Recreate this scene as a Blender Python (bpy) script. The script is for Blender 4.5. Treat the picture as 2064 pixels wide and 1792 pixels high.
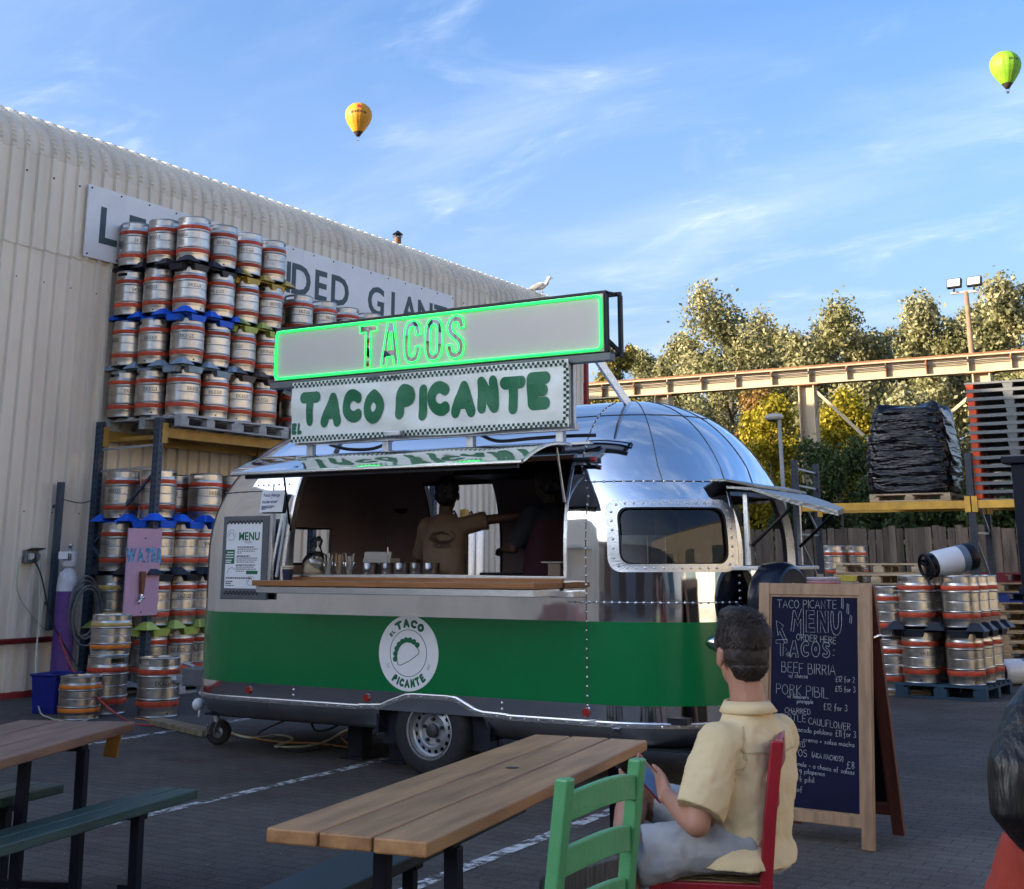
import bpy, bmesh, random
from math import *
from mathutils import Vector as V, Matrix, Euler
import numpy as np
random.seed(11)
S = bpy.context.scene
COL = S.collection
for o in list(bpy.data.objects): bpy.data.objects.remove(o)

# ------------------------------------------------------------------ camera, sky, sun, exposure
YAW, PITCH = radians(30.948), atan(638/2603)
CAM = V((12.673, -10.066, 1.5))
cam = bpy.data.objects.new('camera', bpy.data.cameras.new('camera')); COL.objects.link(cam)
cam.location = CAM; cam.rotation_euler = (pi/2+PITCH, 0, YAW)
cam.data.sensor_width = 36; cam.data.sensor_fit = 'HORIZONTAL'
cam.data.lens = 36*2603/2064; cam.data.shift_y = -404/2064
cam.data.clip_start = .05; cam.data.clip_end = 3000
S.camera = cam
SUN_AZ, SUN_EL = radians(180+48), radians(12)      # direction towards the sun, from +X anticlockwise; behind the warehouse
wd = bpy.data.worlds.new('World'); S.world = wd; wd.use_nodes = True
nt = wd.node_tree; nt.nodes.clear()
def N(t, typ, **k):
    n = t.nodes.new(typ)
    for a, b in k.items():
        if a in n.inputs.keys() if hasattr(n, 'inputs') else False: n.inputs[a].default_value = b
        else: setattr(n, a, b)
    return n
wo = N(nt, 'ShaderNodeOutputWorld'); bg = N(nt, 'ShaderNodeBackground')
sky = N(nt, 'ShaderNodeTexSky'); sky.sky_type = 'NISHITA'; sky.sun_disc = False
sky.sun_elevation = SUN_EL; sky.sun_rotation = pi/2-SUN_AZ
sky.air_density = .85; sky.dust_density = 6.5; sky.ozone_density = 4.4; sky.altitude = 50
tc = N(nt, 'ShaderNodeTexCoord'); sep = N(nt, 'ShaderNodeSeparateXYZ')
nt.links.new(tc.outputs['Generated'], sep.inputs[0])
def mth(t, op, a, b=None, clamp=False):
    n = t.nodes.new('ShaderNodeMath'); n.operation = op; n.use_clamp = clamp
    for i, x in enumerate((a, b)):
        if x is None: continue
        if hasattr(x, 'links') or hasattr(x, 'is_linked'): t.links.new(x, n.inputs[i])
        else: n.inputs[i].default_value = x
    return n.outputs[0]
den = mth(nt, 'ADD', mth(nt, 'MAXIMUM', sep.outputs[2], 0.0), .22)
cmb = N(nt, 'ShaderNodeCombineXYZ')
nt.links.new(mth(nt, 'DIVIDE', sep.outputs[0], den), cmb.inputs[0]); nt.links.new(mth(nt, 'DIVIDE', sep.outputs[1], den), cmb.inputs[1])
def cloud(rot, sc, scale, lo, hi, dist, off):
    mp = N(nt, 'ShaderNodeMapping'); mp.inputs['Rotation'].default_value = (0, 0, rot); mp.inputs['Scale'].default_value = sc; mp.inputs['Location'].default_value = off
    nt.links.new(cmb.outputs[0], mp.inputs[0])
    nz = N(nt, 'ShaderNodeTexNoise'); nz.inputs['Scale'].default_value = scale; nz.inputs['Detail'].default_value = 9; nz.inputs['Roughness'].default_value = .58; nz.inputs['Distortion'].default_value = dist
    nt.links.new(mp.outputs[0], nz.inputs['Vector'])
    mr = N(nt, 'ShaderNodeMapRange'); mr.interpolation_type = 'SMOOTHSTEP'
    mr.inputs['From Min'].default_value = lo; mr.inputs['From Max'].default_value = hi
    nt.links.new(nz.outputs['Fac'], mr.inputs['Value']); return mr.outputs[0]
c1 = cloud(radians(-62), (1, 2.6, 1), 1.1, .42, .80, .3, (0.3, .4, 0))
c2 = cloud(radians(-50), (1, 2.0, 1), 2.6, .50, .82, .7, (4.2, 1.3, 0))
c3 = cloud(radians(-58), (1, 3.0, 1), 7.0, .45, .85, 1.0, (1.2, 3.3, 0))
low = mth(nt, 'MULTIPLY', mth(nt, 'SUBTRACT', .40, sep.outputs[2], True), 1.5)
cl = mth(nt, 'ADD', mth(nt, 'MULTIPLY', c1, .42), mth(nt, 'MULTIPLY', mth(nt, 'MULTIPLY', c2, mth(nt, 'ADD', c3, .45)), .85))
cl = mth(nt, 'ADD', mth(nt, 'MULTIPLY', cl, mth(nt, 'ADD', low, .62)), mth(nt, 'MULTIPLY', low, .55), True)
mx = N(nt, 'ShaderNodeMix', data_type='RGBA'); mx.inputs[7].default_value = (2.1, 2.3, 2.55, 1)
CLOUDMIX = mx
nt.links.new(cl, mx.inputs[0])
tint = N(nt, 'ShaderNodeMix', data_type='RGBA', blend_type='MULTIPLY'); tint.inputs[0].default_value = 1; tint.inputs[7].default_value = (1, 1, 1, 1)
nt.links.new(sky.outputs[0], tint.inputs[6]); nt.links.new(tint.outputs[2], mx.inputs[6])
nt.links.new(mx.outputs[2], bg.inputs[0]); bg.inputs[1].default_value = .15
nt.links.new(bg.outputs[0], wo.inputs[0])
sun = bpy.data.objects.new('sun', bpy.data.lights.new('sun', 'SUN')); COL.objects.link(sun)
sun.data.energy = 3.4; sun.data.angle = radians(.53); sun.data.color = (1, .80, .55)
sd = V((cos(SUN_AZ)*cos(SUN_EL), sin(SUN_AZ)*cos(SUN_EL), sin(SUN_EL)))
sun.rotation_euler = sd.to_track_quat('Z', 'Y').to_euler(); sun.location = (-30, -30, 40)
S.view_settings.view_transform = 'Standard'; S.view_settings.look = 'None'; S.view_settings.gamma = 1; S.view_settings.use_curve_mapping = False
S.view_settings.exposure = 1.86
S.render.engine = 'CYCLES'; S.cycles.use_denoising = True; S.cycles.max_bounces = 8; S.cycles.transparent_max_bounces = 12
S.cycles.caustics_reflective = False; S.cycles.caustics_refractive = False; S.cycles.sample_clamp_indirect = 6

# ------------------------------------------------------------------ where a sight line meets a plane of the place
RIGHT = V((cos(YAW), sin(YAW), 0)); FWD = V((-sin(YAW), cos(YAW), 0))
def ray(x, y):
    dx = (x-1032)/2603; dz = -(y-492)/2603; c, s = cos(PITCH), sin(PITCH)
    return RIGHT*dx+FWD*(c-dz*s)+V((0, 0, s+dz*c))
def PZ(x, y, z=0): r = ray(x, y); return CAM+r*((z-CAM.z)/r.z)
def PX(x, y, X): r = ray(x, y); return CAM+r*((X-CAM.x)/r.x)
def PY(x, y, Y): r = ray(x, y); return CAM+r*((Y-CAM.y)/r.y)
def PD(x, y, d): r = ray(x, y); return CAM+r*(d/r.dot(FWD))

# ------------------------------------------------------------------ materials
MAT = {}
def mat(name, col, rough=.6, metal=0., vary=.12, vs=5., bump=0., bs=60., col2=None, stretch=(1, 1, 1), rand=0., coat=0., emit=0., trans=0., ior=1.45, spec=.5, bdist=.02, det=5, tint=None, rvar=0., ridged=False):
    if name in MAT: return MAT[name]
    m = bpy.data.materials.new(name); m.use_nodes = True; t = m.node_tree; b = t.nodes['Principled BSDF']
    c4 = lambda c: (c[0], c[1], c[2], 1)
    b.inputs['Roughness'].default_value = rough; b.inputs['Metallic'].default_value = metal
    b.inputs['Specular IOR Level'].default_value = spec; b.inputs['Coat Weight'].default_value = coat; b.inputs['Coat Roughness'].default_value = .1
    b.inputs['Transmission Weight'].default_value = trans; b.inputs['IOR'].default_value = ior
    tcn = t.nodes.new('ShaderNodeTexCoord'); mp = t.nodes.new('ShaderNodeMapping'); mp.inputs['Scale'].default_value = stretch
    oi = t.nodes.new('ShaderNodeObjectInfo')
    t.links.new(tcn.outputs['Object'], mp.inputs['Vector'])
    ad = t.nodes.new('ShaderNodeVectorMath'); ad.operation = 'ADD'; t.links.new(mp.outputs[0], ad.inputs[0])
    sc = t.nodes.new('ShaderNodeVectorMath'); sc.operation = 'SCALE'; sc.inputs[0].default_value = (37, 19, 53); t.links.new(oi.outputs['Random'], sc.inputs['Scale'])
    t.links.new(sc.outputs[0], ad.inputs[1]); vec = ad.outputs[0]
    nz = t.nodes.new('ShaderNodeTexNoise'); nz.inputs['Scale'].default_value = vs; nz.inputs['Detail'].default_value = det; nz.inputs['Roughness'].default_value = .6
    t.links.new(vec, nz.inputs['Vector'])
    mr = t.nodes.new('ShaderNodeMapRange'); mr.inputs['From Min'].default_value = .3; mr.inputs['From Max'].default_value = .7; t.links.new(nz.outputs['Fac'], mr.inputs['Value'])
    mix = t.nodes.new('ShaderNodeMix'); mix.data_type = 'RGBA'
    mix.inputs[6].default_value = c4([x*(1-vary) for x in col]); mix.inputs[7].default_value = c4(col2 if col2 else [min(1, x*(1+vary)) for x in col])
    t.links.new(mr.outputs[0], mix.inputs[0]); out = mix.outputs[2]
    if tint:
        at = t.nodes.new('ShaderNodeAttribute'); at.attribute_name = 'tint'
        m2 = t.nodes.new('ShaderNodeMix'); m2.data_type = 'RGBA'; m2.inputs[7].default_value = c4(tint)
        t.links.new(at.outputs['Fac'], m2.inputs[0]); t.links.new(out, m2.inputs[6]); out = m2.outputs[2]
    if rand:
        hs = t.nodes.new('ShaderNodeHueSaturation'); r = t.nodes.new('ShaderNodeMapRange'); r.inputs['To Min'].default_value = 1-rand; r.inputs['To Max'].default_value = 1+rand
        t.links.new(oi.outputs['Random'], r.inputs['Value']); t.links.new(r.outputs[0], hs.inputs['Value']); t.links.new(out, hs.inputs['Color']); out = hs.outputs[0]
    t.links.new(out, b.inputs['Base Color'])
    if rvar:
        r = t.nodes.new('ShaderNodeMapRange'); r.inputs['To Min'].default_value = max(0, rough-rvar); r.inputs['To Max'].default_value = rough+rvar
        t.links.new(nz.outputs['Fac'], r.inputs['Value']); t.links.new(r.outputs[0], b.inputs['Roughness'])
    if emit:
        b.inputs['Emission Color'].default_value = c4(col); b.inputs['Emission Strength'].default_value = emit
    if bump:
        n2 = t.nodes.new('ShaderNodeTexNoise'); n2.inputs['Scale'].default_value = bs; n2.inputs['Detail'].default_value = 3
        if ridged: n2.noise_type = 'RIDGED_MULTIFRACTAL'
        t.links.new(vec, n2.inputs['Vector'])
        bp = t.nodes.new('ShaderNodeBump'); bp.inputs['Strength'].default_value = bump; bp.inputs['Distance'].default_value = bdist
        t.links.new(n2.outputs['Fac'], bp.inputs['Height']); t.links.new(bp.outputs[0], b.inputs['Normal'])
    MAT[name] = m; return m
def glassy(name, col, rough=.02, clear=.75):
    m = bpy.data.materials.new(name); m.use_nodes = True; t = m.node_tree; t.nodes.clear()
    o = t.nodes.new('ShaderNodeOutputMaterial'); a = t.nodes.new('ShaderNodeBsdfTransparent'); g = t.nodes.new('ShaderNodeBsdfGlossy'); x = t.nodes.new('ShaderNodeMixShader')
    a.inputs[0].default_value = (*col, 1); g.inputs['Roughness'].default_value = rough
    f = t.nodes.new('ShaderNodeFresnel'); f.inputs[0].default_value = 1.5
    k = t.nodes.new('ShaderNodeMath'); k.operation = 'MULTIPLY_ADD'; k.inputs[1].default_value = .9; k.inputs[2].default_value = 1-clear
    t.links.new(f.outputs[0], k.inputs[0]); t.links.new(k.outputs[0], x.inputs[0]); t.links.new(a.outputs[0], x.inputs[1]); t.links.new(g.outputs[0], x.inputs[2]); t.links.new(x.outputs[0], o.inputs[0])
    MAT[name] = m; return m

# ------------------------------------------------------------------ mesh helpers
class M:
    def __init__(s): s.v = []; s.f = []; s.mi = []; s.cur = 0
    def add(s, vs, fs, T=None):
        b = len(s.v)
        s.v += [tuple(T @ V(p)) for p in vs] if T is not None else [tuple(p) for p in vs]
        s.f += [tuple(i+b for i in f) for f in fs]; s.mi += [s.cur]*len(fs); return s
    def box(s, x0, x1, y0, y1, z0, z1, T=None):
        v = [(x, y, z) for z in (z0, z1) for y in (y0, y1) for x in (x0, x1)]
        return s.add(v, [(0, 2, 3, 1), (4, 5, 7, 6), (0, 1, 5, 4), (2, 6, 7, 3), (0, 4, 6, 2), (1, 3, 7, 5)], T)
    def cbox(s, c, d, T=None):
        return s.box(c[0]-d[0]/2, c[0]+d[0]/2, c[1]-d[1]/2, c[1]+d[1]/2, c[2]-d[2]/2, c[2]+d[2]/2, T)
    def bar(s, p, q, w, h, up=(0, 0, 1)):
        p, q = V(p), V(q); z = (q-p); L = z.length; z.normalize(); x = V(up).cross(z)
        if x.length < 1e-4: x = V((1, 0, 0)).cross(z)
        x.normalize(); y = z.cross(x); T = Matrix(((x.x, y.x, z.x, p.x), (x.y, y.y, z.y, p.y), (x.z, y.z, z.z, p.z), (0, 0, 0, 1)))
        return s.box(-w/2, w/2, -h/2, h/2, 0, L, T)
    def loft(s, rings, caps=True, closed=False):
        b = len(s.v); n = len(rings[0])
        vs = [p for r in rings for p in r]; fs = []
        R = len(rings)
        for i in range(R if closed else R-1):
            for j in range(n):
                a, c = i*n+j, i*n+(j+1) % n; i2 = (i+1) % R
                fs.append((a, c, i2*n+(j+1) % n, i2*n+j))
        if caps and not closed: fs += [tuple(range(n))[::-1], tuple(range((R-1)*n, R*n))]
        return s.add(vs, fs)
    def tube(s, pts, r, n=8, closed=False, caps=True, flat=1., up=None):
        pts = [V(p) for p in pts]; k = len(pts); rs = r if isinstance(r, (list, tuple)) else [r]*k
        rings = []; px = None
        for i, p in enumerate(pts):
            a = pts[(i-1) % k] if (closed or i > 0) else p; c = pts[(i+1) % k] if (closed or i < k-1) else p
            t = (c-a)
            if t.length < 1e-9: t = V((0, 0, 1))
            t.normalize()
            if px is None:
                px = V(up) if up else (V((0, 0, 1)) if abs(t.z) < .9 else V((1, 0, 0)))
            px = px-t*px.dot(t)
            if px.length < 1e-6: px = t.orthogonal()
            px.normalize(); py = t.cross(px)
            rr = rs[i] if isinstance(rs[i], (tuple, list)) else (rs[i], rs[i]*flat)
            rings.append([p+px*(cos(2*pi*j/n)*rr[0])+py*(sin(2*pi*j/n)*rr[1]) for j in range(n)])
        return s.loft(rings, caps, closed)
    def lathe(s, prof, n=24, T=None, skip=None, cap0=False, cap1=False):
        k = len(prof); vs = [(r*cos(2*pi*j/n), r*sin(2*pi*j/n), z) for r, z in prof for j in range(n)]; fs = []
        for i in range(k-1):
            for j in range(n):
                if skip and skip(i, j): continue
                fs.append((i*n+j, i*n+(j+1) % n, (i+1)*n+(j+1) % n, (i+1)*n+j))
        if cap0: fs.append(tuple(range(n))[::-1])
        if cap1: fs.append(tuple(range((k-1)*n, k*n)))
        return s.add(vs, fs, T)
    def ball(s, c, r, T=None, n=12, m=8):
        r = (r, r, r) if not isinstance(r, (tuple, list)) else r
        vs = []; fs = []
        for i in range(1, m):
            a = pi*i/m
            for j in range(n): b = 2*pi*j/n; vs.append((c[0]+r[0]*sin(a)*cos(b), c[1]+r[1]*sin(a)*sin(b), c[2]+r[2]*cos(a)))
        t, bt = len(vs), len(vs)+1; vs += [(c[0], c[1], c[2]+r[2]), (c[0], c[1], c[2]-r[2])]
        for i in range(m-2):
            for j in range(n): fs.append((i*n+j, (i+1)*n+j, (i+1)*n+(j+1) % n, i*n+(j+1) % n))
        for j in range(n): fs += [(t, j, (j+1) % n), (bt, (m-2)*n+(j+1) % n, (m-2)*n+j)]
        return s.add(vs, fs, T)
    def prism(s, poly, d, T=None):       # polygon in local xy, extruded along z 0..d
        n = len(poly); vs = [(x, y, 0) for x, y in poly]+[(x, y, d) for x, y in poly]
        return s.add(vs, [tuple(range(n))[::-1], tuple(range(n, 2*n))]+[(i, (i+1) % n, n+(i+1) % n, n+i) for i in range(n)], T)
    def mesh(s, name, mats, smooth=False):
        me = bpy.data.meshes.new(name); me.from_pydata(s.v, [], s.f)
        for m in (mats if isinstance(mats, (list, tuple)) else [mats]): me.materials.append(m)
        if any(s.mi): me.polygons.foreach_set('material_index', s.mi)
        if smooth: me.polygons.foreach_set('use_smooth', [True]*len(s.f))
        me.update(); return me
def link(name, me, parent=None, loc=(0, 0, 0), rot=(0, 0, 0)):
    o = bpy.data.objects.new(name, me); COL.objects.link(o); o.location = loc; o.rotation_euler = rot
    if parent: o.parent = parent
    return o
def autosmooth(me, ang=40):
    bm = bmesh.new(); bm.from_mesh(me); bmesh.ops.recalc_face_normals(bm, faces=bm.faces)
    for e in bm.edges: e.smooth = len(e.link_faces) == 2 and e.calc_face_angle(pi) < radians(ang)
    for f in bm.faces: f.smooth = True
    bm.to_mesh(me); bm.free()
def part(name, mb, mats, parent=None, smooth=False, bevel=0, loc=(0, 0, 0), rot=(0, 0, 0), label=None, kind=None, auto=0):
    me = mb if isinstance(mb, bpy.types.Mesh) else mb.mesh(name, mats, smooth)
    if auto: autosmooth(me, auto)
    o = link(name, me, parent, loc, rot)
    if bevel:
        md = o.modifiers.new('edge', 'BEVEL'); md.width = bevel; md.segments = 2; md.limit_method = 'ANGLE'
    if label: o['label'] = label
    if kind: o['kind'] = kind
    return o
def tag(o, label, cat, group=None):
    o['label'] = label; o['category'] = cat
    if group: o['group'] = group
    return o
def thing(name, label, cat, loc=(0, 0, 0), rz=0, group=None):
    o = bpy.data.objects.new(name, None); COL.objects.link(o); o.location = loc; o.rotation_euler = (0, 0, rz); o.empty_display_size = .1
    return tag(o, label, cat, group)
def copy_tree(o, parent=None, loc=None, rz=None, label=None, group=None, swap=None):
    c = o.copy(); COL.objects.link(c)
    if parent: c.parent = parent
    if loc is not None: c.location = loc
    if rz is not None: c.rotation_euler = (0, 0, rz)
    if label: c['label'] = label
    if group: c['group'] = group
    for ch in KIDS.get(o.name, [x for x in bpy.data.objects if x.parent == o]):
        if swap and ch.name.split('.')[0] in swap and swap[ch.name.split('.')[0]] is None: continue
        d = copy_tree(ch, c)
        if swap and ch.name.split('.')[0] in swap: d.data = swap[ch.name.split('.')[0]]
    return c
KIDS = {}
def keep_kids(o): KIDS[o.name] = [x for x in bpy.data.objects if x.parent == o]
def TR(loc, rx=0, ry=0, rz=0): return Matrix.Translation(loc) @ Euler((rx, ry, rz)).to_matrix().to_4x4()

# lettering -------------------------------------------------------------------
_tc = {}
def glyph(ch, off=0., res=3):
    k = (ch, off, res)
    if k not in _tc:
        c = bpy.data.curves.new('t', 'FONT'); c.body = ch; c.size = 1; c.offset = off; c.resolution_u = res; c.fill_mode = 'FRONT'
        ob = bpy.data.objects.new('t', c); COL.objects.link(ob)
        dg = bpy.context.evaluated_depsgraph_get(); me = bpy.data.meshes.new_from_object(ob.evaluated_get(dg))
        vs = [(v.co.x, v.co.y) for v in me.vertices]; fs = [tuple(p.vertices) for p in me.polygons]
        bpy.data.objects.remove(ob); bpy.data.curves.remove(c)
        x0 = min([v[0] for v in vs] or [0]); x1 = max([v[0] for v in vs] or [.25])
        _tc[k] = ([(x-x0, y) for x, y in vs], fs, x1-x0)
    return _tc[k]
def layout(txt, size, off=0., sx=1., gap=.08, mono=None):
    out = []; x = 0
    for ch in txt:
        if ch == ' ': x += mono if mono else .3*size*sx; continue
        vs, fs, w = glyph(ch, off); k = size*sx
        x0 = x+(mono-w*k)/2 if mono else x
        out.append((ch, [(x0+a*k, b*size) for a, b in vs], fs))
        x += mono if mono else w*k+gap*size*sx
    return out, x-(0 if mono else gap*size*sx)
def solidify2d(vs, fs, d):              # flat glyph -> shallow solid in local xy, front at z=d
    n = len(vs); ec = {}
    for f in fs:
        for i in range(len(f)):
            e = (f[i], f[(i+1) % len(f)]); k = tuple(sorted(e)); ec.setdefault(k, []).append(e)
    v3 = [(x, y, 0) for x, y in vs]+[(x, y, d) for x, y in vs]
    f3 = [tuple(i+n for i in f) for f in fs]
    for k, es in ec.items():
        if len(es) == 1: a, b = es[0]; f3.append((a, b, b+n, a+n))
    return v3, f3
def loops2d(vs, fs):
    ec = {}
    key = [(round(x, 4), round(y, 4)) for x, y in vs]
    for f in fs:
        for i in range(len(f)):
            a, b = key[f[i]], key[f[(i+1) % len(f)]]
            if a == b: continue
            if (b, a) in ec: del ec[(b, a)]
            else: ec[(a, b)] = 1
    nx = {}
    for a, b in ec: nx.setdefault(a, []).append(b)
    res = []
    while nx:
        s = next(iter(nx)); lp = [s]; c = s
        while True:
            l = nx.get(c)
            if not l: break
            n2 = l.pop()
            if not l: del nx[c]
            if n2 == s: break
            lp.append(n2); c = n2
        if len(lp) > 2: res.append(lp)
    return res
SF = {'A': '0,0 .3,1 .6,0|.12,.36 .5,.36', 'B': '.05,0 .05,1 .4,.95 .45,.75 .35,.55 .05,.52|.35,.55 .55,.4 .55,.15 .4,0 .05,0', 'C': '.55,.85 .35,1 .1,.85 0,.5 .1,.15 .35,0 .55,.12', 'D': '.05,0 .05,1 .35,.95 .55,.6 .5,.2 .3,0 .05,0', 'E': '.5,1 .05,1 .05,0 .5,0|.05,.52 .42,.52', 'F': '.5,1 .05,1 .05,0|.05,.52 .4,.52', 'H': '.05,0 .05,1|.5,0 .5,1|.05,.5 .5,.5', 'I': '.05,0 .05,1', 'K': '.05,0 .05,1|.5,1 .05,.45 .5,0', 'L': '.05,1 .05,0 .5,0', 'M': '0,0 .1,1 .35,.4 .6,1 .7,0', 'N': '.05,0 .05,1 .5,0 .5,1', 'O': '.3,1 .08,.8 0,.5 .08,.18 .3,0 .52,.18 .6,.5 .52,.8 .3,1', 'P': '.05,0 .05,1 .4,.95 .5,.75 .4,.52 .05,.48', 'R': '.05,0 .05,1 .4,.95 .48,.75 .38,.55 .05,.5|.25,.5 .52,0', 'S': '.5,.88 .3,1 .08,.88 .08,.65 .3,.52 .5,.38 .5,.14 .28,0 .04,.12', 'T': '0,1 .6,1|.3,1 .3,0', 'U': '.05,1 .05,.25 .2,0 .4,0 .52,.25 .52,1', 'W': '0,1 .15,0 .33,.6 .5,0 .68,1', 'X': '0,0 .5,1|0,1 .5,0',
 'a': '.4,.45 .2,.5 .03,.35 .03,.12 .2,0 .38,.12|.4,.5 .4,0', 'b': '.05,1 .05,0 .25,0 .4,.15 .4,.35 .25,.48 .05,.4', 'c': '.38,.42 .2,.5 .03,.3 .05,.08 .22,0 .38,.08', 'd': '.38,1 .38,0|.38,.4 .2,.5 .03,.3 .05,.08 .22,0 .38,.1', 'e': '.03,.26 .38,.28 .33,.46 .18,.5 .03,.3 .06,.06 .22,0 .38,.08', 'f': '.35,.95 .2,1 .13,.8 .13,-.2|0,.48 .3,.48', 'g': '.38,.5 .38,-.2 .2,-.32 .04,-.22|.38,.4 .2,.5 .03,.3 .06,.06 .22,0 .38,.1', 'h': '.05,1 .05,0|.05,.35 .22,.5 .36,.4 .36,0', 'i': '.05,.5 .05,0|.05,.68 .05,.72', 'j': '.1,.5 .1,-.2 0,-.3', 'k': '.05,1 .05,0|.34,.5 .05,.22 .34,0', 'l': '.05,1 .05,0', 'm': '.03,0 .03,.5|.03,.38 .17,.5 .28,.38 .28,0|.28,.38 .42,.5 .53,.38 .53,0', 'n': '.05,0 .05,.5|.05,.35 .22,.5 .36,.38 .36,0', 'o': '.2,.5 .03,.35 .03,.14 .2,0 .37,.14 .37,.35 .2,.5', 'p': '.05,.5 .05,-.32|.05,.4 .22,.5 .38,.36 .36,.1 .2,0 .05,.1', 'r': '.05,0 .05,.5|.05,.3 .2,.48 .3,.46', 's': '.34,.42 .18,.5 .05,.4 .2,.26 .34,.14 .2,0 .04,.06', 't': '.15,.8 .15,.08 .3,.02|0,.5 .3,.5', 'u': '.05,.5 .05,.12 .18,0 .36,.12|.36,.5 .36,0', 'v': '.02,.5 .18,0 .34,.5', 'w': '.02,.5 .14,0 .26,.35 .38,0 .5,.5', 'y': '.04,.5 .2,.08|.38,.5 .1,-.32',
 '1': '.02,.85 .15,1 .15,0', '2': '.03,.82 .2,1 .4,.85 .38,.6 .02,0 .46,0', '3': '.04,.9 .25,1 .42,.8 .2,.54 .44,.3 .3,.02 .02,.08', '5': '.42,1 .08,1 .05,.58 .3,.6 .44,.3 .3,.02 .02,.08', '8': '.22,1 .05,.8 .22,.54 .42,.25 .22,0 .03,.25 .22,.54 .4,.8 .22,1', '9': '.4,.6 .2,.5 .05,.7 .2,1 .4,.9 .4,.4 .3,0', '7': '.02,1 .42,1 .15,0', '0': '.22,1 .05,.8 .05,.2 .22,0 .4,.2 .4,.8 .22,1', '£': '.45,.85 .3,1 .15,.85 .15,.1 .02,0 .48,0|.02,.5 .35,.5', '/': '0,-.1 .3,1', '-': '.02,.35 .35,.35', '+': '.02,.3 .3,.3|.16,.5 .16,.1', ':': '.08,.75 .1,.77|.08,.2 .1,.22', '(': '.2,1.1 .05,.7 .05,.3 .2,-.1', ')': '.02,1.1 .17,.7 .17,.3 .02,-.1', '!': '.05,1 .05,.3|.05,.05 .06,.06'}
def fatword(txt, h, r, gap=.10):
    """chunky rounded letters: each a list of thick strokes; returns (letters, width)"""
    out = []; x = r
    for ch in txt:
        L = []; mxw = 0
        for pl_ in SF[ch].split('|'):
            pts = [tuple(map(float, q.split(','))) for q in pl_.split()]; mxw = max([mxw]+[p_[0] for p_ in pts])
            if ch in 'CODPRSBU':
                for _ in range(2): pts = [pts[0]]+[r_ for i in range(len(pts)-1) for r_ in ((pts[i][0]*.75+pts[i+1][0]*.25, pts[i][1]*.75+pts[i+1][1]*.25), (pts[i][0]*.25+pts[i+1][0]*.75, pts[i][1]*.25+pts[i+1][1]*.75))]+[pts[-1]]
            L.append([(x+a*h, r+b*(h-2*r)) for a, b in pts])
        out.append((ch, L)); x += mxw*h+2*r+gap*h
    return out, x-r-gap*h
def fatmesh(m, L, r, put, lift=0.):
    """flat rounded strokes, put(x, y, off) places them on the surface"""
    for k, pts in enumerate(L):
        P = [V((x, y, 0)) for x, y in pts]; off = lift+.0004*k
        Q = [P[0]]
        for a, b in zip(P, P[1:]):
            n = max(1, int((b-a).length/(r*.8))); Q += [a.lerp(b, i/n) for i in range(1, n+1)]
        for i, (a, b) in enumerate(zip(Q, Q[1:])):
            d = b-a
            if d.length < 1e-6: continue
            d.normalize(); n_ = V((-d.y, d.x, 0))*r
            m.add([put(q.x, q.y, off+.00005*(i % 3)) for q in (a+n_, a-n_, b-n_, b+n_)], [(0, 1, 2, 3)])
        for i, a in enumerate(Q): m.add([put(a.x+r*cos(2*pi*j/14), a.y+r*sin(2*pi*j/14), off+.0002+.00004*(i % 4)) for j in range(14)], [tuple(range(14))])
for _c in 'LEFTHANDEDGIANT': glyph(_c, .020)
for _c in 'EKGS': glyph(_c, .004)
for _o, _t in ((.075, 'WATER'), (0., 'Est2021'), (.075, 'TACOS'), (.008, 'TACOS'), (.03, 'MENU'), (.012, 'FoodAlergyInta?c'), (.004, 'or'), (.035, 'TACOS'), (.01, 'PICANTE'), (.02, 'Bradfos#FLYX')):
    for _c in _t: glyph(_c, _o)
# ------------------------------------------------------------------ palette
steel = mat('keg_steel', (.47, .445, .41), .33, 1, .20, 7, .12, 40, rand=.13, bdist=.003, rvar=.12, stretch=(1, 1, 2.5))
steel2 = mat('plain_steel', (.48, .49, .50), .35, 1, .12, 6)
alu = mat('polished_aluminium', (.80, .81, .83), .055, 1, .04, 2.2, .32, 1.1, bdist=.030, det=2)
aluflat = mat('brushed_aluminium', (.62, .63, .65), .27, 1, .08, 8, .15, 90, stretch=(1, 1, 12))
galv = mat('galvanised_steel', (.42, .44, .47), .45, .8, .15, 12)
darkmetal = mat('dark_painted_metal', (.012, .014, .020), .5, 0, .2, 10, .05, spec=.25)
blackp = mat('black_plastic', (.007, .007, .009), .45, 0, .2, 20, spec=.3)
rubber = mat('tyre_rubber', (.016, .016, .018), .8, 0, .25, 20, .1)
redband = mat('red_band', (.50, .070, .032), .5, 0, .35, 11, rand=.32, spec=.3)
woodpale = mat('pallet_wood', (.46, .34, .21), .8, 0, .35, 3, .3, 30, stretch=(1, 9, 9), rand=.22)
woodgrey = mat('grey_pallet_wood', (.36, .36, .36), .8, 0, .25, 3, .3, 30, stretch=(1, 9, 9), rand=.15)
white = mat('white_paint', (.72, .73, .74), .5, 0, .05)
paper = mat('paper', (.78, .79, .80), .7, 0, .04)
ink = mat('dark_ink', (.02, .022, .028), .7)
greenpaint = mat('green_vinyl', (.001, .155, .042), .22, 0, .06, 2, coat=.35)
greenink = mat('green_ink', (.006, .13, .055), .6, 0, .08)
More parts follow.
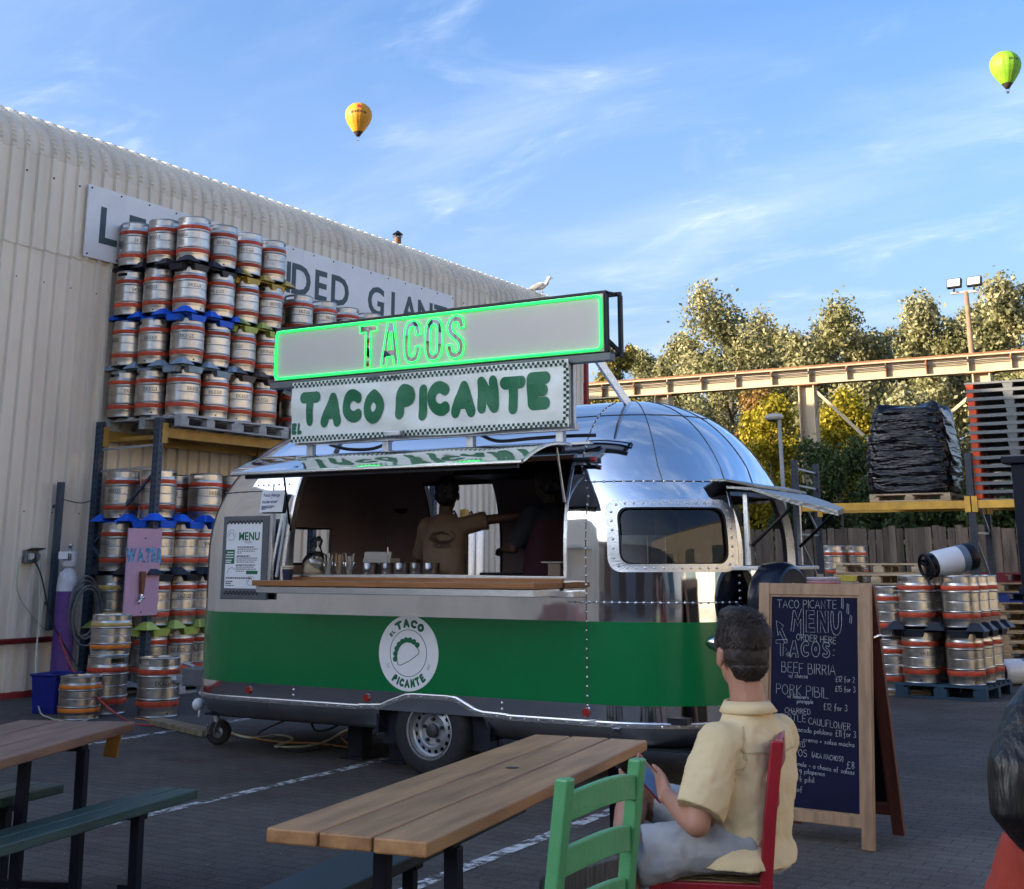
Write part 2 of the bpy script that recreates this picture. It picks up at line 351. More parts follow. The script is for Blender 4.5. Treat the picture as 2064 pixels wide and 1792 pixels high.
# ------------------------------------------------------------------ ground
def ground_mat():
    m = bpy.data.materials.new('yard_paving'); m.use_nodes = True; t = m.node_tree; b = t.nodes['Principled BSDF']
    tc_ = t.nodes.new('ShaderNodeTexCoord')
    def nz(scale, det=6, vec=None, ro=.6):
        n = t.nodes.new('ShaderNodeTexNoise'); n.inputs['Scale'].default_value = scale; n.inputs['Detail'].default_value = det; n.inputs['Roughness'].default_value = ro; t.links.new(tc_.outputs['Object'], n.inputs['Vector']); return n.outputs['Fac']
    def rng(v, a, b_, c=0, d=1):
        n = t.nodes.new('ShaderNodeMapRange'); n.inputs['From Min'].default_value = a; n.inputs['From Max'].default_value = b_; n.inputs['To Min'].default_value = c; n.inputs['To Max'].default_value = d; t.links.new(v, n.inputs['Value']); return n.outputs[0]
    def mixc(f, a, c, mode='MIX'):
        n = t.nodes.new('ShaderNodeMix'); n.data_type = 'RGBA'; n.blend_type = mode
        for i, x in ((0, f), (6, a), (7, c)):
            if isinstance(x, tuple): n.inputs[i].default_value = (*x, 1)
            elif isinstance(x, float): n.inputs[i].default_value = x
            else: t.links.new(x, n.inputs[i])
        return n.outputs[2]
    mp = t.nodes.new('ShaderNodeMapping'); mp.inputs['Rotation'].default_value = (0, 0, radians(0)); t.links.new(tc_.outputs['Object'], mp.inputs[0])
    br = t.nodes.new('ShaderNodeTexBrick'); br.inputs['Scale'].default_value = 1; br.inputs['Brick Width'].default_value = .2; br.inputs['Row Height'].default_value = .1; br.inputs['Mortar Size'].default_value = .006; br.inputs['Mortar Smooth'].default_value = .5
    br.inputs['Color1'].default_value = (.85, .85, .85, 1); br.inputs['Color2'].default_value = (1.1, 1.1, 1.1, 1); br.inputs['Mortar'].default_value = (.45, .45, .45, 1)
    t.links.new(mp.outputs[0], br.inputs['Vector'])
    base = mixc(rng(nz(.5), .35, .65), (.066, .059, .054), (.118, .106, .096))
    base = mixc(rng(nz(1.7), .5, .72), base, (.086, .062, .060))
    base = mixc(.75, base, br.outputs['Color'], 'MULTIPLY')
    base = mixc(rng(nz(95, 3), .60, .72), base, (.27, .25, .23))
    vo = t.nodes.new('ShaderNodeTexVoronoi'); vo.inputs['Scale'].default_value = 14; t.links.new(tc_.outputs['Object'], vo.inputs['Vector'])
    speck = rng(vo.outputs['Distance'], .07, .045)
    k = t.nodes.new('ShaderNodeMath'); k.operation = 'MULTIPLY'; t.links.new(speck, k.inputs[0]); t.links.new(rng(nz(23, 2), .54, .60), k.inputs[1])
    base = mixc(k.outputs[0], base, (.42, .41, .40))
    t.links.new(base, b.inputs['Base Color']); t.links.new(rng(nz(2.5), .3, .7, .75, .95), b.inputs['Roughness']); b.inputs['Specular IOR Level'].default_value = .22
    h = t.nodes.new('ShaderNodeMath'); h.operation = 'ADD'; t.links.new(br.outputs['Fac'], h.inputs[0]); h.operation = 'MULTIPLY_ADD'; h.inputs[1].default_value = -.5; t.links.new(nz(60, 4), h.inputs[2])
    bp = t.nodes.new('ShaderNodeBump'); bp.inputs['Strength'].default_value = .7; bp.inputs['Distance'].default_value = .012; t.links.new(h.outputs[0], bp.inputs['Height']); t.links.new(bp.outputs[0], b.inputs['Normal'])
    return m
gm = ground_mat()
g = M()
for i in range(20):
    for j in range(20): g.add([(-900+90*i, -900+90*j, 0), (-810+90*i, -900+90*j, 0), (-810+90*i, -810+90*j, 0), (-900+90*i, -810+90*j, 0)], [(0, 1, 2, 3)])
o = part('ground', g, gm); o['kind'] = 'structure'
# worn parking lines
def line_mat():
    m = bpy.data.materials.new('worn_line_paint'); m.use_nodes = True; t = m.node_tree; b = t.nodes['Principled BSDF']; b.inputs['Base Color'].default_value = (.55, .55, .55, 1); b.inputs['Roughness'].default_value = .8
    tc_ = t.nodes.new('ShaderNodeTexCoord'); n = t.nodes.new('ShaderNodeTexNoise'); n.inputs['Scale'].default_value = 9; n.inputs['Detail'].default_value = 9; n.inputs['Roughness'].default_value = .75; t.links.new(tc_.outputs['Object'], n.inputs['Vector'])
    r = t.nodes.new('ShaderNodeMapRange'); r.inputs['From Min'].default_value = .45; r.inputs['From Max'].default_value = .55; t.links.new(n.outputs['Fac'], r.inputs['Value'])
    tr = t.nodes.new('ShaderNodeBsdfTransparent'); mxs = t.nodes.new('ShaderNodeMixShader'); t.links.new(r.outputs[0], mxs.inputs[0]); t.links.new(tr.outputs[0], mxs.inputs[1]); t.links.new(b.outputs[0], mxs.inputs[2]); t.links.new(mxs.outputs[0], t.nodes['Material Output'].inputs[0]); return m
lm = line_mat()
for xa, ya, xb, yb in ((3.86, -5.5, 3.52, 2.0), (6.50, -5.2, 6.26, .6), (8.90, -6.0, 8.78, -1.8), (11.4, -6.0, 11.3, 1.5)):
    o = part('parking_line', M().add([(xa-.045, ya, .004), (xa+.045, ya, .004), (xb+.045, yb, .004), (xb-.045, yb, .004)], [(0, 1, 2, 3)]), lm); o['kind'] = 'structure'

# ------------------------------------------------------------------ warehouse
wall_m = mat('ribbed_cladding', (.72, .655, .55), .55, 0, .11, 1.2, .05, 40, stretch=(1, 1, .35), rand=.035)
eave_m = mat('curved_cladding', (.66, .595, .49), .55, 0, .13, 1.6, .05, 40, rand=.035)
redtrim = mat('red_trim', (.24, .018, .022), .5, 0, .15)
lapshade_m = mat('lap_shadow_dark', (.06, .055, .05), .6)  # shadow tone for the strip at the sheet lap
wh = thing('warehouse', 'long beige ribbed steel warehouse with a curved corrugated eave', 'warehouse', (0, 0, 0))
RIB = [(0, 0), (.030, 0), (.040, .042), (.090, .042), (.100, 0), (.2, 0)]     # along the wall, standing out
def ribprofile(n):
    out = []
    for k in range(n): out += [(k*.2+a, b) for a, b in RIB[:-1]]
    return out+[(n*.2, 0)]
def sheet_mesh(name, path, n=5, crimp=None):        # path: (x,z,nx,nz) up the section
    pr = ribprofile(n); m = M(); k = len(pr); vs = []
    for i, (x, z, nx, nz) in enumerate(path):
        for a, b in pr:
            d = b
            if crimp and crimp(i) and b > 0: d = b-.020
            vs.append((x+nx*d, a, z+nz*d))
    fs = [(i*k+j, i*k+j+1, (i+1)*k+j+1, (i+1)*k+j) for i in range(len(path)-1) for j in range(k-1)]
    m.add(vs, fs); return m
Y0W, NSH = -24, 38
up = sheet_mesh('upper_sheet', [(.012, 5.14, 1, 0), (.012, 6.30, 1, 0)])
lo = sheet_mesh('lower_sheet', [(0, .02, 1, 0), (0, 5.20, 1, 0)])
path = [(.012, 6.30, 1, 0)]
RC = .58; na = 30
for i in range(na+1):
    a = radians(84)*i/na; path.append((.012-RC+RC*cos(a), 6.32+RC*sin(a), cos(a), sin(a)))
xr, zr = path[-1][0], path[-1][1]
path.append((xr-.8, zr+.084, sin(radians(6)), cos(radians(6))))
ev = sheet_mesh('eave_sheet', path, crimp=lambda i: 1 <= i <= 22 and i % 2 == 0)
lome = lo.mesh('lower_sheet', wall_m); upme = up.mesh('upper_sheet', wall_m); evme = ev.mesh('eave_sheet', eave_m)
for i in range(NSH):
    part('lower_sheet', lome, None, wh, loc=(0, Y0W+i, 0)); part('upper_sheet', upme, None, wh, loc=(0, Y0W+i, 0)); part('eave_sheet', evme, None, wh, loc=(.001*(i % 2), Y0W+i, .001*(i % 3)))
YE = Y0W+NSH                                        # 14
lap = M()
for i in range(NSH): lap.box(-.004, -.001, Y0W+i, Y0W+i+1, 5.02, 5.135)
part('painted_lap_shadow', lap, lapshade_m, wh)  # dark strip painted along the sheet lap in place of its shadow
rf = M(); xr2 = xr-.79; zr2 = zr+.083
rf.add([(xr2, Y0W, zr2), (xr2, YE, zr2), (-12, YE, zr2+1.1), (-12, Y0W, zr2+1.1), (-24, YE, .02), (-24, Y0W, .02)], [(0, 1, 2, 3), (3, 2, 4, 5)])
part('roof', rf, eave_m, wh)
for yy, nm in ((YE-.01, 'gable_wall'), (Y0W+.01, 'gable_wall')):
    gp = [(x-.03, z-.03) for x, z, _, _ in path[1:]]+[(-12, zr2+1.0), (-24, .05), (-.03, .05)]
    gw = M(); gw.add([(x, yy, z) for x, z in gp], [tuple(range(len(gp)))]); part(nm, gw, wall_m, wh)
ct = M(); ct.box(-.12, .075, YE, YE+.10, .05, 6.35); 
rs = [[(x+nx*.05, YE, z+nz*.05), (x+nx*.05, YE+.10, z+nz*.05), (x-nx*.08, YE+.10, z-nz*.08), (x-nx*.08, YE, z-nz*.08)] for x, z, nx, nz in path[1::3]]
ct.loft(rs); part('corner_trim', ct, redtrim, wh)
bt = M(); bt.box(-.03, .05, Y0W, YE, -.02, .07); part('base_trim', bt, redtrim, wh)
rail = M(); rail.tube([(.10, -9, .62), (.10, .62, .62)], .032, 10)
for y in (-8.5, -6.5, -4.5, -2.5, -.6): rail.tube([(.0, y, .62), (.10, y, .62)], .014, 6)
part('red_rail', rail, redtrim, wh, smooth=True)
sc = M()
for y in np.arange(-6, 13.6, .4):
    for z in (2.05, 4.75, 6.05): sc.lathe([(.016, 0), (.016, .008), (.005, .012)], 6, TR((.047 if z > 5.2 else .032, y+.065, z), 0, pi/2), cap1=True)
part('fixing_screw', sc, ink, wh, kind='stuff')
fl = M(); fl.lathe([(.065, 0), (.065, .30)], 14, cap1=True); flue = part('flue', fl, mat('rusty_flue', (.16, .085, .05), .7, .3, .3, 8), wh, loc=(-.75, 8.3, 6.88))
fc = M(); fc.lathe([(.10, .05), (.0, .13)], 14)
for a in range(4): fc.bar((.06*cos(a*pi/2), .06*sin(a*pi/2), 0), (.07*cos(a*pi/2), .07*sin(a*pi/2), .06), .012, .012)
fc.lathe([(.09, .0), (.09, .012)], 14); part('flue_cowl', fc, darkmetal, flue, loc=(0, 0, .30))

# sign board on the wall
sb = thing('wall_sign', 'long white board on the warehouse wall reading LEFT HANDED GIANT', 'sign', (.055, .59, 5.18))
for i in range(4):
    a, b = i*8.32/4, (i+1)*8.32/4
    part('board_panel', M().box(0, .02, a+.002, b-.002, 0, .93), mat('sign_white', (.72, .74, .76), .5, 0, .06, 2, rand=.02), sb)
slate = mat('slate_lettering', (.052, .085, .098), .6)
gl, _ = layout('LEFT HANDED GIANT', .655, off=.020, sx=1.0, mono=.471)
for ch, vs, fs in gl:
    v3, f3 = solidify2d(vs, fs, .006)
    part('letter', M().add([(.020+z, .13+x, .225+y) for x, y, z in v3], f3), slate, sb)
bs = M()
for i in range(18):
    for z in (.04, .89): bs.lathe([(.014, 0), (.012, .008)], 6, TR((.02, .05+i*.484, z), 0, pi/2), cap1=True)
part('board_screw', bs, ink, sb, kind='stuff')

# gull on the far end of the eave
gu = thing('gull', 'grey and white gull standing on the far end of the eave', 'gull', (-.06, 12.35, 6.80), radians(20))
b = M(); b.ball((0, 0, .17), (.17, .085, .095), TR((0, 0, 0), 0, radians(-14)), 14, 10); b.tube([(.10, 0, .20), (.15, 0, .29), (.17, 0, .34)], [.06, .042, .04], 10); b.ball((.185, 0, .365), (.058, .045, .047))
part('body', b, mat('gull_white', (.62, .60, .58), .8), gu, smooth=True)
gu.scale = (.82, .82, .82)
w = M()
for sgn in (-1, 1): w.ball((-.07, sgn*.072, .18), (.19, .022, .062), TR((0, 0, 0), 0, radians(-18)), 12, 8)
part('wing', w, mat('gull_grey', (.26, .26, .27), .8), gu, smooth=True)
part('beak', M().tube([(.23, 0, .36), (.29, 0, .35)], [.014, .004], 6), mat('beak_yellow', (.5, .3, .03), .5), gu)
for sgn in (-1, 1): part('leg', M().tube([(0, sgn*.03, .09), (.01, sgn*.03, 0), (.05, sgn*.03, 0)], .007, 5), mat('leg_pink', (.4, .2, .16), .6), gu)

# unseen surroundings: container and gazebo added for reflections, shed added for shade
nb = thing('neighbouring_building', 'plain grey unit across the yard, behind the viewer', 'building', (14, -34, 0))
part('wall', M().box(-26, 16, -6, 0, 0, 5.4), mat('dark_brick', (.060, .042, .038), .85, 0, .3, 3), nb)
for x in (-20, -12, -4, 5):
    d = part('roller_door', M().box(x, x+4.5, 0, .06, 0, 4.0), mat('door_grey', (.09, .10, .12), .5), nb)
rc_ = thing('added_red_container', 'unseen dark red container added behind the viewer for the trailer reflections', 'container', (-4.9, -21, 0))  # unseen, added so the trailer side picks up a red reflection
cm = M()
for k in range(24): cm.box(k*.11, k*.11+.055, -.03, .0, .12, 2.5)
cm.box(0, 2.64, 0, 6, .12, 2.55); part('container_body', cm, mat('container_red', (.30, .012, .035), .6), rc_)
sk = thing('added_pale_gazebo', 'unseen pale gazebo with yellow curtains, added behind the viewer for the trailer reflections', 'gazebo', (-.9, -17.5, 0))  # unseen, added for beige and yellow reflections in the trailer
part('canopy', M().loft([[(-1.8, -1.8, 2.2), (1.8, -1.8, 2.2), (1.8, 1.8, 2.2), (-1.8, 1.8, 2.2)], [(-.05, -.05, 3.1), (.05, -.05, 3.1), (.05, .05, 3.1), (-.05, .05, 3.1)]]), mat('canvas', (.55, .48, .36), .85), sk)
for x in (-1.75, 1.75):
    for y in (-1.75, 1.75): part('leg', M().box(x-.03, x+.03, y-.03, y+.03, 0, 2.25), galv, sk)
part('side_curtain', M().box(-1.7, .2, 1.70, 1.74, .3, 2.2), mat('curtain_ochre', (.42, .30, .10), .85), sk); part('table', M().box(-1.2, 1.5, .6, 1.4, .0, .8), mat('cloth_pink', (.45, .25, .22), .8), sk)
ob_ = thing('opposite_building', 'long pale rendered unit on the sunny side of the yard, right of the view', 'building', (31, -12, 0))
part('wall', M().box(0, 10, -38, 44, 0, 9.5), mat('cream_render', (.62, .56, .46), .8, 0, .06, .6), ob_)
for y in (-30, -18, -6, 6, 18, 30): part('roller_door', M().box(-.06, 0, y, y+4.5, 0, 4.2), mat('teal_door', (.05, .10, .11), .5), ob_)
part('parapet', M().box(-.15, .2, -38.2, 44.2, 9.5, 9.8), mat('parapet_grey', (.2, .2, .2), .6), ob_)
side = thing('added_shade_shed', 'unseen low shed added behind the warehouse to shade the trees', 'shed', (-9.5, 15.5, 0))  # out of view, added to keep the sun off the low bushes
part('wall', M().box(-8, 0, 0, 34, 0, 5.9), wall_m, side)
part('roof', M().box(-8.2, .2, -.2, 34.2, 5.9, 6.1), eave_m, side)
# ------------------------------------------------------------------ kegs
KH, KR = .56, .205
def keg_meshes(H=KH, R=KR, tag_=''):
    s = H/.56
    ch = R*.968
    prof = [(ch-.012, 0), (ch, 0), (ch+.004, .006), (ch, .014), (ch, .066*s), (R*.985, .080*s), (R, .095*s), (R, .156*s), (R+.007, .161*s), (R+.009, .168*s), (R+.007, .175*s), (R, .180*s), (R-.001, .274*s), (R-.003, .280*s), (R-.001, .286*s), (R, .372*s), (R+.007, .377*s), (R+.009, .384*s), (R+.007, .391*s), (R, .396*s), (R, .452*s), (R*.985, .466*s), (ch, .478*s)]
    top = [(ch, .478*s), (ch, .496*s), (ch, .536*s), (ch, .546*s), (ch+.004, .552*s), (ch, .560*s), (ch-.010, .560*s), (ch-.012, .55*s), (ch-.012, .536*s), (ch-.012, .496*s), (ch-.012, .474*s), (ch*.6, .488*s), (.035, .492*s), (.035, .510*s), (.03, .512*s), (0.001, .512*s)]
    m = M(); n = 40
    m.lathe(prof, n)
    m.lathe(top, n, skip=lambda i, j: i in (1, 8) and (j % 20) in (0, 1, 2, 3, 4))
    me = m.mesh('keg_body'+tag_, steel); autosmooth(me, 16)
    def band(z0, z1, r): 
        b = M(); b.lathe([(R-.001, z0), (R+r, z0+.003), (R+r, z1-.003), (R-.001, z1)], n); x = b.mesh('band', redband, True); return x
    b1, b2 = band(.097*s, .152*s, .0015), band(.401*s, .452*s, .0015)
    return me, b1, b2
kme, kb1, kb2 = keg_meshes()
sme, sb1, sb2 = keg_meshes(.40, .20, '_short')
def keg_text(txt='EKEGS', R=KR+.0012, size=.062, z=.300):
    gl, w = layout(txt, size, off=.004, sx=.95, gap=.10); m = M()
    for ch, vs, fs in gl:
        m.add([(R*sin((x-w/2)/R), -R*cos((x-w/2)/R), z+y) for x, y in vs], fs)
    return m.mesh('lettering', mat('keg_print', (.06, .065, .08), .6))
ktx = keg_text()
keg_drain = M(); keg_drain.lathe([(.011, -.001), (.011, .003)], 8, TR((0, -KR*.955, .035), pi/2), cap1=True); kdr = keg_drain.mesh('drain_hole', ink)
yband = mat('yellow_band', (.62, .42, .12), .5, 0, .2, 14); oband = mat('orange_band', (.75, .20, .02), .45, 0, .15, 14); wideband = mat('orange_red_band', (.62, .10, .035), .5, 0, .2, 10)
KEGN = 0
def keg(loc, rz, label, group, text=True, short=False, bands=None, rot=None, cat='keg'):
    k = thing('beer_keg', label, cat, loc, rz, group)
    if rot: k.rotation_euler = rot
    a, b, c = (sme, sb1, sb2) if short else (kme, kb1, kb2)
    part('keg_body', a, None, k)
    for q, bm_ in enumerate((b, c)):
        o = part('band', bm_, None, k)
        if bands:
            o.material_slots[0].link = 'OBJECT'; o.material_slots[0].material = bands[q]
    if not short:
        if text: part('lettering', ktx, None, k)
        part('drain_hole', kdr, None, k, rot=(0, 0, random.uniform(-.6, .6)))
    return k
FACE = radians(31)          # turns a keg's print towards the yard
def rturn(): return FACE+random.uniform(-.9, .9)

def tray_mesh(name, xs, ys, m_):
    """slip tray between layers: slab with raised corner wedges and hanging sockets; grid of keg centres xs, ys"""
    m = M(); px = (xs[-1]-xs[0])/max(1, len(xs)-1) if len(xs) > 1 else .46; py = (ys[-1]-ys[0])/max(1, len(ys)-1) if len(ys) > 1 else .5
    X0, X1, Y0, Y1 = xs[0]-px/2, xs[-1]+px/2, ys[0]-py/2, ys[-1]+py/2
    m.box(X0+.03, X1-.03, Y0+.03, Y1-.03, -.004, .012)
    def frus(cx, cy, w, d, z0, z1, k=.35):
        v = [(cx+sx*w/2, cy+sy*d/2, z0) for sx, sy in ((-1, -1), (1, -1), (1, 1), (-1, 1))]+[(cx+sx*w/2*k, cy+sy*d/2*k, z1) for sx, sy in ((-1, -1), (1, -1), (1, 1), (-1, 1))]
        m.add(v, [(3, 2, 1, 0), (4, 5, 6, 7), (0, 1, 5, 4), (1, 2, 6, 5), (2, 3, 7, 6), (3, 0, 4, 7)])
    gx = [xs[0]-px/2+i*px for i in range(len(xs)+1)]; gy = [ys[0]-py/2+i*py for i in range(len(ys)+1)]
    for i, x in enumerate(gx):
        for j, y in enumerate(gy):
            cx = min(max(x, X0+.05), X1-.05); cy = min(max(y, Y0+.05), Y1-.05)
            frus(cx, cy, .22, .22, .010, .095, .30)
    for x in xs:
        for y in (gy[0]+.045, gy[-1]-.045): frus(x, y, .25, .095, .004, -.070, .78)
    for y in ys:
        for x in (gx[0]+.045, gx[-1]-.045): frus(x, y, .095, .27, .004, -.070, .78)
    return m.mesh(name, m_)
def traymat(n, c): return mat('tray_'+n, c, .45, 0, .15, 8)
TC = dict(black=(.014, .017, .026), blue=(.004, .11, .68), grey=(.25, .33, .40), yellow=(.52, .36, .07), lime=(.42, .50, .10), brown=(.10, .075, .07))

# pallets ----------------------------------------------------------------------
def pallet_parts(L, W, H=.144, nb=7):
    t = .022; bw = .10
    top = M().box(-L/2, L/2, -bw/2, bw/2, H-t, H).mesh('board', woodpale)
    bot = M().box(-L/2, L/2, -bw/2, bw/2, 0, t).mesh('board', woodpale)
    blk = M().box(-.07, .07, -.05, .05, t, H-2*t).mesh('block', woodpale)
    st = M().box(-.05, .05, -W/2, W/2, H-2*t, H-t).mesh('stringer', woodpale)
    return top, bot, blk, st
PAL = {}
def pallet(loc, rz, L, W, label, group, m_, H=.144, nb=7, name='pallet', cat='pallet'):
    k = (round(L, 2), round(W, 2), round(H, 3))
    if k not in PAL: PAL[k] = pallet_parts(L, W, H, nb)
    top, bot, blk, st = PAL[k]
    p = thing(name, label, cat, loc, rz, group)
    def sub(nm, me, x, y):
        o = part(nm, me, None, p, loc=(x, y, random.uniform(-.001, .001)), rot=(0, 0, random.uniform(-.006, .006)))
        o.material_slots[0].link = 'OBJECT'; o.material_slots[0].material = m_
    for i in range(nb): sub('board', top, 0, -W/2+.05+i*(W-.1)/(nb-1))
    for i in range(3):
        sub('board', bot, 0, -W/2+.05+i*(W-.1)/2); sub('stringer', st, -L/2+.05+i*(L-.1)/2+(.001*i), 0)
        for j in range(3): sub('block', blk, -L/2+.07+i*(L-.14)/2, -W/2+.05+j*(W-.1)/2)
    return p

# ------------------------------------------------------------------ racking by the warehouse
rackblue = mat('rack_blue_grey', (.045, .065, .095), .5, .0, .2, 8, .05)
rackyel = mat('rack_yellow', (.44, .26, .055), .5, 0, .22, 5, .08)
def upright(x, y, h, m_, parent, w=.095, d=.075, holes=True):
    m = M()                                          # open channel section with a dotted face
    m.box(-w/2, w/2, -d/2, -d/2+.006, 0, h); m.box(-w/2, -w/2+.006, -d/2+.006, d/2, 0, h); m.box(w/2-.006, w/2, -d/2+.006, d/2, 0, h)
    m.box(-.07, .07, -.06, .06, .0, .008)
    u = part('upright', m, m_, parent, loc=(x, y, 0))
    if holes:
        q = M(); n = int(h/.075)
        for i in range(1, n):
            for sx in (-.022, .022): q.box(sx-.007, sx+.007, -d/2-.002, -d/2-.0005, i*.075, i*.075+.032)
            q.box(w/2+.0005, w/2+.002, -.012, .012, i*.075+.02, i*.075+.05)
        part('slot', q, ink, u, kind='stuff')
    return u
rk = thing('pallet_rack', 'tall blue-grey rack with yellow beams along the warehouse wall', 'pallet rack', (0, 0, 0))
RS = (1.05, 3.95, 6.85)
for y in RS:
    for x in (.10, 1.10): upright(x, y, 3.16, rackblue, rk)
    for za, zb in ((2.82, 2.84), (2.56, 2.58)): part('brace', M().bar((.12, y+.01, za), (1.08, y+.01, zb), .028, .028), galv, rk)
    for a, b in (((.14, y+.012, 1.72), (1.06, y+.012, 2.52)), ((.14, y-.012, 1.66), (1.06, y-.012, .88)), ((.14, y+.012, .10), (1.06, y+.012, .80))):
        part('brace', M().bar(a, b, .030, .030), rackblue, rk)
for i in range(2):
    for x in (1.10, .10):
        bm_ = part('beam', M().box(x-.025, x+.025, RS[i]+.05, RS[i+1]-.05, 2.93, 3.055), rackyel, rk, bevel=.004)
        for y in (RS[i]+.052, RS[i+1]-.052):
            part('beam_connector', M().box(x+.026, x+.053, y-.045, y+.045, 2.86, 3.10), rackyel, bm_)
    part('tie_bar', M().bar((.1, RS[i]+.3, 2.97), (1.1, RS[i]+.3, 2.97), .03, .05), rackyel, rk)

# the pallets up on the beams
XS1 = (.24, .66, 1.08)
ups = [(1.43, 1.92), (2.38, 2.86), (3.50, 4.02), (4.54, 5.06)]
upn = ['nearest the open end of the rack', 'second along the rack', 'third along the rack, behind the neon sign', 'fourth along the rack, behind the neon sign']
for i, (ya, yb) in enumerate(ups):
    pallet(((XS1[0]+XS1[-1])/2+.02, (ya+yb)/2, 3.058), pi/2, 1.0 if i else 1.02, 1.30, 'grey keg pallet on the high yellow beam, '+upn[i], 'keg pallets up on the rack', woodgrey, H=.15)
for i in range(2):   # hardware under the pallets stays plain
    pass
UZ = 3.215; LP = .638; SK = {.24: -.17, .66: -.11, 1.08: 0}
layn = ['bottom', 'second', 'third', 'top']
tcol = [['grey', 'blue', 'black'], ['brown', 'lime', 'yellow'], ['blue', 'lime'], ['grey', 'black']]
lean = [0, .005, .012, .02]
cold = {(0, .24): 'wall-side column of the left stack', (0, .66): 'middle column of the left stack', (0, 1.08): 'front corner column of the left stack'}
for i, (ya, yb) in enumerate(ups):
    nl = 4 if i < 2 else 3
    for l in range(nl):
        z = UZ+l*LP
        for y in (ya, yb):
            for x in XS1:
                if y == yb and x < 1 and l < nl-1: continue
                if i and x < .6 and l < nl-1: continue
                first = y == ya
                if i == 0: cdesc = {(True, .24): 'wall-side column', (True, .66): 'middle column', (True, 1.08): 'front corner column', (False, 1.08): 'column right of the front corner', (False, .66): 'inner right column', (False, .24): 'right column by the wall'}[(first, x)]
                else: cdesc = ('left' if first else 'right')+' '+{1.08: 'front', .66: 'middle', .24: 'back'}[x]+' column'
                st_ = ['first', 'second', 'third', 'fourth'][i]
                keg((x+random.uniform(-.012, .012)+lean[l], y+SK[x]+random.uniform(-.012, .012), z), rturn(), 'steel keg, %s layer, %s, %s pallet on the high beam' % (layn[l] if l < nl-1 else 'top', cdesc, st_), 'red-banded kegs stacked up on the rack')
        if l < nl-1:
            c = tcol[i][l]
            key = 'tray%s%d' % (c, i)
            o = part('keg_tray', tray_mesh('keg_tray', XS1, (ya, yb), traymat(c, TC[c])), None, loc=(.01, -.03, z+.582))
            tag(o, '%s plastic tray above the %s layer of kegs, %s pallet on the high beam' % (c, layn[l], st_), 'keg tray', 'plastic trays between keg layers')

# the pallets standing under the beams
LZ = .155
cols = [(.93, 1.28, 'front left column'), (.45, 1.14, 'left column by the wall'), (.93, 2.06, 'front column beside the trailer'), (.45, 2.06, 'dark back column in the gap'), (.93, 2.55, 'front column behind the trailer nose'), (.93, 1.70, 'column behind the pink board')]
pallet((.70, 1.46, .004), pi/2, 1.0, 1.2, 'low keg pallet on the ground behind the pink board', 'keg pallets under the rack', woodgrey)
pallet((.70, 2.50, .004), pi/2, 1.0, 1.2, 'low keg pallet on the ground behind the trailer hitch', 'keg pallets under the rack', woodgrey)
for l in range(4):
    z = LZ+l*.612
    for x, y, d in cols:
        if d.startswith('column behind the pink') and l == 3: continue
        if d.startswith('dark') and l < 3: continue
        bd = (yband, yband) if (l == 1 and y < 1.2) else None
        keg((x+random.uniform(-.01, .01), y+random.uniform(-.01, .01), z), rturn(), 'steel keg under the rack, %s layer, %s' % (layn[l], d), 'red-banded kegs stacked under the rack', bands=bd)
    if l < 3:
        c = ('lime', 'black', 'blue')[l]
        for ys, nm in (((1.22, 1.70), 'left'), ((2.06, 2.55), 'right')):
            o = part('keg_tray', tray_mesh('keg_tray', (.46, .94), ys, traymat(c, TC[c])), None, loc=(0, 0, z+.566))
            tag(o, '%s plastic tray above the %s layer under the rack, %s stack' % (c, layn[l], nm), 'keg tray', 'plastic trays between keg layers')

# kegs on the yard floor
p = PZ(285, 1447); keg((p.x, p.y+.2, 0), FACE+.5, 'lone keg with faded red bands standing below the pink board', 'kegs standing on the yard floor')
p = PZ(190, 1440); q_ = (p.x-.02, p.y+.15)
keg((q_[0], q_[1], 0), FACE+2.0, 'red-banded keg at the bottom of the two-keg pile', 'kegs standing on the yard floor', text=False)
k = keg((q_[0]+.015, q_[1], .562), FACE+.9, 'shorter keg with yellow and orange bands on top of the pile', 'kegs standing on the yard floor', short=True, bands=(oband, yband))
p = PZ(128, 1452); keg((p.x, p.y+.18, 0), FACE-.55, 'short squat keg with orange bands beside the blue bin', 'kegs standing on the yard floor', short=True, bands=(oband, oband))

# pink water point on the rack
pk = thing('water_board', 'pink board reading WATER with a wooden tap handle, fixed to the rack', 'sign', (1.16, .87, .89))
part('board', M().box(0, .022, -.255, .255, 0, .97), mat('pink_paint', (.56, .33, .44), .6, 0, .05, 3), pk, bevel=.003)
gl, w = layout('WATER', .20, off=.075, sx=.62, gap=.10); lt = M()
for j, (ch, vs, fs) in enumerate(gl):
    a = (-.1, .08, -.06, .1, -.08)[j]
    for k_ in range(1):
        lt.add([(.0245, -w/2+x*cos(a)-y*sin(a)*.3, .60+y+.01*(j % 2)) for x, y in vs], fs)
part('lettering', lt, mat('blue_lettering', (.03, .13, .42), .6, 0, .5, 26, col2=(.22, .48, .72)), pk)
hd = M(); hd.loft([[(.05+a*.02, -.03+b*.022*w_, z) for a, b in ((-1, -1), (1, -1), (1, 1), (-1, 1))] for z, w_ in ((.24, .8), (.32, 1.2), (.46, 1.5), (.49, 1.4))])
part('tap_handle', hd, mat('handle_wood', (.17, .055, .025), .45, 0, .3, 8, stretch=(6, 6, 1)), pk, bevel=.004)
tp = M(); tp.tube([(.02, -.03, .20), (.09, -.03, .20)], .016, 10); tp.tube([(.07, -.03, .205), (.07, -.05, .18), (.07, -.075, .165), (.07, -.085, .13)], [.014, .013, .012, .011], 10); tp.ball((.05, -.03, .2), .024); tp.lathe([(.014, 0), (.014, .06), (.008, .07)], 10, TR((.05, -.03, .2)))
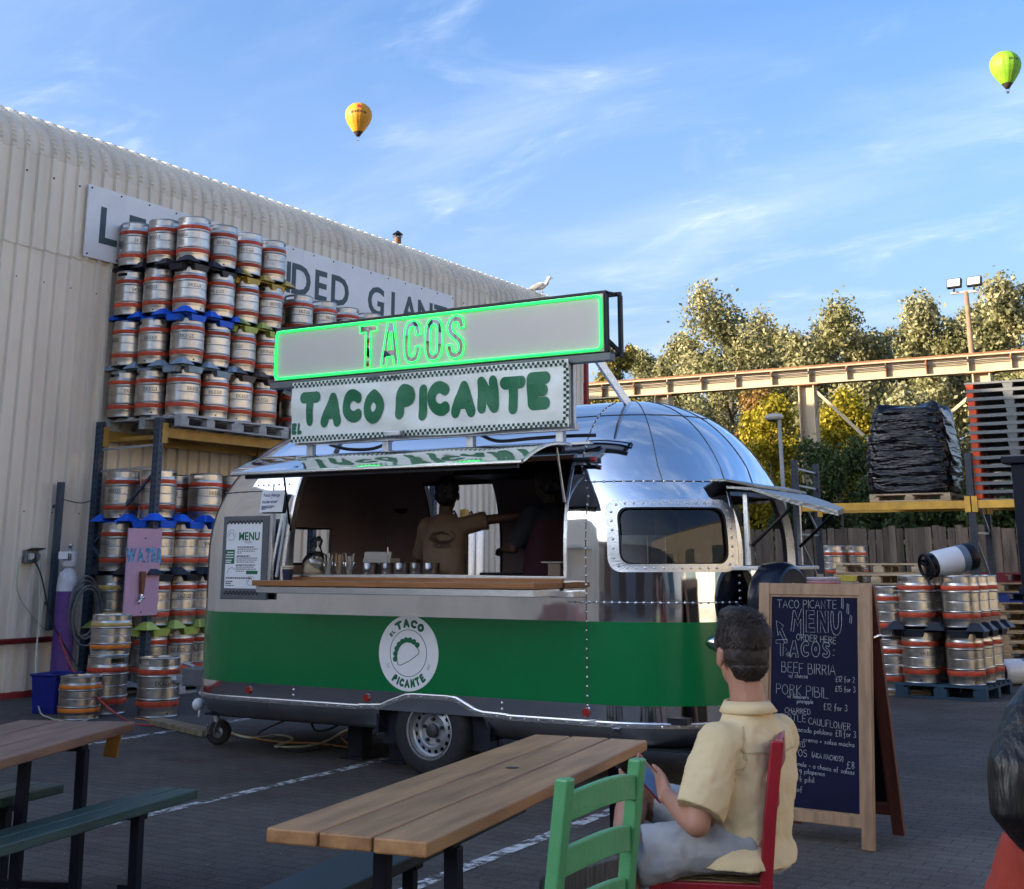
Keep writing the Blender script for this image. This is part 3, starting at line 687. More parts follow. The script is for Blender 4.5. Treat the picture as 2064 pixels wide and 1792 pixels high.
part('tap', tp, mat('chrome', (.7, .7, .72), .08, 1, .02), pk, smooth=True)
bo = M()
for z in (.04, .60, .86): bo.lathe([(.009, 0), (.009, .006)], 8, TR((.022, 0, z), 0, pi/2), cap1=True)
part('bolt', bo, ink, pk)

# gas bottle, hose, socket, post, bin by the wall
p = PX(130, 1250, .42)
cy = thing('gas_cylinder', 'tall purple gas cylinder with a white top leaning by the wall', 'gas cylinder', (.42, p.y, 0))
part('cylinder_body', M().lathe([(.09, 0), (.113, .02), (.116, .06), (.116, 1.16)], 24, cap0=True), mat('purple_paint', (.12, .05, .22), .45, 0, .2, 6, .04), cy, smooth=True)
part('shoulder', M().lathe([(.116, 1.16), (.117, 1.20), (.112, 1.27), (.09, 1.36), (.05, 1.40), (.04, 1.42)], 24, cap1=True), mat('chipped_white', (.60, .60, .62), .5, 0, .2, 12), cy, smooth=True)
gd = M(); gd.lathe([(.045, 1.42), (.075, 1.44), (.085, 1.50), (.085, 1.58), (.075, 1.60)], 16, skip=lambda i, j: i in (2,) and j % 8 in (4, 5, 6)); part('valve_guard', gd, MAT['chipped_white'], cy)
vl = M(); vl.tube([(0, 0, 1.42), (0, 0, 1.66)], .018, 10); vl.tube([(-.01, -.01, 1.60), (.03, -.07, 1.60)], .014, 8); vl.lathe([(.03, 0), (.034, .02), (.03, .03)], 12, TR((0, 0, 1.66)), cap1=True); part('valve', vl, steel2, cy, smooth=True)
part('paper_label', M().box(-.06, .06, -.132, -.130, 1.62, 1.70), paper, cy, rot=(0, 0, .3), loc=(0, 0, -.1))
c = PX(168, 1222, .75)
hs = M()
for k_ in range(6):
    r = .235+.028*random.uniform(-1, 1); dx = random.uniform(-.03, .03); pts = []
    for i in range(28):
        a = 2*pi*i/28; pts.append(V((.75+dx+k_*.012, c.y+.6*r*0+r*cos(a)*.80+random.uniform(-.006, .006), c.z+r*1.25*sin(a)-.02*k_)))
    hs.tube(pts, .0125, 7, closed=True)
tag(part('coiled_hose', hs, mat('grey_hose', (.10, .105, .11), .55, 0, .2, 20), None, smooth=True), 'coil of grey hose hanging on the rack post above the kegs', 'hose')
p = PX(55, 1112, 0)
so = thing('outdoor_socket', 'grey outdoor double socket with its lid up on the warehouse wall', 'socket', (.03, p.y, p.z-.05))
part('socket_box', M().box(0, .07, -.09, .09, -.07, .07), mat('socket_grey', (.16, .17, .18), .5), so, bevel=.01)
ld = M(); ld.box(0, .012, -.10, .10, 0, .10, TR((.07, 0, .072), 0, radians(78))); part('lid', ld, mat('smoked_lid', (.02, .022, .025), .3), so, bevel=.004)
for y in (-.04, .045): part('plug', M().box(.07, .12, y-.026, y+.026, -.04, .03), mat('plug_white' if y < 0 else 'plug_grey', (.5, .5, .48) if y < 0 else (.13, .13, .13), .5), so, bevel=.006)
def cable(name, pts, r, m_, label, n=10, cat='cable'):
    P = [V(p_) for p_ in pts]; out = []
    for i in range(len(P)-1):
        p0, p1, p2, p3 = P[max(0, i-1)], P[i], P[i+1], P[min(len(P)-1, i+2)]
        for k_ in range(n):
            t = k_/n; out.append(.5*((2*p1)+(p2-p0)*t+(2*p0-5*p1+4*p2-p3)*t*t+(3*p1-p0-3*p2+p3)*t*t*t))
    out.append(P[-1]); m = M(); m.tube(out, r, 6)
    return tag(part(name, m, m_, None, smooth=True), label, cat)
sy, sz = p.y, p.z-.05
cwhite = mat('cable_cream', (.50, .50, .36), .6); cblack = mat('cable_black', (.012, .012, .015), .5); cred = mat('hose_red', (.45, .045, .045), .45); corange = mat('cable_orange', (.50, .22, .08), .5)
a = PZ(78, 1350, .4); b_ = PZ(95, 1446, .01); e_ = PZ(180, 1456, .01)
cable('extension_cable', [(.14, sy+.045, sz-.02), (.16, sy+.06, sz-.12), (.30, sy+.0, sz-.7), PX(72, 1330, .9), PX(78, 1425, 1.5), PZ(100, 1447, .01), PZ(150, 1456, .01), PZ(182, 1448, .01), PZ(178, 1432, .01)], .0085, cwhite, 'cream extension cable hanging from the socket to the ground')
cable('power_cable', [(.14, sy-.04, sz-.02), (.20, sy+.05, sz-.2), PX(100, 1240, .3), PX(112, 1270, .45), PX(135, 1310, .7), PX(165, 1358, 1.3)], .009, cblack, 'black cable hanging from the socket behind the purple cylinder')
cable('red_hose', [PX(115, 1240, .25), PX(122, 1290, .6), PX(150, 1355, 1.6), PX(185, 1395, 2.2), PX(225, 1432, 2.75), PZ(262, 1455, .01), PZ(300, 1462, .01), PZ(372, 1458, .01)], .009, cred, 'thin red hose running down past the kegs to the ground')
cable('orange_lead', [PZ(272, 1448, .01), PZ(300, 1452, .012), PZ(318, 1459, .012), PZ(365, 1461, .012)], .008, corange, 'short pale orange lead lying by the lone keg')
cable('wall_cable', [(.04, sy-.07, sz+.02), (.06, sy-.13, sz-.05), (.05, sy-.12, sz-.4), (.05, sy+.2, sz-.75), (.05, sy+.55, sz-.95)], .006, cwhite, 'thin white cable looping down the ribbed wall beside the socket')
po = thing('wall_post', 'grey steel post standing against the ribbed wall beside the cylinder', 'post', (.14, .48, 0))
part('post', M().box(-.03, .03, -.035, .035, .72, 2.40), rackblue, po)
part('bracket', M().box(-.14, -.03, -.02, .02, 1.0, 1.04), rackblue, po); part('bracket', M().box(-.14, -.03, -.02, .02, 2.1, 2.14), rackblue, po)
cable('tie_wire', [(.17, .50, 2.20), (.14, .8, 2.17), (.12, 1.0, 2.22)], .006, cblack, 'thin wire tied between the grey post and the rack')
p = PZ(86, 1441)
bn = M(); bn.loft([[(sx*w_/2, sy_*d_/2, z) for sx, sy_ in ((-1, -1), (1, -1), (1, 1), (-1, 1))] for z, w_, d_ in ((0, .26, .34), (.36, .30, .40), (.365, .33, .43), (.385, .33, .43), (.385, .29, .39), (.05, .25, .32))])
tag(part('plastic_bin', bn, mat('blue_plastic', (.012, .02, .20), .4, 0, .1), None, loc=(p.x-.1, p.y+.22, 0), rot=(0, 0, .2), bevel=.006), 'dark blue plastic bin tucked behind the squat keg', 'bin')
# ------------------------------------------------------------------ the food trailer (local: x along, y away from the serving side, z up)
TX, TY = 7.13, -1.99
XL, XR, RLc, RRc, EL, ER, WD, ZC, ZTp = -2.55, 2.30, .60, .95, .95, 1.15, 2.2, 1.55, 2.70
def lev(z, ins=0.):
    q = min(max(0, (z-ZC)/(ZTp-ins-ZC)), .9995)
    lo_ = max(0, (.62-z)/.35)*.10 if z < .62 else 0
    hw = (WD/2-ins)*(1-q**2.2)**(1/2.2); e = (1-q**2.1)**(1/2.1)
    xl = XL+ins+EL*(1-e); xr = XR-ins-ER*(1-e)
    return hw, xl, xr, min(RLc-ins*.5, hw*.98), min(RRc-ins*.5, hw*.98)
C_ = WD/2
def sp(st, z, ins=0.):
    hw, xl, xr, rl, rr = lev(z, ins); k, a = st
    xa, xb = xl+rl, xr-rr
    if k == 'N': return V((min(max(a, xa), xb), C_-hw, z))
    if k == 'F': return V((min(max(a, xa), xb), C_+hw, z))
    ya, yb = C_-hw, C_+hw; t = radians(a) if k[0] in 'RL' and len(k) == 2 and k[1] in 'NF' else a
    if k == 'RN': return V((xb+rr*sin(t), ya+rr-rr*cos(t), z))
    if k == 'RF': return V((xb+rr*sin(t), yb-rr+rr*cos(t), z))
    if k == 'LN': return V((xa-rl*sin(t), ya+rl-rl*cos(t), z))
    if k == 'LF': return V((xa-rl*sin(t), yb-rl+rl*cos(t), z))
    if k == 'RE': return V((xr, ya+rr+(yb-ya-2*rr)*a, z))
    if k == 'LE': return V((xl, ya+rl+(yb-ya-2*rl)*a, z))
def nrm(st, z):
    e = .01; k, a = st; d = (k, a+(1 if k in ('RN', 'RF', 'LN', 'LF') else .01))
    t1 = sp(d, z)-sp(st, z); t2 = sp(st, z+e)-sp(st, z-e); n = t1.cross(t2)
    if n.length < 1e-9: return V((0, 0, 1))
    n.normalize(); c = V((0, C_, 1.2))
    return n if n.dot(sp(st, z)-c) > 0 else -n
nx = [-1.95, -1.66, -1.38, -1.36, -1.0, -.6, -.38, -.2, 0, .2, .39, .6, .85, 1.13, 1.15, 1.29]
rn = [0, 6, 11, 17, 23, 29, 35, 41, 47, 53, 58, 62, 68, 74, 80, 86, 90]
ST = [('N', x) for x in nx]+[('RN', t) for t in rn]+[('RE', a) for a in (.25, .5, .75)]+[('RF', t) for t in (90, 82, 74, 66, 62, 54, 46, 38, 30, 22, 14, 7, 0)]
ST += [('F', x) for x in (1.2, .9, .6, .3, 0, -.35, -.70, -1.08, -1.46, -1.8)]+[('LF', t) for t in (0, 12, 24, 36, 48, 60, 75, 90)]+[('LE', a) for a in (.95, .8, .65, .5, .35, .2)]+[('LN', t) for t in (90, 78, 66, 55, 44, 33, 22, 11, 0)]
ZL = [.44, .50, .57, .70, .84, .98, 1.10, 1.22, 1.34, 1.39, 1.45, 1.47, 1.55, 1.65, 1.76, 1.80, 1.86, 1.92, 1.97, 2.05, 2.13, 2.21, 2.24, 2.30, 2.36, 2.41, 2.46, 2.50, 2.54, 2.575, 2.605, 2.635, 2.657, 2.675, 2.688, 2.696, 2.699]
def is_open(s0, s1, z0, z1):
    k = s0[0]; zc = (z0+z1)/2
    if k == 'N' and s1[0] == 'N' and s0[1] >= -1.361 and s1[1] <= 1.131 and 1.39 < zc < 2.24: return 'hatch'
    if k == 'RN' and s1[0] == 'RN' and 11 <= s0[1] and s1[1] <= 58 and 1.47 < zc < 1.86: return 'win'
    if ((k == 'RN' and s0[1] >= 62) or k == 'RE' or (k == 'RF' and s0[1] > 62)) and 1.45 < zc < 1.97: return 'end'
    if k == 'RF' and s1[0] == 'RF' and 14 <= s1[1] and s0[1] <= 54 and 1.45 < zc < 1.97: return 'farwin'
    if k == 'F' and s1[0] == 'F' and s1[1] >= -1.461 and s0[1] <= -.69 and .55 < zc < 2.21: return 'door'
    if ((k == 'LE' and s0[1] > .501) or (k == 'LF' and s0[1] >= 59)) and 1.47 < zc < 1.80: return 'nose'
    if (k == 'LF' or k == 'LN') and False: return 'x'
    return None
def shell(ins, mats, green):
    m = M(); n = len(ST); 
    for z in ZL:
        zz = min(z, ZTp-ins-.002) if ins else z
        m.v += [tuple(sp(s, zz, ins)) for s in ST]
    for i in range(len(ZL)-1):
        for j in range(n):
            s0, s1 = ST[j], ST[(j+1) % n]
            if is_open(s0, s1, ZL[i], ZL[i+1]): continue
            m.f.append((i*n+j, i*n+(j+1) % n, (i+1)*n+(j+1) % n, (i+1)*n+j))
            g_ = green and .57 <= ZL[i] and ZL[i+1] <= 1.101 and not (s0[0] in ('F', 'RF', 'RE', 'LF') or (s0[0] == 'RN' and s0[1] >= 58))
            m.mi.append(1 if g_ else 0)
    m.f.append(tuple(range((len(ZL)-1)*n, len(ZL)*n))); m.mi.append(0)
    return m
tr = thing('food_trailer', 'rounded polished aluminium food trailer with a wide green band and open serving hatch', 'food trailer', (TX, TY, 0))
body = shell(0, None, True)
bme = body.mesh('shell', [alu, greenpaint]); autosmooth(bme, 50); part('shell', bme, None, tr)
liner = mat('dim_lining', (.36, .27, .27), .75, 0, .12, 2.5)
inn = shell(.05, None, False); ime = inn.mesh('lining', [liner]); autosmooth(ime, 50); part('lining', ime, None, tr)
part('floor', M().box(XL+.3, XR-.35, .12, WD-.12, .46, .50), darkmetal, tr)
# edges of the openings
def reveal(path, closed=True, w=.054, name='opening_trim', m_=aluflat, t=.012):
    rs = []
    for st, z in path:
        p_ = sp(st, z); n_ = nrm(st, z); rs.append((p_, n_))
    m = M(); k = len(rs)
    ctr = sum((p_ for p_, _ in rs), V())/k
    rings = []
    for p_, n_ in rs:
        inw = (ctr-p_); inw -= n_*inw.dot(n_); inw.normalize()
        rings.append([p_+n_*.004-inw*.012, p_+n_*.004+inw*t, p_-n_*w+inw*t, p_-n_*w-inw*.012])
    m.loft(rings, closed=closed); return part(name, m, m_, tr)
def rectpath(sts, z0, z1, zs):
    zi = [z for z in zs if z0 < z < z1]
    return [(s, z0) for s in sts]+[(sts[-1], z) for z in zi]+[(s, z1) for s in sts[::-1]]+[(sts[0], z) for z in zi[::-1]]
reveal(rectpath([('N', x) for x in nx if -1.361 <= x <= 1.131], 1.39, 2.24, ZL), name='hatch_trim', m_=aluflat)
reveal(rectpath([s for s in ST if (s[0] == 'RN' and s[1] >= 62) or s[0] == 'RE' or (s[0] == 'RF' and s[1] >= 62)], 1.45, 1.97, ZL), name='end_hatch_trim')
reveal(rectpath([('RF', t) for t in (54, 46, 38, 30, 22, 14)], 1.45, 1.97, ZL), name='far_window_trim', m_=aluflat)
reveal(rectpath([('F', x) for x in (-1.46, -1.08, -.70)], .56, 2.21, ZL), name='door_trim', m_=blackp)
reveal(rectpath([('LF', 60), ('LF', 75), ('LF', 90)]+[('LE', a) for a in (.95, .8, .65, .5)], 1.47, 1.80, ZL), name='nose_window_trim', m_=blackp)
# corner window: riveted frame and smoked pane
wst = [('RN', t) for t in (11, 17, 23, 29, 35, 41, 47, 53, 58)]
wf = M(); rings = []
pathw = rectpath(wst, 1.47, 1.86, ZL); ctr = V((0, 0, 0))
def wpt(t, z, off): s_ = ('RN', t); return sp(s_, z)+nrm(s_, z)*off
tin, zin, r_ = (10.5, 58.5), (1.465, 1.865), .05
def rrect(t0, t1, z0, z1, rt, rz, seg=5):
    out = []
    for (ct_, cz_, a0) in ((t1-rt, z0+rz, -90), (t1-rt, z1-rz, 0), (t0+rt, z1-rz, 90), (t0+rt, z0+rz, 180)):
        for i in range(seg+1):
            a = radians(a0+90*i/seg); out.append((ct_+rt*cos(a), cz_+rz*sin(a)))
    res = []
    for i in range(len(out)):
        (t_, z_), (t2, z2) = out[i], out[(i+1) % len(out)]
        n = max(1, int(max(abs(t2-t_)/3, abs(z2-z_)/.06)))
        res += [(t_+(t2-t_)*k/n, z_+(z2-z_)*k/n) for k in range(n)]
    return res
def ringband(name, A, B, off0, off1, m_, parent):
    n = 90
    def resample(L):
        P = L+[L[0]]; cum = [0]
        for a, b in zip(P, P[1:]): cum.append(cum[-1]+hypot((b[0]-a[0])/60, b[1]-a[1]))
        out = []; j = 0
        for i in range(n):
            t = cum[-1]*i/n
            while cum[j+1] < t: j += 1
            f_ = (t-cum[j])/max(1e-9, cum[j+1]-cum[j]); out.append((P[j][0]+(P[j+1][0]-P[j][0])*f_, P[j][1]+(P[j+1][1]-P[j][1])*f_))
        return out
    A, B = resample(A), resample(B)
    m = M(); m.loft([[wpt(a[0], a[1], off0), wpt(a[0], a[1], off1), wpt(b[0], b[1], off1), wpt(b[0], b[1], off0)] for a, b in zip(A, B)], closed=True)
    return part(name, m, m_, parent)
wfr = ringband('window_frame', rrect(6.5, 61.5, 1.425, 1.905, 5.5, .10), rrect(11.5, 57.5, 1.478, 1.852, 4.2, .075), .001, .012, aluflat, tr)
ringband('window_seal', rrect(11.5, 57.5, 1.478, 1.852, 4.2, .075), rrect(12.3, 56.7, 1.486, 1.844, 4.0, .072), .001, .009, blackp, tr)
smoke = glassy('smoked_glass', (.42, .44, .48), .015, .99)
gl_ = M(); tt = [9+i*3.5 for i in range(15)]
gl_.v = [tuple(wpt(t, z, -.012)) for z in (1.45, 1.6, 1.75, 1.88) for t in tt]
gl_.f = [(i*15+j, i*15+j+1, (i+1)*15+j+1, (i+1)*15+j) for i in range(3) for j in range(14)]; gl_.mi = [0]*len(gl_.f)
part('window_pane', gl_, smoke, tr, smooth=True)
# rivets
def rivets(name, pts, r=.0105, m_=aluflat, parent=None):
    m = M()
    for p_, n_ in pts:
        q = n_.to_track_quat('Z', 'Y').to_matrix().to_4x4(); q.translation = p_
        m.lathe([(r, -.001), (r*.8, r*.45), (r*.3, r*.7)], 6, q, cap1=True)
    return part(name, m, m_, parent or tr, kind='stuff')
def walk(pts, step):
    out = []; acc = 0
    for (p0, n0), (p1, n1) in zip(pts, pts[1:]):
        L = (p1-p0).length; d = step-acc
        while d <= L: out.append((p0.lerp(p1, d/L), n0)); d += step
        acc = (acc+L) % step if L < step-acc else L-(d-step)
    return out
def srow(sts, z): return [(sp(s, z), nrm(s, z)) for s in sts]
def fine(k, a, b, n): return [(k, a+(b-a)*i/n) for i in range(n+1)]
seamR = [(sp(('N', 1.29), z), nrm(('N', 1.29), z)) for z in np.linspace(.5, 2.2, 60)]
seamR += [(sp(('RN', 0.001), z), nrm(('RN', .5), z)) for z in np.linspace(2.22, 2.67, 30)]
lowR = srow(fine('N', 1.15, 1.30, 3)+fine('RN', 0, 64, 40), 1.225)
vs_ = [(sp(('RN', 63), z), nrm(('RN', 63), z)) for z in np.linspace(.5, 1.42, 30)]
eyeb = srow(fine('N', 1.30, 1.33, 2)+fine('RN', 0, 62, 40), 2.035)
wr = [(wpt(t, z, .012), nrm(('RN', t), z)) for t, z in rrect(9, 59.5, 1.452, 1.878, 4.8, .085)]
leftrow = srow(fine('N', -1.9, -1.45, 10), 2.10)
vL = [(sp(('N', -1.93), z), nrm(('N', -1.93), z)) for z in np.linspace(.5, 1.35, 30)]
vM = [[(sp(('N', x), z), nrm(('N', x), z)) for z in np.linspace(.46, .56, 6)] for x in (-1.25, .62, 1.30)]
rivets('rivet_row', walk(seamR, .060)+walk(lowR, .055)+walk(vs_, .05)+walk(eyeb, .07)+walk(wr+wr[:1], .062)+walk(leftrow, .055)+sum((walk(a, .04) for a in vM), []))
# panel seams: thin dark laps following the skin
def seam(pts, name='panel_seam', r=.0035, m_=None):
    m = M(); m.tube([p_+n_*.001 for p_, n_ in pts], r, 5); return part(name, m, m_ or mat('seam_dark', (.09, .095, .10), .5, .6), tr)
seam(seamR); seam(eyeb); seam(lowR, m_=aluflat)
zs = [2.05+.02*i for i in range(37)]
for t in (33, 62, 80): seam([(sp(('RN', t), z), nrm(('RN', t), z)) for z in np.linspace(2.03, 2.69, 50)])
seam([(sp(('RF', 80), z), nrm(('RF', 80), z)) for z in np.linspace(2.0, 2.69, 50)])
seam(srow(fine('N', -1.36, 1.3, 20)+fine('RN', 0, 90, 30), 2.54))
seam(srow(fine('LN', 60, 0, 12)+fine('N', -1.95, -1.5, 4), 2.05)); 
for t in (40,): seam([(sp(('LN', t), z), nrm(('LN', t), z)) for z in np.linspace(1.2, 2.68, 60)])
# lower trim line with the wheel arch, and the belly below
arch = [(-.62, .455), (-.42, .465), (-.36, .49), (-.20, .545), (-.13, .553), (.17, .553), (.24, .545), (.40, .475), (.46, .462), (.66, .455)]
def trimz(x):
    for (a, za), (b, zb) in zip(arch, arch[1:]):
        if a <= x <= b: return za+(zb-za)*(x-a)/(b-a)
    return .452
tl = [(sp(s, .45), nrm(s, .45)) for s in fine('LN', 90, 0, 14)+fine('N', -1.95, -.62, 10)]
tl += [(V((x, 0, z)), V((0, -1, 0))) for x, z in arch]+[(sp(s, .45), nrm(s, .45)) for s in fine('N', .67, 1.35, 8)+fine('RN', 0, 90, 18)]
m = M(); rings = []
for p_, n_ in tl:
    z = V((0, 0, 1)); p_ = p_.copy(); rings.append([p_+n_*.002+z*.018, p_+n_*.012+z*.016, p_+n_*.014+z*.010, p_+n_*.012-z*.018, p_+n_*.002-z*.02])
m.loft(rings); part('rub_rail', m, aluflat, tr)
rivets('rail_rivet', [(p_+n_*.017+V((0, 0, -.004)), n_) for p_, n_ in walk([(a+V((0, 0, 0)), b) for a, b in tl], .11)], .006, alu)
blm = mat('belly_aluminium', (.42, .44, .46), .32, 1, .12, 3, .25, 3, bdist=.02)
by = M(); nb_ = 7; sts = fine('LN', 90, 0, 12)+[('N', x) for x in np.linspace(-1.9, 1.3, 60)]+fine('RN', 0, 90, 16)
def bz(i): a = radians(90*i/(nb_-1)); return .44-.15*sin(a), .17*(1-cos(a))
grid = []
for s in sts:
    col = []
    p0, n0 = sp(s, .45), nrm(s, .45)
    for i in range(nb_): z, d = bz(i); q = p0-n0*d; col.append((q.x, q.y, z))
    grid.append(col)
for i in range(len(sts)-1):
    xm = (grid[i][0][0]+grid[i+1][0][0])/2
    if sts[i][0] == 'N' and -.44 < xm < .50: continue
    b0 = len(by.v); by.v += grid[i]+grid[i+1]
    for k in range(nb_-1): by.f.append((b0+k, b0+k+1, b0+nb_+k+1, b0+nb_+k)); by.mi.append(0)
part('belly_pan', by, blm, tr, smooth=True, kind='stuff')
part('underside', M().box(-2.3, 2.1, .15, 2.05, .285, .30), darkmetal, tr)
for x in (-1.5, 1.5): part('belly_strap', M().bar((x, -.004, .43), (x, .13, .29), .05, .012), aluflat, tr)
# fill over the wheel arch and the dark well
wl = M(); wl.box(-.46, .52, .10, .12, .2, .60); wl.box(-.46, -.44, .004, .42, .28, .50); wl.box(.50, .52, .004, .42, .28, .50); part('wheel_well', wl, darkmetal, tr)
fa = M()
for (a, za), (b, zb) in zip(arch[1:], arch[2:-1]):
    fa.add([(a, .002, za-.01), (b, .002, zb-.01), (b*1.02+.0, .16, zb+.0), (a*1.02, .16, za+.0)], [(0, 1, 2, 3)])
for sx, xa, xb in ((-1, -.44, -.66), (1, .46, .70)):
    fa.add([(xa, .0, .45), (xb, .0, .45), (xb, .02, .40), (xa+.03*sx, .06, .31)], [(0, 1, 2, 3)])
part('arch_flare', fa, blm, tr)
# wheel
def wheel(parent, x, y, side):
    ty = M(); ty.lathe([(.175, -.095), (.20, -.10), (.27, -.105), (.305, -.085), (.315, -.05), (.315, .05), (.305, .085), (.27, .105), (.20, .10), (.175, .095)], 40)
    t_ = part('tyre', ty, rubber, parent, loc=(x, y, .315), rot=(pi/2*side, 0, 0), auto=50)
    rimm = mat('wheel_silver', (.38, .39, .40), .38, .7, .12, 10)
    r = M(); r.lathe([(.185, -.09), (.190, .095), (.196, .102), (.186, .104), (.178, .09), (.172, .055), (.160, .045), (.155, .047), (.132, .052), (.127, .054), (.112, .060), (.106, .056), (.095, .040), (.05, .036), (.048, .05)], 64, skip=lambda i, j: i == 7 and j % 4 in (1, 2))
    rim = part('rim', r, rimm, t_, auto=30)
    part('rim_back', M().lathe([(.175, .0), (.02, .0)], 32), blackp, t_)
    h = M(); h.lathe([(.048, .03), (.046, .072), (.030, .078)], 20, cap1=True)
    for k in range(5): a = 2*pi*k/5+.3; h.lathe([(.013, .035), (.013, .062), (.009, .068)], 6, TR((.078*cos(a), .078*sin(a), 0)), cap1=True)
    part('hub', h, mat('hub_dark', (.05, .05, .055), .5, .5, .3, 20), t_, auto=30)
wheel(tr, 0, .115, 1); wheel(tr, 0, WD-.115, -1)
part('axle', M().tube([(0, .2, .315), (0, 2.0, .315)], .03, 8), darkmetal, tr)
# logo roundel on the band
lg = M(); n = 64; cx, cz, R_ = -.18, .844, .265
lg.loft([[(cx+R_*cos(2*pi*k/n), -.0015, cz+R_*sin(2*pi*k/n)) for k in range(n)], [(cx+R_*cos(2*pi*k/n), -.004, cz+R_*sin(2*pi*k/n)) for k in range(n)]])
logo = part('logo_roundel', lg, paper, tr)
ll = M()
def arc_text(txt, h, r, mid, up=True, rr_=.15, gap=.10, kx=1.):
    L, w = fatword(txt, h, h*rr_, gap); w *= kx
    for ch, st_ in L:
        def put(x, y, off):
            x = x*kx
            if up: a = mid-(x-w/2)/r; rr = r+y
            else: a = mid+(x-w/2)/r; rr = r-y
            return (cx+rr*cos(a), -.0050-off, cz+rr*sin(a))
        fatmesh(ll, st_, h*rr_, put)
arc_text('TACO', .062, .178, radians(87), kx=.95); arc_text('EL', .030, .184, radians(137)); arc_text('PICANTE', .062, .243, radians(-88), False, kx=.92)
arc_text('Est', .020, .210, radians(-152), False, .05); arc_text('2021', .020, .214, radians(-27), False, .05)
part('logo_lettering', ll, greenink, tr)
lr = M(); lr.tube([(cx+.163*cos(2*pi*k/48), -.005, cz+.163*sin(2*pi*k/48)) for k in range(48)], .0022, 5, closed=True)
# a plain filled taco, drawn in outline
def tq(x, y): a = radians(28); return (cx+.005+x*cos(a)-y*sin(a), -.0055, cz-.035+x*sin(a)+y*cos(a))
sh_ = [tq(.105*cos(pi*k/20), .115*sin(pi*k/20)) for k in range(21)]+[tq(-.09, -.012), tq(0, -.02), tq(.09, -.012)]
lr.tube(sh_, .0026, 5, closed=True)
part('logo_drawing', lr, greenink, tr)
lf = M()
for k in range(9):
    a = pi*(.12+.76*k/8); x, y = .118*cos(a), .130*sin(a); q = [tq(x+.022*cos(2*pi*i/10), y+.020*sin(2*pi*i/10)) for i in range(10)]
    lf.add([(p_[0], -.0045-.0002*k, p_[2]) for p_ in q], [tuple(range(10))])
part('logo_filling', lf, greenink, tr)
# marker lamps, lock, grab bar
rl_ = mat('lamp_red', (.28, .02, .015), .25, 0, .1, coat=.5)
for x in (-1.70, -.55, 1.28):
    l_ = M(); l_.lathe([(.030, 0), (.030, .008), (.026, .014)], 16, TR((x, -.001, .515), pi/2), cap1=True); part('marker_lamp', l_, rl_, tr)
hs_ = ('RN', 52); hp, hn = sp(hs_, .97), nrm(hs_, .97)
m = M(); m.ball((0, 0, 0), (.085, .10, .055), None, 16, 10); part('tail_lamp', m, MAT['chrome'], tr, smooth=True, loc=hp, rot=(0, 0, radians(-50)))
pg = M(); pt = sp(('RN', 3), 2.17); pn = nrm(('RN', 3), 2.17)
pg.tube([pt, pt+pn*.05], .014, 8); pg.tube([pt+pn*.05+V((-.10, 0, 0)), pt+pn*.05+V((.05, 0, 0))], .016, 8); part('side_lamp', pg, darkmetal, tr)
part('lamp_lens', M().tube([pt+pn*.05+V((.05, 0, 0)), pt+pn*.05+V((.085, 0, 0))], .019, 10), rl_, tr)
# serving counter, hatch flap, stays
oak = mat('oiled_counter', (.28, .115, .035), .35, 0, .3, 2.5, .12, 40, stretch=(1, 14, 14), coat=.25)
cn = part('counter', M().box(-1.355, 1.115, -.41, -.01, 1.315, 1.355), oak, tr, bevel=.004)
part('counter_board', M().box(-1.34, 1.11, .07, .36, 1.352, 1.382), oak, tr, bevel=.003)
part('counter_step', M().box(-1.352, 1.112, -.012, .068, 1.345, 1.379), oak, tr, bevel=.003)
part('counter_channel', M().box(-1.33, 1.10, -.39, -.03, 1.262, 1.313), aluflat, tr, bevel=.004)
part('counter_bracket', M().box(1.06, 1.24, -.10, -.004, 1.255, 1.30), aluflat, tr, bevel=.004)
part('counter_bracket', M().box(-1.45, -1.28, -.10, -.004, 1.255, 1.30), aluflat, tr, bevel=.004)
fp = []
for i in range(13):
    t = i/12; y = .05-.68*t; z = 2.305-.020*t-.135*t*t+.02*sin(pi*t); fp.append((y, z))
fl_ = M(); n = 30
for dz in (0, -.018):
    for i, (y, z) in enumerate(fp):
        for k in range(n+1): x = -1.42+2.58*k/n; fl_.v.append((x, y, z+dz+.004*sin(x*7+i*.9)*(i/12)))
q = 13*(n+1)
for i in range(12):
    for k in range(n):
        a = i*(n+1)+k; fl_.f += [(a, a+1, a+n+2, a+n+1), (q+a, q+a+n+1, q+a+n+2, q+a+1)]
for k in range(n): a = 12*(n+1)+k; fl_.f.append((a, a+1, q+a+1, q+a))
for i in range(12):
    for k in (0, n): a = i*(n+1)+k; fl_.f.append((a, a+n+1, q+a+n+1, q+a))
fl_.mi = [0]*len(fl_.f)
fme = fl_.mesh('hatch_flap', alu); autosmooth(fme, 40); part('hatch_flap', fme, None, tr)
ed = M()
for x in (-1.415, 1.155): ed.tube([(x, y, z-.012) for y, z in fp], .014, 6)
ed.tube([(-1.415, fp[-1][0], fp[-1][1]-.012), (1.155, fp[-1][0], fp[-1][1]-.012)], .013, 6); part('flap_edge', ed, aluflat, tr)
part('flap_frame', M().box(-1.30, 1.10, -.60, -.57, 2.10, 2.135), darkmetal, tr); part('flap_frame', M().box(-1.30, 1.12, -.02, .03, 2.245, 2.285), darkmetal, tr)
part('hinge_rail', M().box(-1.46, 1.30, .07, .12, 2.30, 2.316), galv, tr)
OT = V((TX, TY, 0))
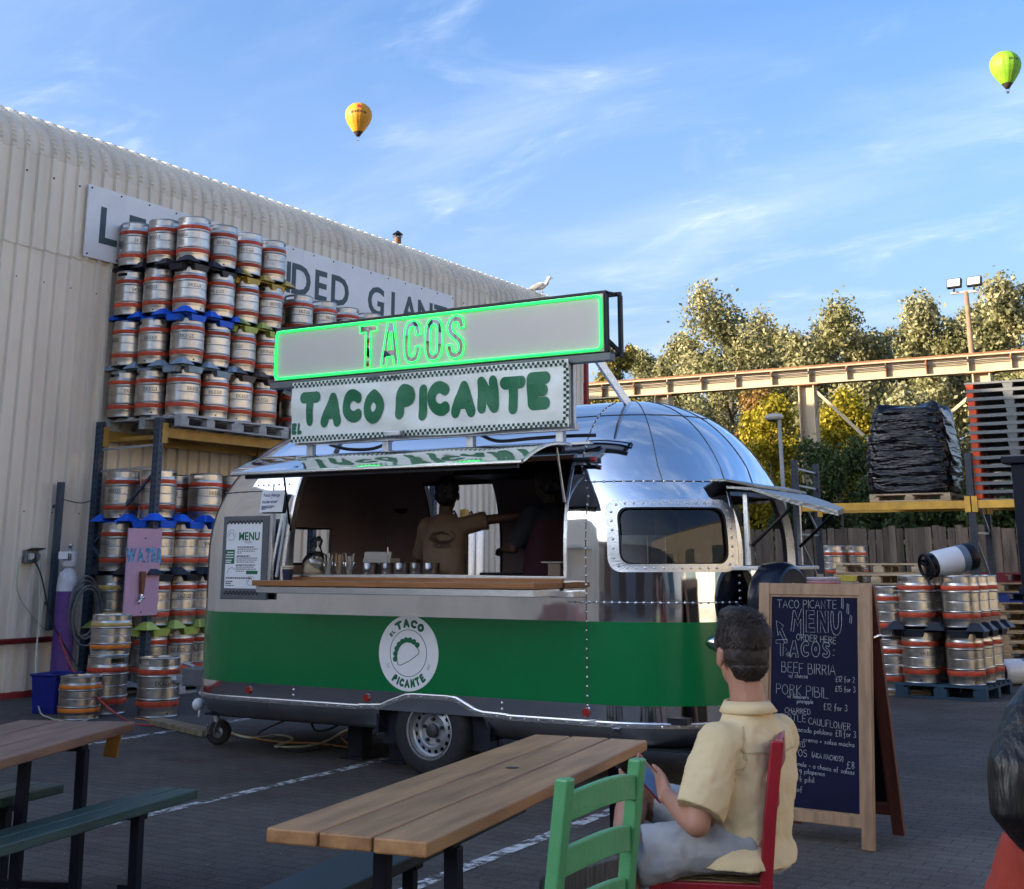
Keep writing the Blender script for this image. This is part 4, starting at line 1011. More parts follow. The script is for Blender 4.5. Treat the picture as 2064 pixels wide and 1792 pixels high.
for qa, qb, ya, yb, mm in (((573, 964), (585, 1068), -.30, .01, blackp), ((1122, 902), (1138, 1012), -.06, .02, galv)):
    a_, b_ = PY(*qa, TY+ya)-OT, PY(*qb, TY+yb)-OT; part('gas_stay', M().tube([a_, a_.lerp(b_, .5), b_], [.008, .008, .012], 8), mm, tr)
for dx in (0, .06, .12):
    part('loose_strip', M().bar((-1.49+dx, -.045, 1.375), (-1.41+dx*.6, -.02, 1.86), .028, .018), aluflat if dx != .06 else galv, tr)
# end hatch with its flap, screens and spare wheel
hf = M(); hy0, hy1 = .44, 1.60
hf.loft([[(x, y, z), (x, y, z-.02)] for x, y, z in ()] or [[(2.16, hy0, 2.00), (2.16, hy1, 2.00), (2.16, hy1, 1.985), (2.16, hy0, 1.985)], [(2.34, hy0, 1.985), (2.34, hy1, 1.985), (2.34, hy1, 1.965), (2.34, hy0, 1.965)], [(2.62, hy0, 1.90), (2.50, hy1, 1.93), (2.50, hy1, 1.90), (2.62, hy0, 1.87)], [(2.93, hy0, 1.82), (2.62, hy1, 1.88), (2.62, hy1, 1.845), (2.93, hy0, 1.785)]])
part('end_flap', hf, mat('dull_aluminium', (.20, .205, .21), .35, .9, .2, 6, .2, 40), tr)
hd_ = M(); hd_.loft([[(2.05, hy0-.03, 2.05), (2.05, hy1, 2.05), (2.05, hy1, 2.035), (2.05, hy0-.03, 2.035)], [(2.17, hy0-.03, 2.045), (2.17, hy1, 2.045), (2.17, hy1, 2.03), (2.17, hy0-.03, 2.03)], [(2.34, hy0+.05, 2.005), (2.34, hy1, 2.005), (2.34, hy1, 1.99), (2.34, hy0+.05, 1.99)]])
part('drip_rail', hd_, MAT['dull_aluminium'], tr)
for y in (.62, 1.62): part('end_stay', M().tube([(2.26, y, 1.60), (2.56, y, 1.86)], .012, 8), blackp, tr)
scr = glassy('clear_screen', (.90, .93, .93), .01, .97)
for yy, a, b in ((.60, 1.47, 1.95), (1.70, 1.47, 1.95)): part('end_screen_post', M().box(2.22, 2.25, yy-.015, yy+.015, a, b), aluflat, tr)
part('end_counter', M().box(1.75, 2.36, .45, 1.75, 1.435, 1.462), steel2, tr, bevel=.004)
part('worktop', M().box(1.16, 1.72, .30, 1.6, 1.36, 1.40), steel2, tr)
SWY = (PX(1572, 1212, TX+2.47)-V((TX, TY, 0))).y
sw = part('spare_wheel_cover', M().lathe([(.08, -.12), (.235, -.115), (.265, -.08), (.27, .0), (.27, .06), (.252, .095), (.228, .108), (.21, .104), (.0, .10)], 40), mat('cover_vinyl', (.006, .009, .020), .28, 0, .1, 4, coat=.25, spec=.3), tr, loc=(2.47, SWY, 1.22), rot=(pi/2, 0, radians(82)), auto=40)
dk = M(); dk.lathe([(.135, .1035), (.0, .104)], 32); part('cover_disc', dk, paper, sw)
dl = M(); gl, w = layout('TACO', .062, off=.035, sx=.8)
for ch, vs, fs in gl: dl.add([((.085+y)*sin((x-w/2)/.085), (.072+y)*cos((x-w/2)/.085), .106) for x, y in vs], fs)
part('cover_lettering', dl, greenink, sw)
# nose: drawbar, hitch, jockey wheel, cover
db = M(); db.bar((-2.35, .75, .32), (-3.25, 1.07, .38), .07, .08); db.bar((-2.35, 1.45, .32), (-3.25, 1.13, .38), .07, .08); part('drawbar', db, galv, tr)
part('hitch_box', M().box(-3.34, -2.72, .92, 1.28, .40, .56), mat('hitch_grey', (.16, .165, .17), .5, .3, .2), tr, bevel=.015)
cp = M(); cp.bar((-3.2, 1.1, .44), (-3.55, 1.1, .44), .07, .06); cp.ball((-3.58, 1.1, .43), (.06, .05, .045)); cp.tube([(-3.3, 1.1, .47), (-3.38, 1.1, .56), (-3.50, 1.1, .58)], .016, 8); part('coupling', cp, galv, tr)
jk = M(); jk.tube([(-2.40, .40, .20), (-2.40, .40, .44)], .025, 10); part('jockey_tube', jk, galv, tr)
fk = M(); fk.bar((-2.40, .365, .21), (-2.49, .41, .10), .012, .05, (0, 1, 0)); fk.bar((-2.40, .435, .21), (-2.49, .49, .10), .012, .05, (0, 1, 0)); part('jockey_fork', fk, galv, tr)
jw = M(); jw.lathe([(.045, -.03), (.085, -.032), (.104, -.016), (.104, .016), (.085, .032), (.045, .03)], 24); w_ = part('jockey_wheel', jw, rubber, tr, loc=(-2.48, .52, .105), rot=(pi/2, 0, radians(25)), auto=40)
part('jockey_rim', M().lathe([(.046, -.03), (.05, -.02), (.02, -.026), (.02, .026), (.05, .02), (.046, .03)], 20), MAT['wheel_silver'], w_)
lp_ = M(); lp_.ball((-2.52, .30, .34), (.05, .05, .05)); lp_.tube([(-2.5, .30, .30), (-2.5, .30, .24)], .012, 6); part('corner_step', lp_, white, tr, smooth=True)
# roof prop and posts that carry the signs are on the sign frame
# ------------------------------------------------------------------ signs above the trailer (world = trailer local + offset)
def TL(x, y, z): return V((TX+x, TY+y, z))
ns = thing('neon_sign', 'long grey box sign outlined in lit green neon reading TACOS above the trailer', 'neon sign', TL(0, 0, 0))
X0, X1, Z0, Z1 = -1.58, 1.455, 2.935, 3.35
glow = mat('green_neon', (.008, .80, .085), .4, 0, 0, emit=.95)
sgrey = mat('sign_panel_grey', (.50, .475, .45), .55, 0, .03, 2)
NEON = dict(T='0,1 .64,1 .64,.84 .41,.84 .41,0 .23,0 .23,.84 0,.84', A='0,0 .22,1 .44,1 .66,0 .48,0 .45,.2 .21,.2 .18,0|.24,.36 .42,.36 .36,.78 .30,.78', C='.58,.64 .58,.75 .5,.94 .3,1 .1,.94 0,.75 0,.25 .1,.06 .3,0 .5,.06 .58,.25 .58,.38 .41,.38 .41,.26 .37,.17 .3,.15 .21,.17 .17,.26 .17,.74 .21,.83 .3,.85 .37,.83 .41,.74 .41,.64', O='.3,1 .1,.94 0,.75 0,.25 .1,.06 .3,0 .5,.06 .6,.25 .6,.75 .5,.94|.3,.85 .21,.82 .18,.72 .18,.28 .21,.18 .3,.15 .39,.18 .42,.28 .42,.72 .39,.82', S='.58,.70 .58,.78 .5,.95 .3,1 .1,.95 0,.78 0,.68 .08,.55 .34,.40 .40,.32 .40,.22 .35,.16 .28,.15 .20,.18 .17,.26 .17,.34 0,.34 0,.24 .08,.06 .28,0 .5,.06 .58,.22 .58,.34 .5,.47 .24,.62 .18,.70 .18,.78 .23,.84 .3,.85 .37,.83 .41,.76 .41,.70')
NL = []; x = 0; nh = .335
for ch in 'TACOS':
    lps = []; mxw = 0
    for pl_ in NEON[ch].split('|'):
        pts = [tuple(map(float, q.split(','))) for q in pl_.split()]; mxw = max([mxw]+[p_[0] for p_ in pts])
        if ch in 'COS': pts = [r_ for i in range(len(pts)) for r_ in ((pts[i][0]*.78+pts[(i+1) % len(pts)][0]*.22, pts[i][1]*.78+pts[(i+1) % len(pts)][1]*.22), (pts[i][0]*.22+pts[(i+1) % len(pts)][0]*.78, pts[i][1]*.22+pts[(i+1) % len(pts)][1]*.78))]
        lps.append([(x+a, b) for a, b in pts])
    NL.append((ch, lps)); x += mxw+.17
kx = .985/(x-.17)
NL = [(ch, [[(-.70+a*kx, 2.975+b*nh) for a, b in lp_] for lp_ in lps]) for ch, lps in NL]
def rr2(x0, x1, y0, y1, r, n=6):
    out = []
    for cx_, cy_, a0 in ((x1-r, y0+r, -90), (x1-r, y1-r, 0), (x0+r, y1-r, 90), (x0+r, y0+r, 180)):
        for i in range(n+1): a = radians(a0+90*i/n); out.append((cx_+r*cos(a), cy_+r*sin(a)))
    return out
from mathutils.geometry import delaunay_2d_cdt
pv = [(-.75, Z0), (.34, Z0), (.34, Z1), (-.75, Z1)]; pe = [(0, 1), (1, 2), (2, 3), (3, 0)]
for ch, lps in NL:
    for lp_ in lps:
        b0 = len(pv); pv += lp_; n = len(lp_); pe += [(b0+i, b0+(i+1) % n) for i in range(n)]
cv, ce, cf = delaunay_2d_cdt([V(p_) for p_ in pv], pe, [], 0, 1e-5)[:3]
def inside(p_, lp_):
    r = False; n = len(lp_)
    for i in range(n):
        (x1, y1), (x2, y2) = lp_[i], lp_[(i+1) % n]
        if (y1 > p_[1]) != (y2 > p_[1]) and p_[0] < (x2-x1)*(p_[1]-y1)/(y2-y1)+x1: r = not r
    return r
keep = []
for f in cf:
    c = (sum(cv[i].x for i in f)/len(f), sum(cv[i].y for i in f)/len(f))
    if not any(sum(inside(c, lp_) for lp_ in lps) % 2 for ch, lps in NL): keep.append(tuple(f))
pn = M(); n = len(cv); pn.v = [(v_.x, 0, v_.y) for v_ in cv]; pn.f = keep; pn.mi = [0]*len(keep)
pn.box(X0, -.75, 0, .010, Z0, Z1); pn.box(.34, X1, 0, .010, Z0, Z1)
part('panel', pn, sgrey, ns)
def ntube(pts, r, n=6): m = M(); m.tube([(x, -.014, z) for x, z in pts], r, n, closed=True); return m
part('neon_outline', ntube(rr2(X0+.014, X1-.014, Z0+.014, Z1-.014, .04), .0085), glow, ns, smooth=True)
for ch, lps in NL:
    m = M()
    for lp_ in lps: m.tube([(x, -.013, z) for x, z in lp_], .0058, 6, closed=True)
    part('neon_letter', m, glow, ns, smooth=True)
fr = M()
for y in (.03, .13):
    k = .0 if y < .1 else .06
    for z in (Z0-.012, Z1+.012): fr.box(X0-.02+k, X1+.02+k, y-.018, y+.018, z-.014, z+.014)
    for x in (X0-.012, X1+.012): fr.box(x-.014+k, x+.014+k, y-.018, y+.018, Z0, Z1)
for x in (X0, X1+.05):
    for z in (Z0-.01, Z1+.01): fr.bar((x-.03, .03, z), (x, .13, z), .02, .02)
for x in (-.5, .5): fr.bar((x, .03, Z1+.01), (x, .13, Z1+.01), .02, .02)
part('sign_frame', fr, darkmetal, ns, bevel=.003)
bm2 = M(); bm2.box(-1.60, 1.52, -.03, .05, 2.865, 2.918); part('carrier_beam', bm2, mat('carrier_grey', (.10, .115, .125), .5, .3, .1), ns, bevel=.003)
br = M(); br.box(-1.34, 1.22, .0, .06, 2.395, 2.445)
for x in (-1.20, -.45, .32, 1.08): br.box(x-.03, x+.03, .02, .07, 2.315, 2.40)
for x in (-1.30, 1.18): br.box(x-.02, x+.02, .02, .06, 2.44, 2.87)
part('banner_rail', br, galv, ns, bevel=.003)
part('prop', M().bar(PY(1203, 722, TY+.25)-TL(0, 0, 0), PY(1270, 820, TY+.80)-TL(0, 0, 0), .022, .075), aluflat, ns); part('prop', M().bar((-1.56, .10, 2.86), (-1.25, .55, 2.62), .03, .03), galv, ns)
part('stay', M().bar((1.44, .02, 3.05), (1.50, .22, 2.93), .02, .03), darkmetal, ns)
# banner
bn = thing('banner', 'white cloth banner with green lettering EL TACO PICANTE hung under the neon sign', 'banner', TL(0, -.045, 0))
BX0, BX1, BZ0, BZ1 = -1.335, 1.20, 2.415, 2.895
def bwave(x, z): return -.010*sin(x*3.1+z*2)-.006*sin(x*9+z*14)-.004*sin(x*23-z*9)-.003*sin(z*31+x*5)
m = M(); nx_, nz_ = 110, 24
for j in range(nz_+1):
    for i in range(nx_+1):
        x = BX0+(BX1-BX0)*i/nx_; z = BZ0+(BZ1-BZ0)*j/nz_; m.v.append((x, bwave(x, z), z-.008*sin(pi*i/nx_*4)*(1-j/nz_)))
for j in range(nz_):
    for i in range(nx_): a = j*(nx_+1)+i; m.f.append((a, a+1, a+nx_+2, a+nx_+1)); m.mi.append(0)
part('cloth', m, mat('banner_cloth', (.70, .745, .70), .8, 0, .07, 3, .35, 9, bdist=.02), bn, smooth=True)
part('cloth_back', M().box(BX0+.01, BX1-.01, .035, .04, BZ0+.02, BZ1-.02), MAT['banner_cloth'], bn)
def onb(pts): return [(x, bwave(x, z)-.0035, z) for x, z in pts]
def subdiv(vs, fs, L=.12):      # keeps lettering lying on the waves
    bm = bmesh.new(); V_ = [bm.verts.new((x, y, 0)) for x, y in vs]
    for f in fs:
        try: bm.faces.new([V_[i] for i in f])
        except ValueError: pass
    bmesh.ops.triangulate(bm, faces=bm.faces[:])
    for _ in range(3):
        es = [e for e in bm.edges if e.calc_length() > L]
        if not es: break
        bmesh.ops.subdivide_edges(bm, edges=es, cuts=1)
        bmesh.ops.triangulate(bm, faces=[f for f in bm.faces if len(f.verts) > 3])
    bm.verts.index_update(); r = ([(v.co.x, v.co.y) for v in bm.verts], [tuple(v.index for v in f.verts) for f in bm.faces]); bm.free(); return r
def bword(txt, h, r, x0, x1, z, gap, jit=.010):
    L, w = fatword(txt, h, r, gap); k = (x1-x0)/w
    for i, (ch, st_) in enumerate(L):
        dz = jit*(-1)**i; tilt = .03*(-1)**(i+1); m = M()
        def put(x, y, off): X = x0+x*k+tilt*y; return (X, bwave(X, z+y+dz)-.0035-off, z+y+dz)
        fatmesh(m, st_, r, put); part('letter', m, greenink, bn)
bword('TACO', .275, .046, -1.24, -.425, 2.528, .03); bword('PICANTE', .275, .046, -.325, 1.055, 2.535, .03); bword('EL', .092, .015, -1.33, -1.225, 2.478, .06, .0)
ck = M(); cs = .0205
for z0 in (BZ0+.004, BZ1-.045):
    for i in range(int((BX1-BX0)/cs)):
        for j in range(2):
            if (i+j) % 2: continue
            x = BX0+i*cs; z = z0+j*cs; ck.add(onb([(x, z), (x+cs, z), (x+cs, z+cs), (x, z+cs)]), [(0, 1, 2, 3)])
for i in range(int((BZ1-BZ0-.09)/cs)):
    for j in range(2):
        if (i+j) % 2: continue
        x = BX1-.043+j*cs; z = BZ0+.048+i*cs; ck.add(onb([(x, z), (x+cs, z), (x+cs, z+cs), (x, z+cs)]), [(0, 1, 2, 3)])
part('checker_border', ck, mat('checker_dark', (.012, .05, .03), .7), bn)
lb = M(); lb.cbox((-.30, -.05, 2.438), (.15, .05, .035)); tag(part('spot_lamp', lb, galv, None, loc=TL(0, -.03, 0), bevel=.006), 'small grey lamp clipped to the rail under the banner', 'lamp')
cable('roof_cable', [TL(-1.15, .22, 2.41), TL(-.9, .15, 2.36), TL(-.65, .14, 2.355), TL(-.45, .12, 2.41)], .013, cblack, 'black cable sagging on the roof behind the left rail posts')
cable('roof_cable', [TL(.36, .12, 2.41), TL(.5, .14, 2.36), TL(.8, .13, 2.365), TL(1.1, .15, 2.37), TL(1.28, .2, 2.37)], .013, cblack, 'black cable lying along the roof behind the right rail posts')

# menu board and paper notice on the trailer's left panel
mb_ = thing('menu_board', 'grey framed menu board with chequered edges on the trailer left of the hatch', 'menu board', TL(-2.01, -.02, 1.20), radians(-2))
part('frame', M().box(0, .50, -.03, .0, 0, .65), mat('frame_grey', (.13, .14, .155), .45, .3, .1), mb_, bevel=.006)
part('sheet', M().box(.045, .435, -.0335, -.031, .085, .595), paper, mb_)
def flat(m, x, z, txt, size, off=0, sx=.9, gap=.1, y=-.0345):
    gl, w = layout(txt, size, off=off, sx=sx, gap=gap)
    for ch, vs, fs in gl: m.add([(x+a, y, z+b) for a, b in vs], fs)
tx1, tx2 = M(), M()
flat(tx1, .185, .46, 'MENU', .088, .03, .92); 
bars = [(.20, .418, .30, .010), (.16, .375, .20, .008)]
flat(tx2, .25, .435, 'TACOS', .024, .008)
y_ = .405
for ln in ((.175, .18, .009), (.175, .22, .006), (.175, .19, .006), (.175, .05, .006), None, (.17, .14, .009), (.17, .23, .006), (.17, .22, .006), (.17, .20, .006), None, (.165, .21, .009), (.165, .20, .006), (.165, .22, .006), (.165, .09, .006)):
    if ln is None: y_ -= .008; continue
    x, l_, h = ln; a = x
    while a < x+l_:
        wd_ = random.uniform(.012, .034); tx2.box(a, min(a+wd_, x+l_), -.0345, -.034, y_-h*.5, y_+h*.5); a += wd_+.006
    y_ -= .0155
for (x, z, l_, h) in ((.06, .165, .28, .010), (.06, .138, .075, .008), (.06, .122, .06, .008), (.06, .106, .095, .006)):
    a = x
    while a < x+l_: wd_ = random.uniform(.012, .03); tx2.box(a, min(a+wd_, x+l_), -.0345, -.034, z-h/2, z+h/2); a += wd_+.005
tx1.box(.046, .145, -.0345, -.034, .275, .385); tx1.box(.28, .405, -.0345, -.034, .195, .222)
part('lettering', tx1, greenink, mb_); 
for (x, z, l_) in ((.065, .365, .07), (.05, .345, .085), (.05, .325, .085), (.05, .30, .07), (.05, .287, .06)): 
    wl_ = tx1
wt = M()
for (x, z, l_) in ((.065, .365, .07), (.05, .345, .085), (.05, .325, .085), (.05, .303, .07), (.05, .288, .06)): wt.box(x, x+l_, -.0355, -.035, z-.004, z+.004)
part('list_lines', wt, paper, mb_)
for cx_, cz_, r_ in ((.10, .50, .045), (.33, .145, .04)):
    tx2.tube([(cx_+r_*cos(2*pi*k/20), -.0345, cz_+r_*.9*sin(2*pi*k/20)) for k in range(20)], .0013, 4, closed=True); tx2.tube([(cx_+r_*.6*cos(pi*k/10), -.0345, cz_-.012+r_*.7*sin(pi*k/10)) for k in range(11)], .002, 4)
tx2.tube([(.075+.045*(1-cos(pi*k/14)), -.0345, .20+.045*sin(pi*k/14)) for k in range(12)], .0015, 4)
for z0 in (.60-.0, .052):
    for i in range(20):
        for j in range(2):
            if (i+j) % 2 == 0: tx2.box(.045+i*.0195, .045+(i+1)*.0195, -.0345, -.034, z0-.005+j*.014-.010, z0-.005+j*.014+.004)
part('print', tx2, ink, mb_)
part('edge_strip', M().box(.515, .545, -.04, 0, .06, .66), aluflat, mb_, bevel=.003)
nt_ = thing('paper_notice', 'white paper Food Allergy or Intolerance notice stuck beside the hatch', 'notice', TL(-1.69, .035, 1.875), radians(-1.5))
nt_.rotation_euler[0] = radians(-8)
pm = M(); pm.v = [(x, -.02-.006*sin(x*14), z) for z in (0, .09, .175) for x in np.linspace(0, .245, 8)]; pm.f = [(j*8+i, j*8+i+1, j*8+i+9, j*8+i+8) for j in range(2) for i in range(7)]; pm.mi = [0]*14
part('sheet', pm, paper, nt_, smooth=True)
nl = M(); blueink = mat('blue_ink', (.03, .05, .20), .6)
flat(nl, .03, .125, 'Food Allergy', .036, .012, .88, .08, -.0275); flat(nl, .11, .108, 'or', .018, .004, y=-.0275); flat(nl, .025, .072, 'Intolerance?', .036, .012, .88, .08, -.0275)
for z, l_ in ((.05, .13), (.042, .14), (.034, .12), (.024, .05)): nl.box(.02, .02+l_, -.0275, -.027, z-.0022, z+.0022)
part('lettering', nl, blueink, nt_)
part('hook', M().tube([(.12, -.02, .17), (.12, -.02, .21)], .006, 6), ink, nt_)

# things on the counter
def vessel(name, label, cat, x, y, z, prof, m_, n=24, group=None, inner=True):
    t_ = thing(name, label, cat, TL(x, y, z), 0, group)
    me_ = M().lathe(prof, n, cap0=True).mesh('vessel', m_); autosmooth(me_, 40); part('vessel', me_, None, t_); return t_
cup = vessel('paper_cup', 'dark blue paper cup with a cream rim on the counter', 'cup', -1.27, -.10, 1.356, [(.034, 0), (.046, .098)], mat('cup_blue', (.015, .022, .06), .5))
part('rim', M().lathe([(.047, .092), (.049, .104), (.046, .106), (.044, .095)], 24), mat('cream', (.62, .58, .45), .6), cup); part('stripe', M().lathe([(.0455, .080), (.0468, .087)], 24), mat('cream', (.6, .6, .5)), cup)
pot = mat('pan_steel', (.50, .50, .51), .22, 1, .08, 8)
for i, (x, nm) in enumerate(((-.70, 'first'), (-.545, 'second'), (-.40, 'third'), (-.275, 'fourth'), (-.13, 'fifth'))):
    t_ = vessel('steel_pot', 'small steel food pot on the counter, %s from the left' % nm, 'pot', x, .20+.03*(i % 2), 1.383, [(.058, 0), (.064, .01), (.064, .062), (.067, .068), (.067, .098), (.070, .102), (.062, .102), (.060, .02), (0.001, .018)], pot, group='steel food pots on the counter')
ld = M(); ld.tube([(.0, 0, 0), (.006, .0, .10), (.0, .0, .16)], .005, 6); t_ = thing('ladle', 'ladle with a black handle standing in a steel pot', 'ladle', TL(-.545, .21, 1.45)); part('shank', ld, pot, t_); part('handle', M().tube([(-.0, 0, .15), (-.012, 0, .235)], [.010, .013], 8), blackp, t_); part('bowl', M().ball((0, 0, -.01), (.03, .03, .02)), pot, t_, smooth=True)
bx = M(); bx.box(-.14, .12, -.07, .07, 0, .135); t_ = thing('card_box', 'open white card box behind the steel pots', 'box', TL(-.70, .36, 1.383)); part('box', bx, mat('card_white', (.42, .40, .38), .8), t_, bevel=.004); part('lid', M().box(-.14, .12, -.075, -.07, .10, .175, TR((0, 0, 0), radians(-8))), MAT['card_white'], t_); part('contents', M().box(-.08, .05, -.04, .05, .135, .17), ink, t_)
clear = glassy('clear_plastic', (.86, .87, .88), .03, .93)
for i, x in enumerate((-1.05, -.955, -.87)):
    t_ = vessel('clear_tumbler', 'clear plastic tumbler %s' % ('holding plastic forks beside the paper cup', 'holding wooden sticks, between the other two tumblers', 'holding spoons beside the white card box')[i], 'tumbler', x, .12+.02*i, 1.383, [(.030, 0), (.040, .11)], clear, group='tumblers of cutlery on the counter')
    st_ = M()
    for k in range(6):
        a = k*1.05+i; st_.bar((.012*cos(a), .012*sin(a), .005), (.035*cos(a), .035*sin(a), .15+.012*(k % 3)), .010, .004)
    part('cutlery', st_, mat('stick_wood', (.42, .29, .16), .7) if i == 1 else mat('fork_white', (.50, .48, .44), .4), t_)
bgm = M(); bgm.ball((0, 0, .09), (.12, .10, .10), None, 18, 12); bgm.tube([(0, 0, .16), (.01, 0, .22), (-.005, 0, .27)], [.06, .028, .05], 12)
t_ = thing('bread_bag', 'clear plastic bag of tortillas tied at the top, behind the paper cup', 'bag', TL(-1.22, .18, 1.383)); o = part('bag', bgm, clear, t_, smooth=True); part('contents', M().lathe([(.095, .01), (.10, .03), (.10, .10), (.06, .13), (0, .135)], 20, cap0=True), mat('tortilla', (.40, .33, .22), .8, 0, .2, 12), t_, smooth=True)
wr_ = M(); 
for k in range(5): a = k*1.3; wr_.tube([(.03*cos(a), .03*sin(a), .22), (.05*cos(a), .05*sin(a), .27), (.02*cos(a+1), .02*sin(a+1), .30)], .010, 6)
part('tie', wr_, ink, t_)
bk = M(); bk.box(-.05, .05, -.05, .05, 0, .10); t_ = thing('napkin_box', 'brown card napkin box at the right end of the counter', 'box', TL(.99, .14, 1.383)); part('box', bk, mat('kraft', (.16, .115, .08), .8), t_, bevel=.004); part('tray', M().box(-.10, .055, -.06, .06, .102, .11), pot, t_)
t_ = thing('steel_bowl', 'round metal bowl behind the corner window', 'bowl', TL(1.60, .65, 1.402)); part('bowl', M().lathe([(.06, 0), (.12, .05), (.13, .06), (.12, .058)], 24, cap0=True), pot, t_, smooth=True)
t_ = thing('steel_tray', 'upright clear divider and steel trays behind the corner window', 'tray', TL(1.35, .75, 1.402)); part('panel', M().box(-.2, .2, 0, .006, 0, .28), galv, t_); part('post', M().box(.06, .07, -.02, -.01, 0, .28), alu, t_)
# fittings inside the back wall
o = part('wall_vent', M().lathe([(.085, 0), (.08, .012)], 24, cap1=True), blackp, tr, loc=(-1.78, 2.10, 1.99), rot=(pi/2, 0, 0)); o.scale = (1, .72, 1)
part('tap_plate', M().box(-2.40, -2.35, 2.05, 2.06, 1.92, 2.02), mat('plate', (.22, .2, .2), .5), tr)
part('extractor_hood', M().loft([[(-.48, 1.3, 2.45), (.9, 1.3, 2.45), (.9, 2.0, 2.45), (-.48, 2.0, 2.45)], [(-.62, 1.2, 2.20), (.9, 1.2, 2.20), (.9, 2.05, 2.20), (-.62, 2.05, 2.20)]]), darkmetal, tr)
part('tall_unit', M().box(.05, 1.1, 1.55, 2.0, .5, 2.2), mat('unit_black', (.010, .011, .014), .5), tr)
part('back_bench', M().box(-.66, .05, 1.72, 2.0, .5, 1.40), mat('bench_steel', (.08, .085, .09), .35, .6), tr)
tk_ = [(.62, 8.05, 'left'), (.70, 8.45, 'middle'), (.62, 8.85, 'right')]
for x, y, n in tk_:
    t_ = thing('steel_tank', 'slim vertical steel tank by the warehouse seen through the trailer door, %s of three' % n, 'tank', (x, y, 0), 0, 'slim steel tanks by the warehouse')
    part('tank_body', M().lathe([(.12, 0), (.15, .02), (.15, 1.95), (.13, 2.02), (.05, 2.06)], 24, cap0=True, cap1=True), aluflat, t_, auto=40); part('pipe', M().tube([(0, 0, 2.05), (0, .03, 2.25), (0, .12, 2.30), (0, .2, 2.22), (0, .2, 2.0)], .018, 8), blackp, t_, smooth=True)
t_ = thing('bollard', 'dark post with a yellow cap by the slim steel tanks', 'bollard', (1.0, 7.9, 0)); part('post', M().lathe([(.07, 0), (.07, 2.0)], 18), darkmetal, t_, smooth=True); part('cap', M().lathe([(.072, 2.0), (.072, 2.30), (.0, 2.32)], 18), mat('rack_yellow', (.44, .26, .055)), t_)
# ------------------------------------------------------------------ beer tables and benches
def plankmat(name, a, b, rough=.5):
    return mat(name, a, rough, 0, .3, 1.6, .25, 34, col2=b, stretch=(9, 1, 9), rand=.10, bdist=.006, det=8, rvar=.1)
topwood = plankmat('honey_wood', (.235, .105, .038), (.40, .215, .090))
darkwood = plankmat('weathered_brown_wood', (.135, .068, .045), (.25, .145, .098))
greenwood = plankmat('worn_green_boards', (.010, .045, .043), (.045, .085, .078), .45)
bluewood = plankmat('dark_blue_boards', (.004, .010, .024), (.012, .024, .045), .55)
legm = mat('navy_steel_leg', (.006, .008, .018), .45, 0, .2, 10, spec=.25)
def beer_table(loc, rz, L, W, H, nb, m_, label, cat, name, group=None, hole=False, th=.042, legs=(.28, ), round_=.006):
    t = thing(name, label, cat, loc, rz, group)           # local: y runs from the far end (0) towards -y, x across
    bw = W/nb
    for i in range(nb):
        x = -W/2+bw*(i+.5)
        if hole and i == 1:
            m = M(); m.box(-bw/2+.004, bw/2-.004, -L, 0, H-th, H); b_ = part('plank', m, m_, t, loc=(x, 0, .001), bevel=round_)
            part('parasol_hole', M().lathe([(.026, H+.0012), (.0, H+.0011)], 20, TR((0, -L*.42, 0))), ink, b_)
        else: part('plank', M().box(-bw/2+.004, bw/2-.004, -L-random.uniform(-.008, .008), random.uniform(-.006, .006), H-th, H), m_, t, loc=(x, 0, random.uniform(-.0015, .0015)), bevel=round_)
    for y in (-legs[0], -L+legs[0]):
        part('batten', M().box(-W/2+.05, W/2-.05, y-.03, y+.03, H-th-.035, H-th-.002), legm, t)
        for sx in ((.6,) if H < .6 else (-.15, 1)):
            lg = M(); lg.bar((sx*(W/2-.06), y, H-th-.03), (sx*(W/2-.05), y, .0), .045, .045, (0, 1, 0)); part('leg', lg, legm, t, bevel=.003)
        part('foot_rail', M().bar((-W/2+.07, y, .10), (W/2-.07, y, .10), .03, .03), legm, t)
    return t
a, b, c_, d = (PZ(*q, .75) for q in ((536, 1667), (864, 1699), (1308, 1490), (1075, 1482)))
mid = (c_+d)/2; dv = ((a+b)/2-mid); L_ = dv.length; ang = atan2(dv.y, dv.x)+pi/2
W_ = ((b-a).length+(c_-d).length)/2
tb = beer_table((mid.x, mid.y, 0), ang, L_, W_, .75, 3, topwood, 'honey brown plank table with a parasol hole in the middle foreground', 'table', 'beer_table', 'plank tables', True, legs=(.30,))
e1, e2, e3, e4 = (PZ(*q, .46) for q in ((552, 1792), (742, 1702), (656, 1793), (846, 1714)))
m1 = (e2+e4)/2; dv = ((e1+e3)/2-m1); bang = atan2(dv.y, dv.x)+pi/2; bw_ = .27
far = m1-dv.normalized()*1.05
beer_table((far.x, far.y, 0), bang, 2.3, bw_, .46, 1, bluewood, 'dark blue bench running under the honey brown plank table', 'bench', 'bench', 'benches beside the plank tables', legs=(1.0,))
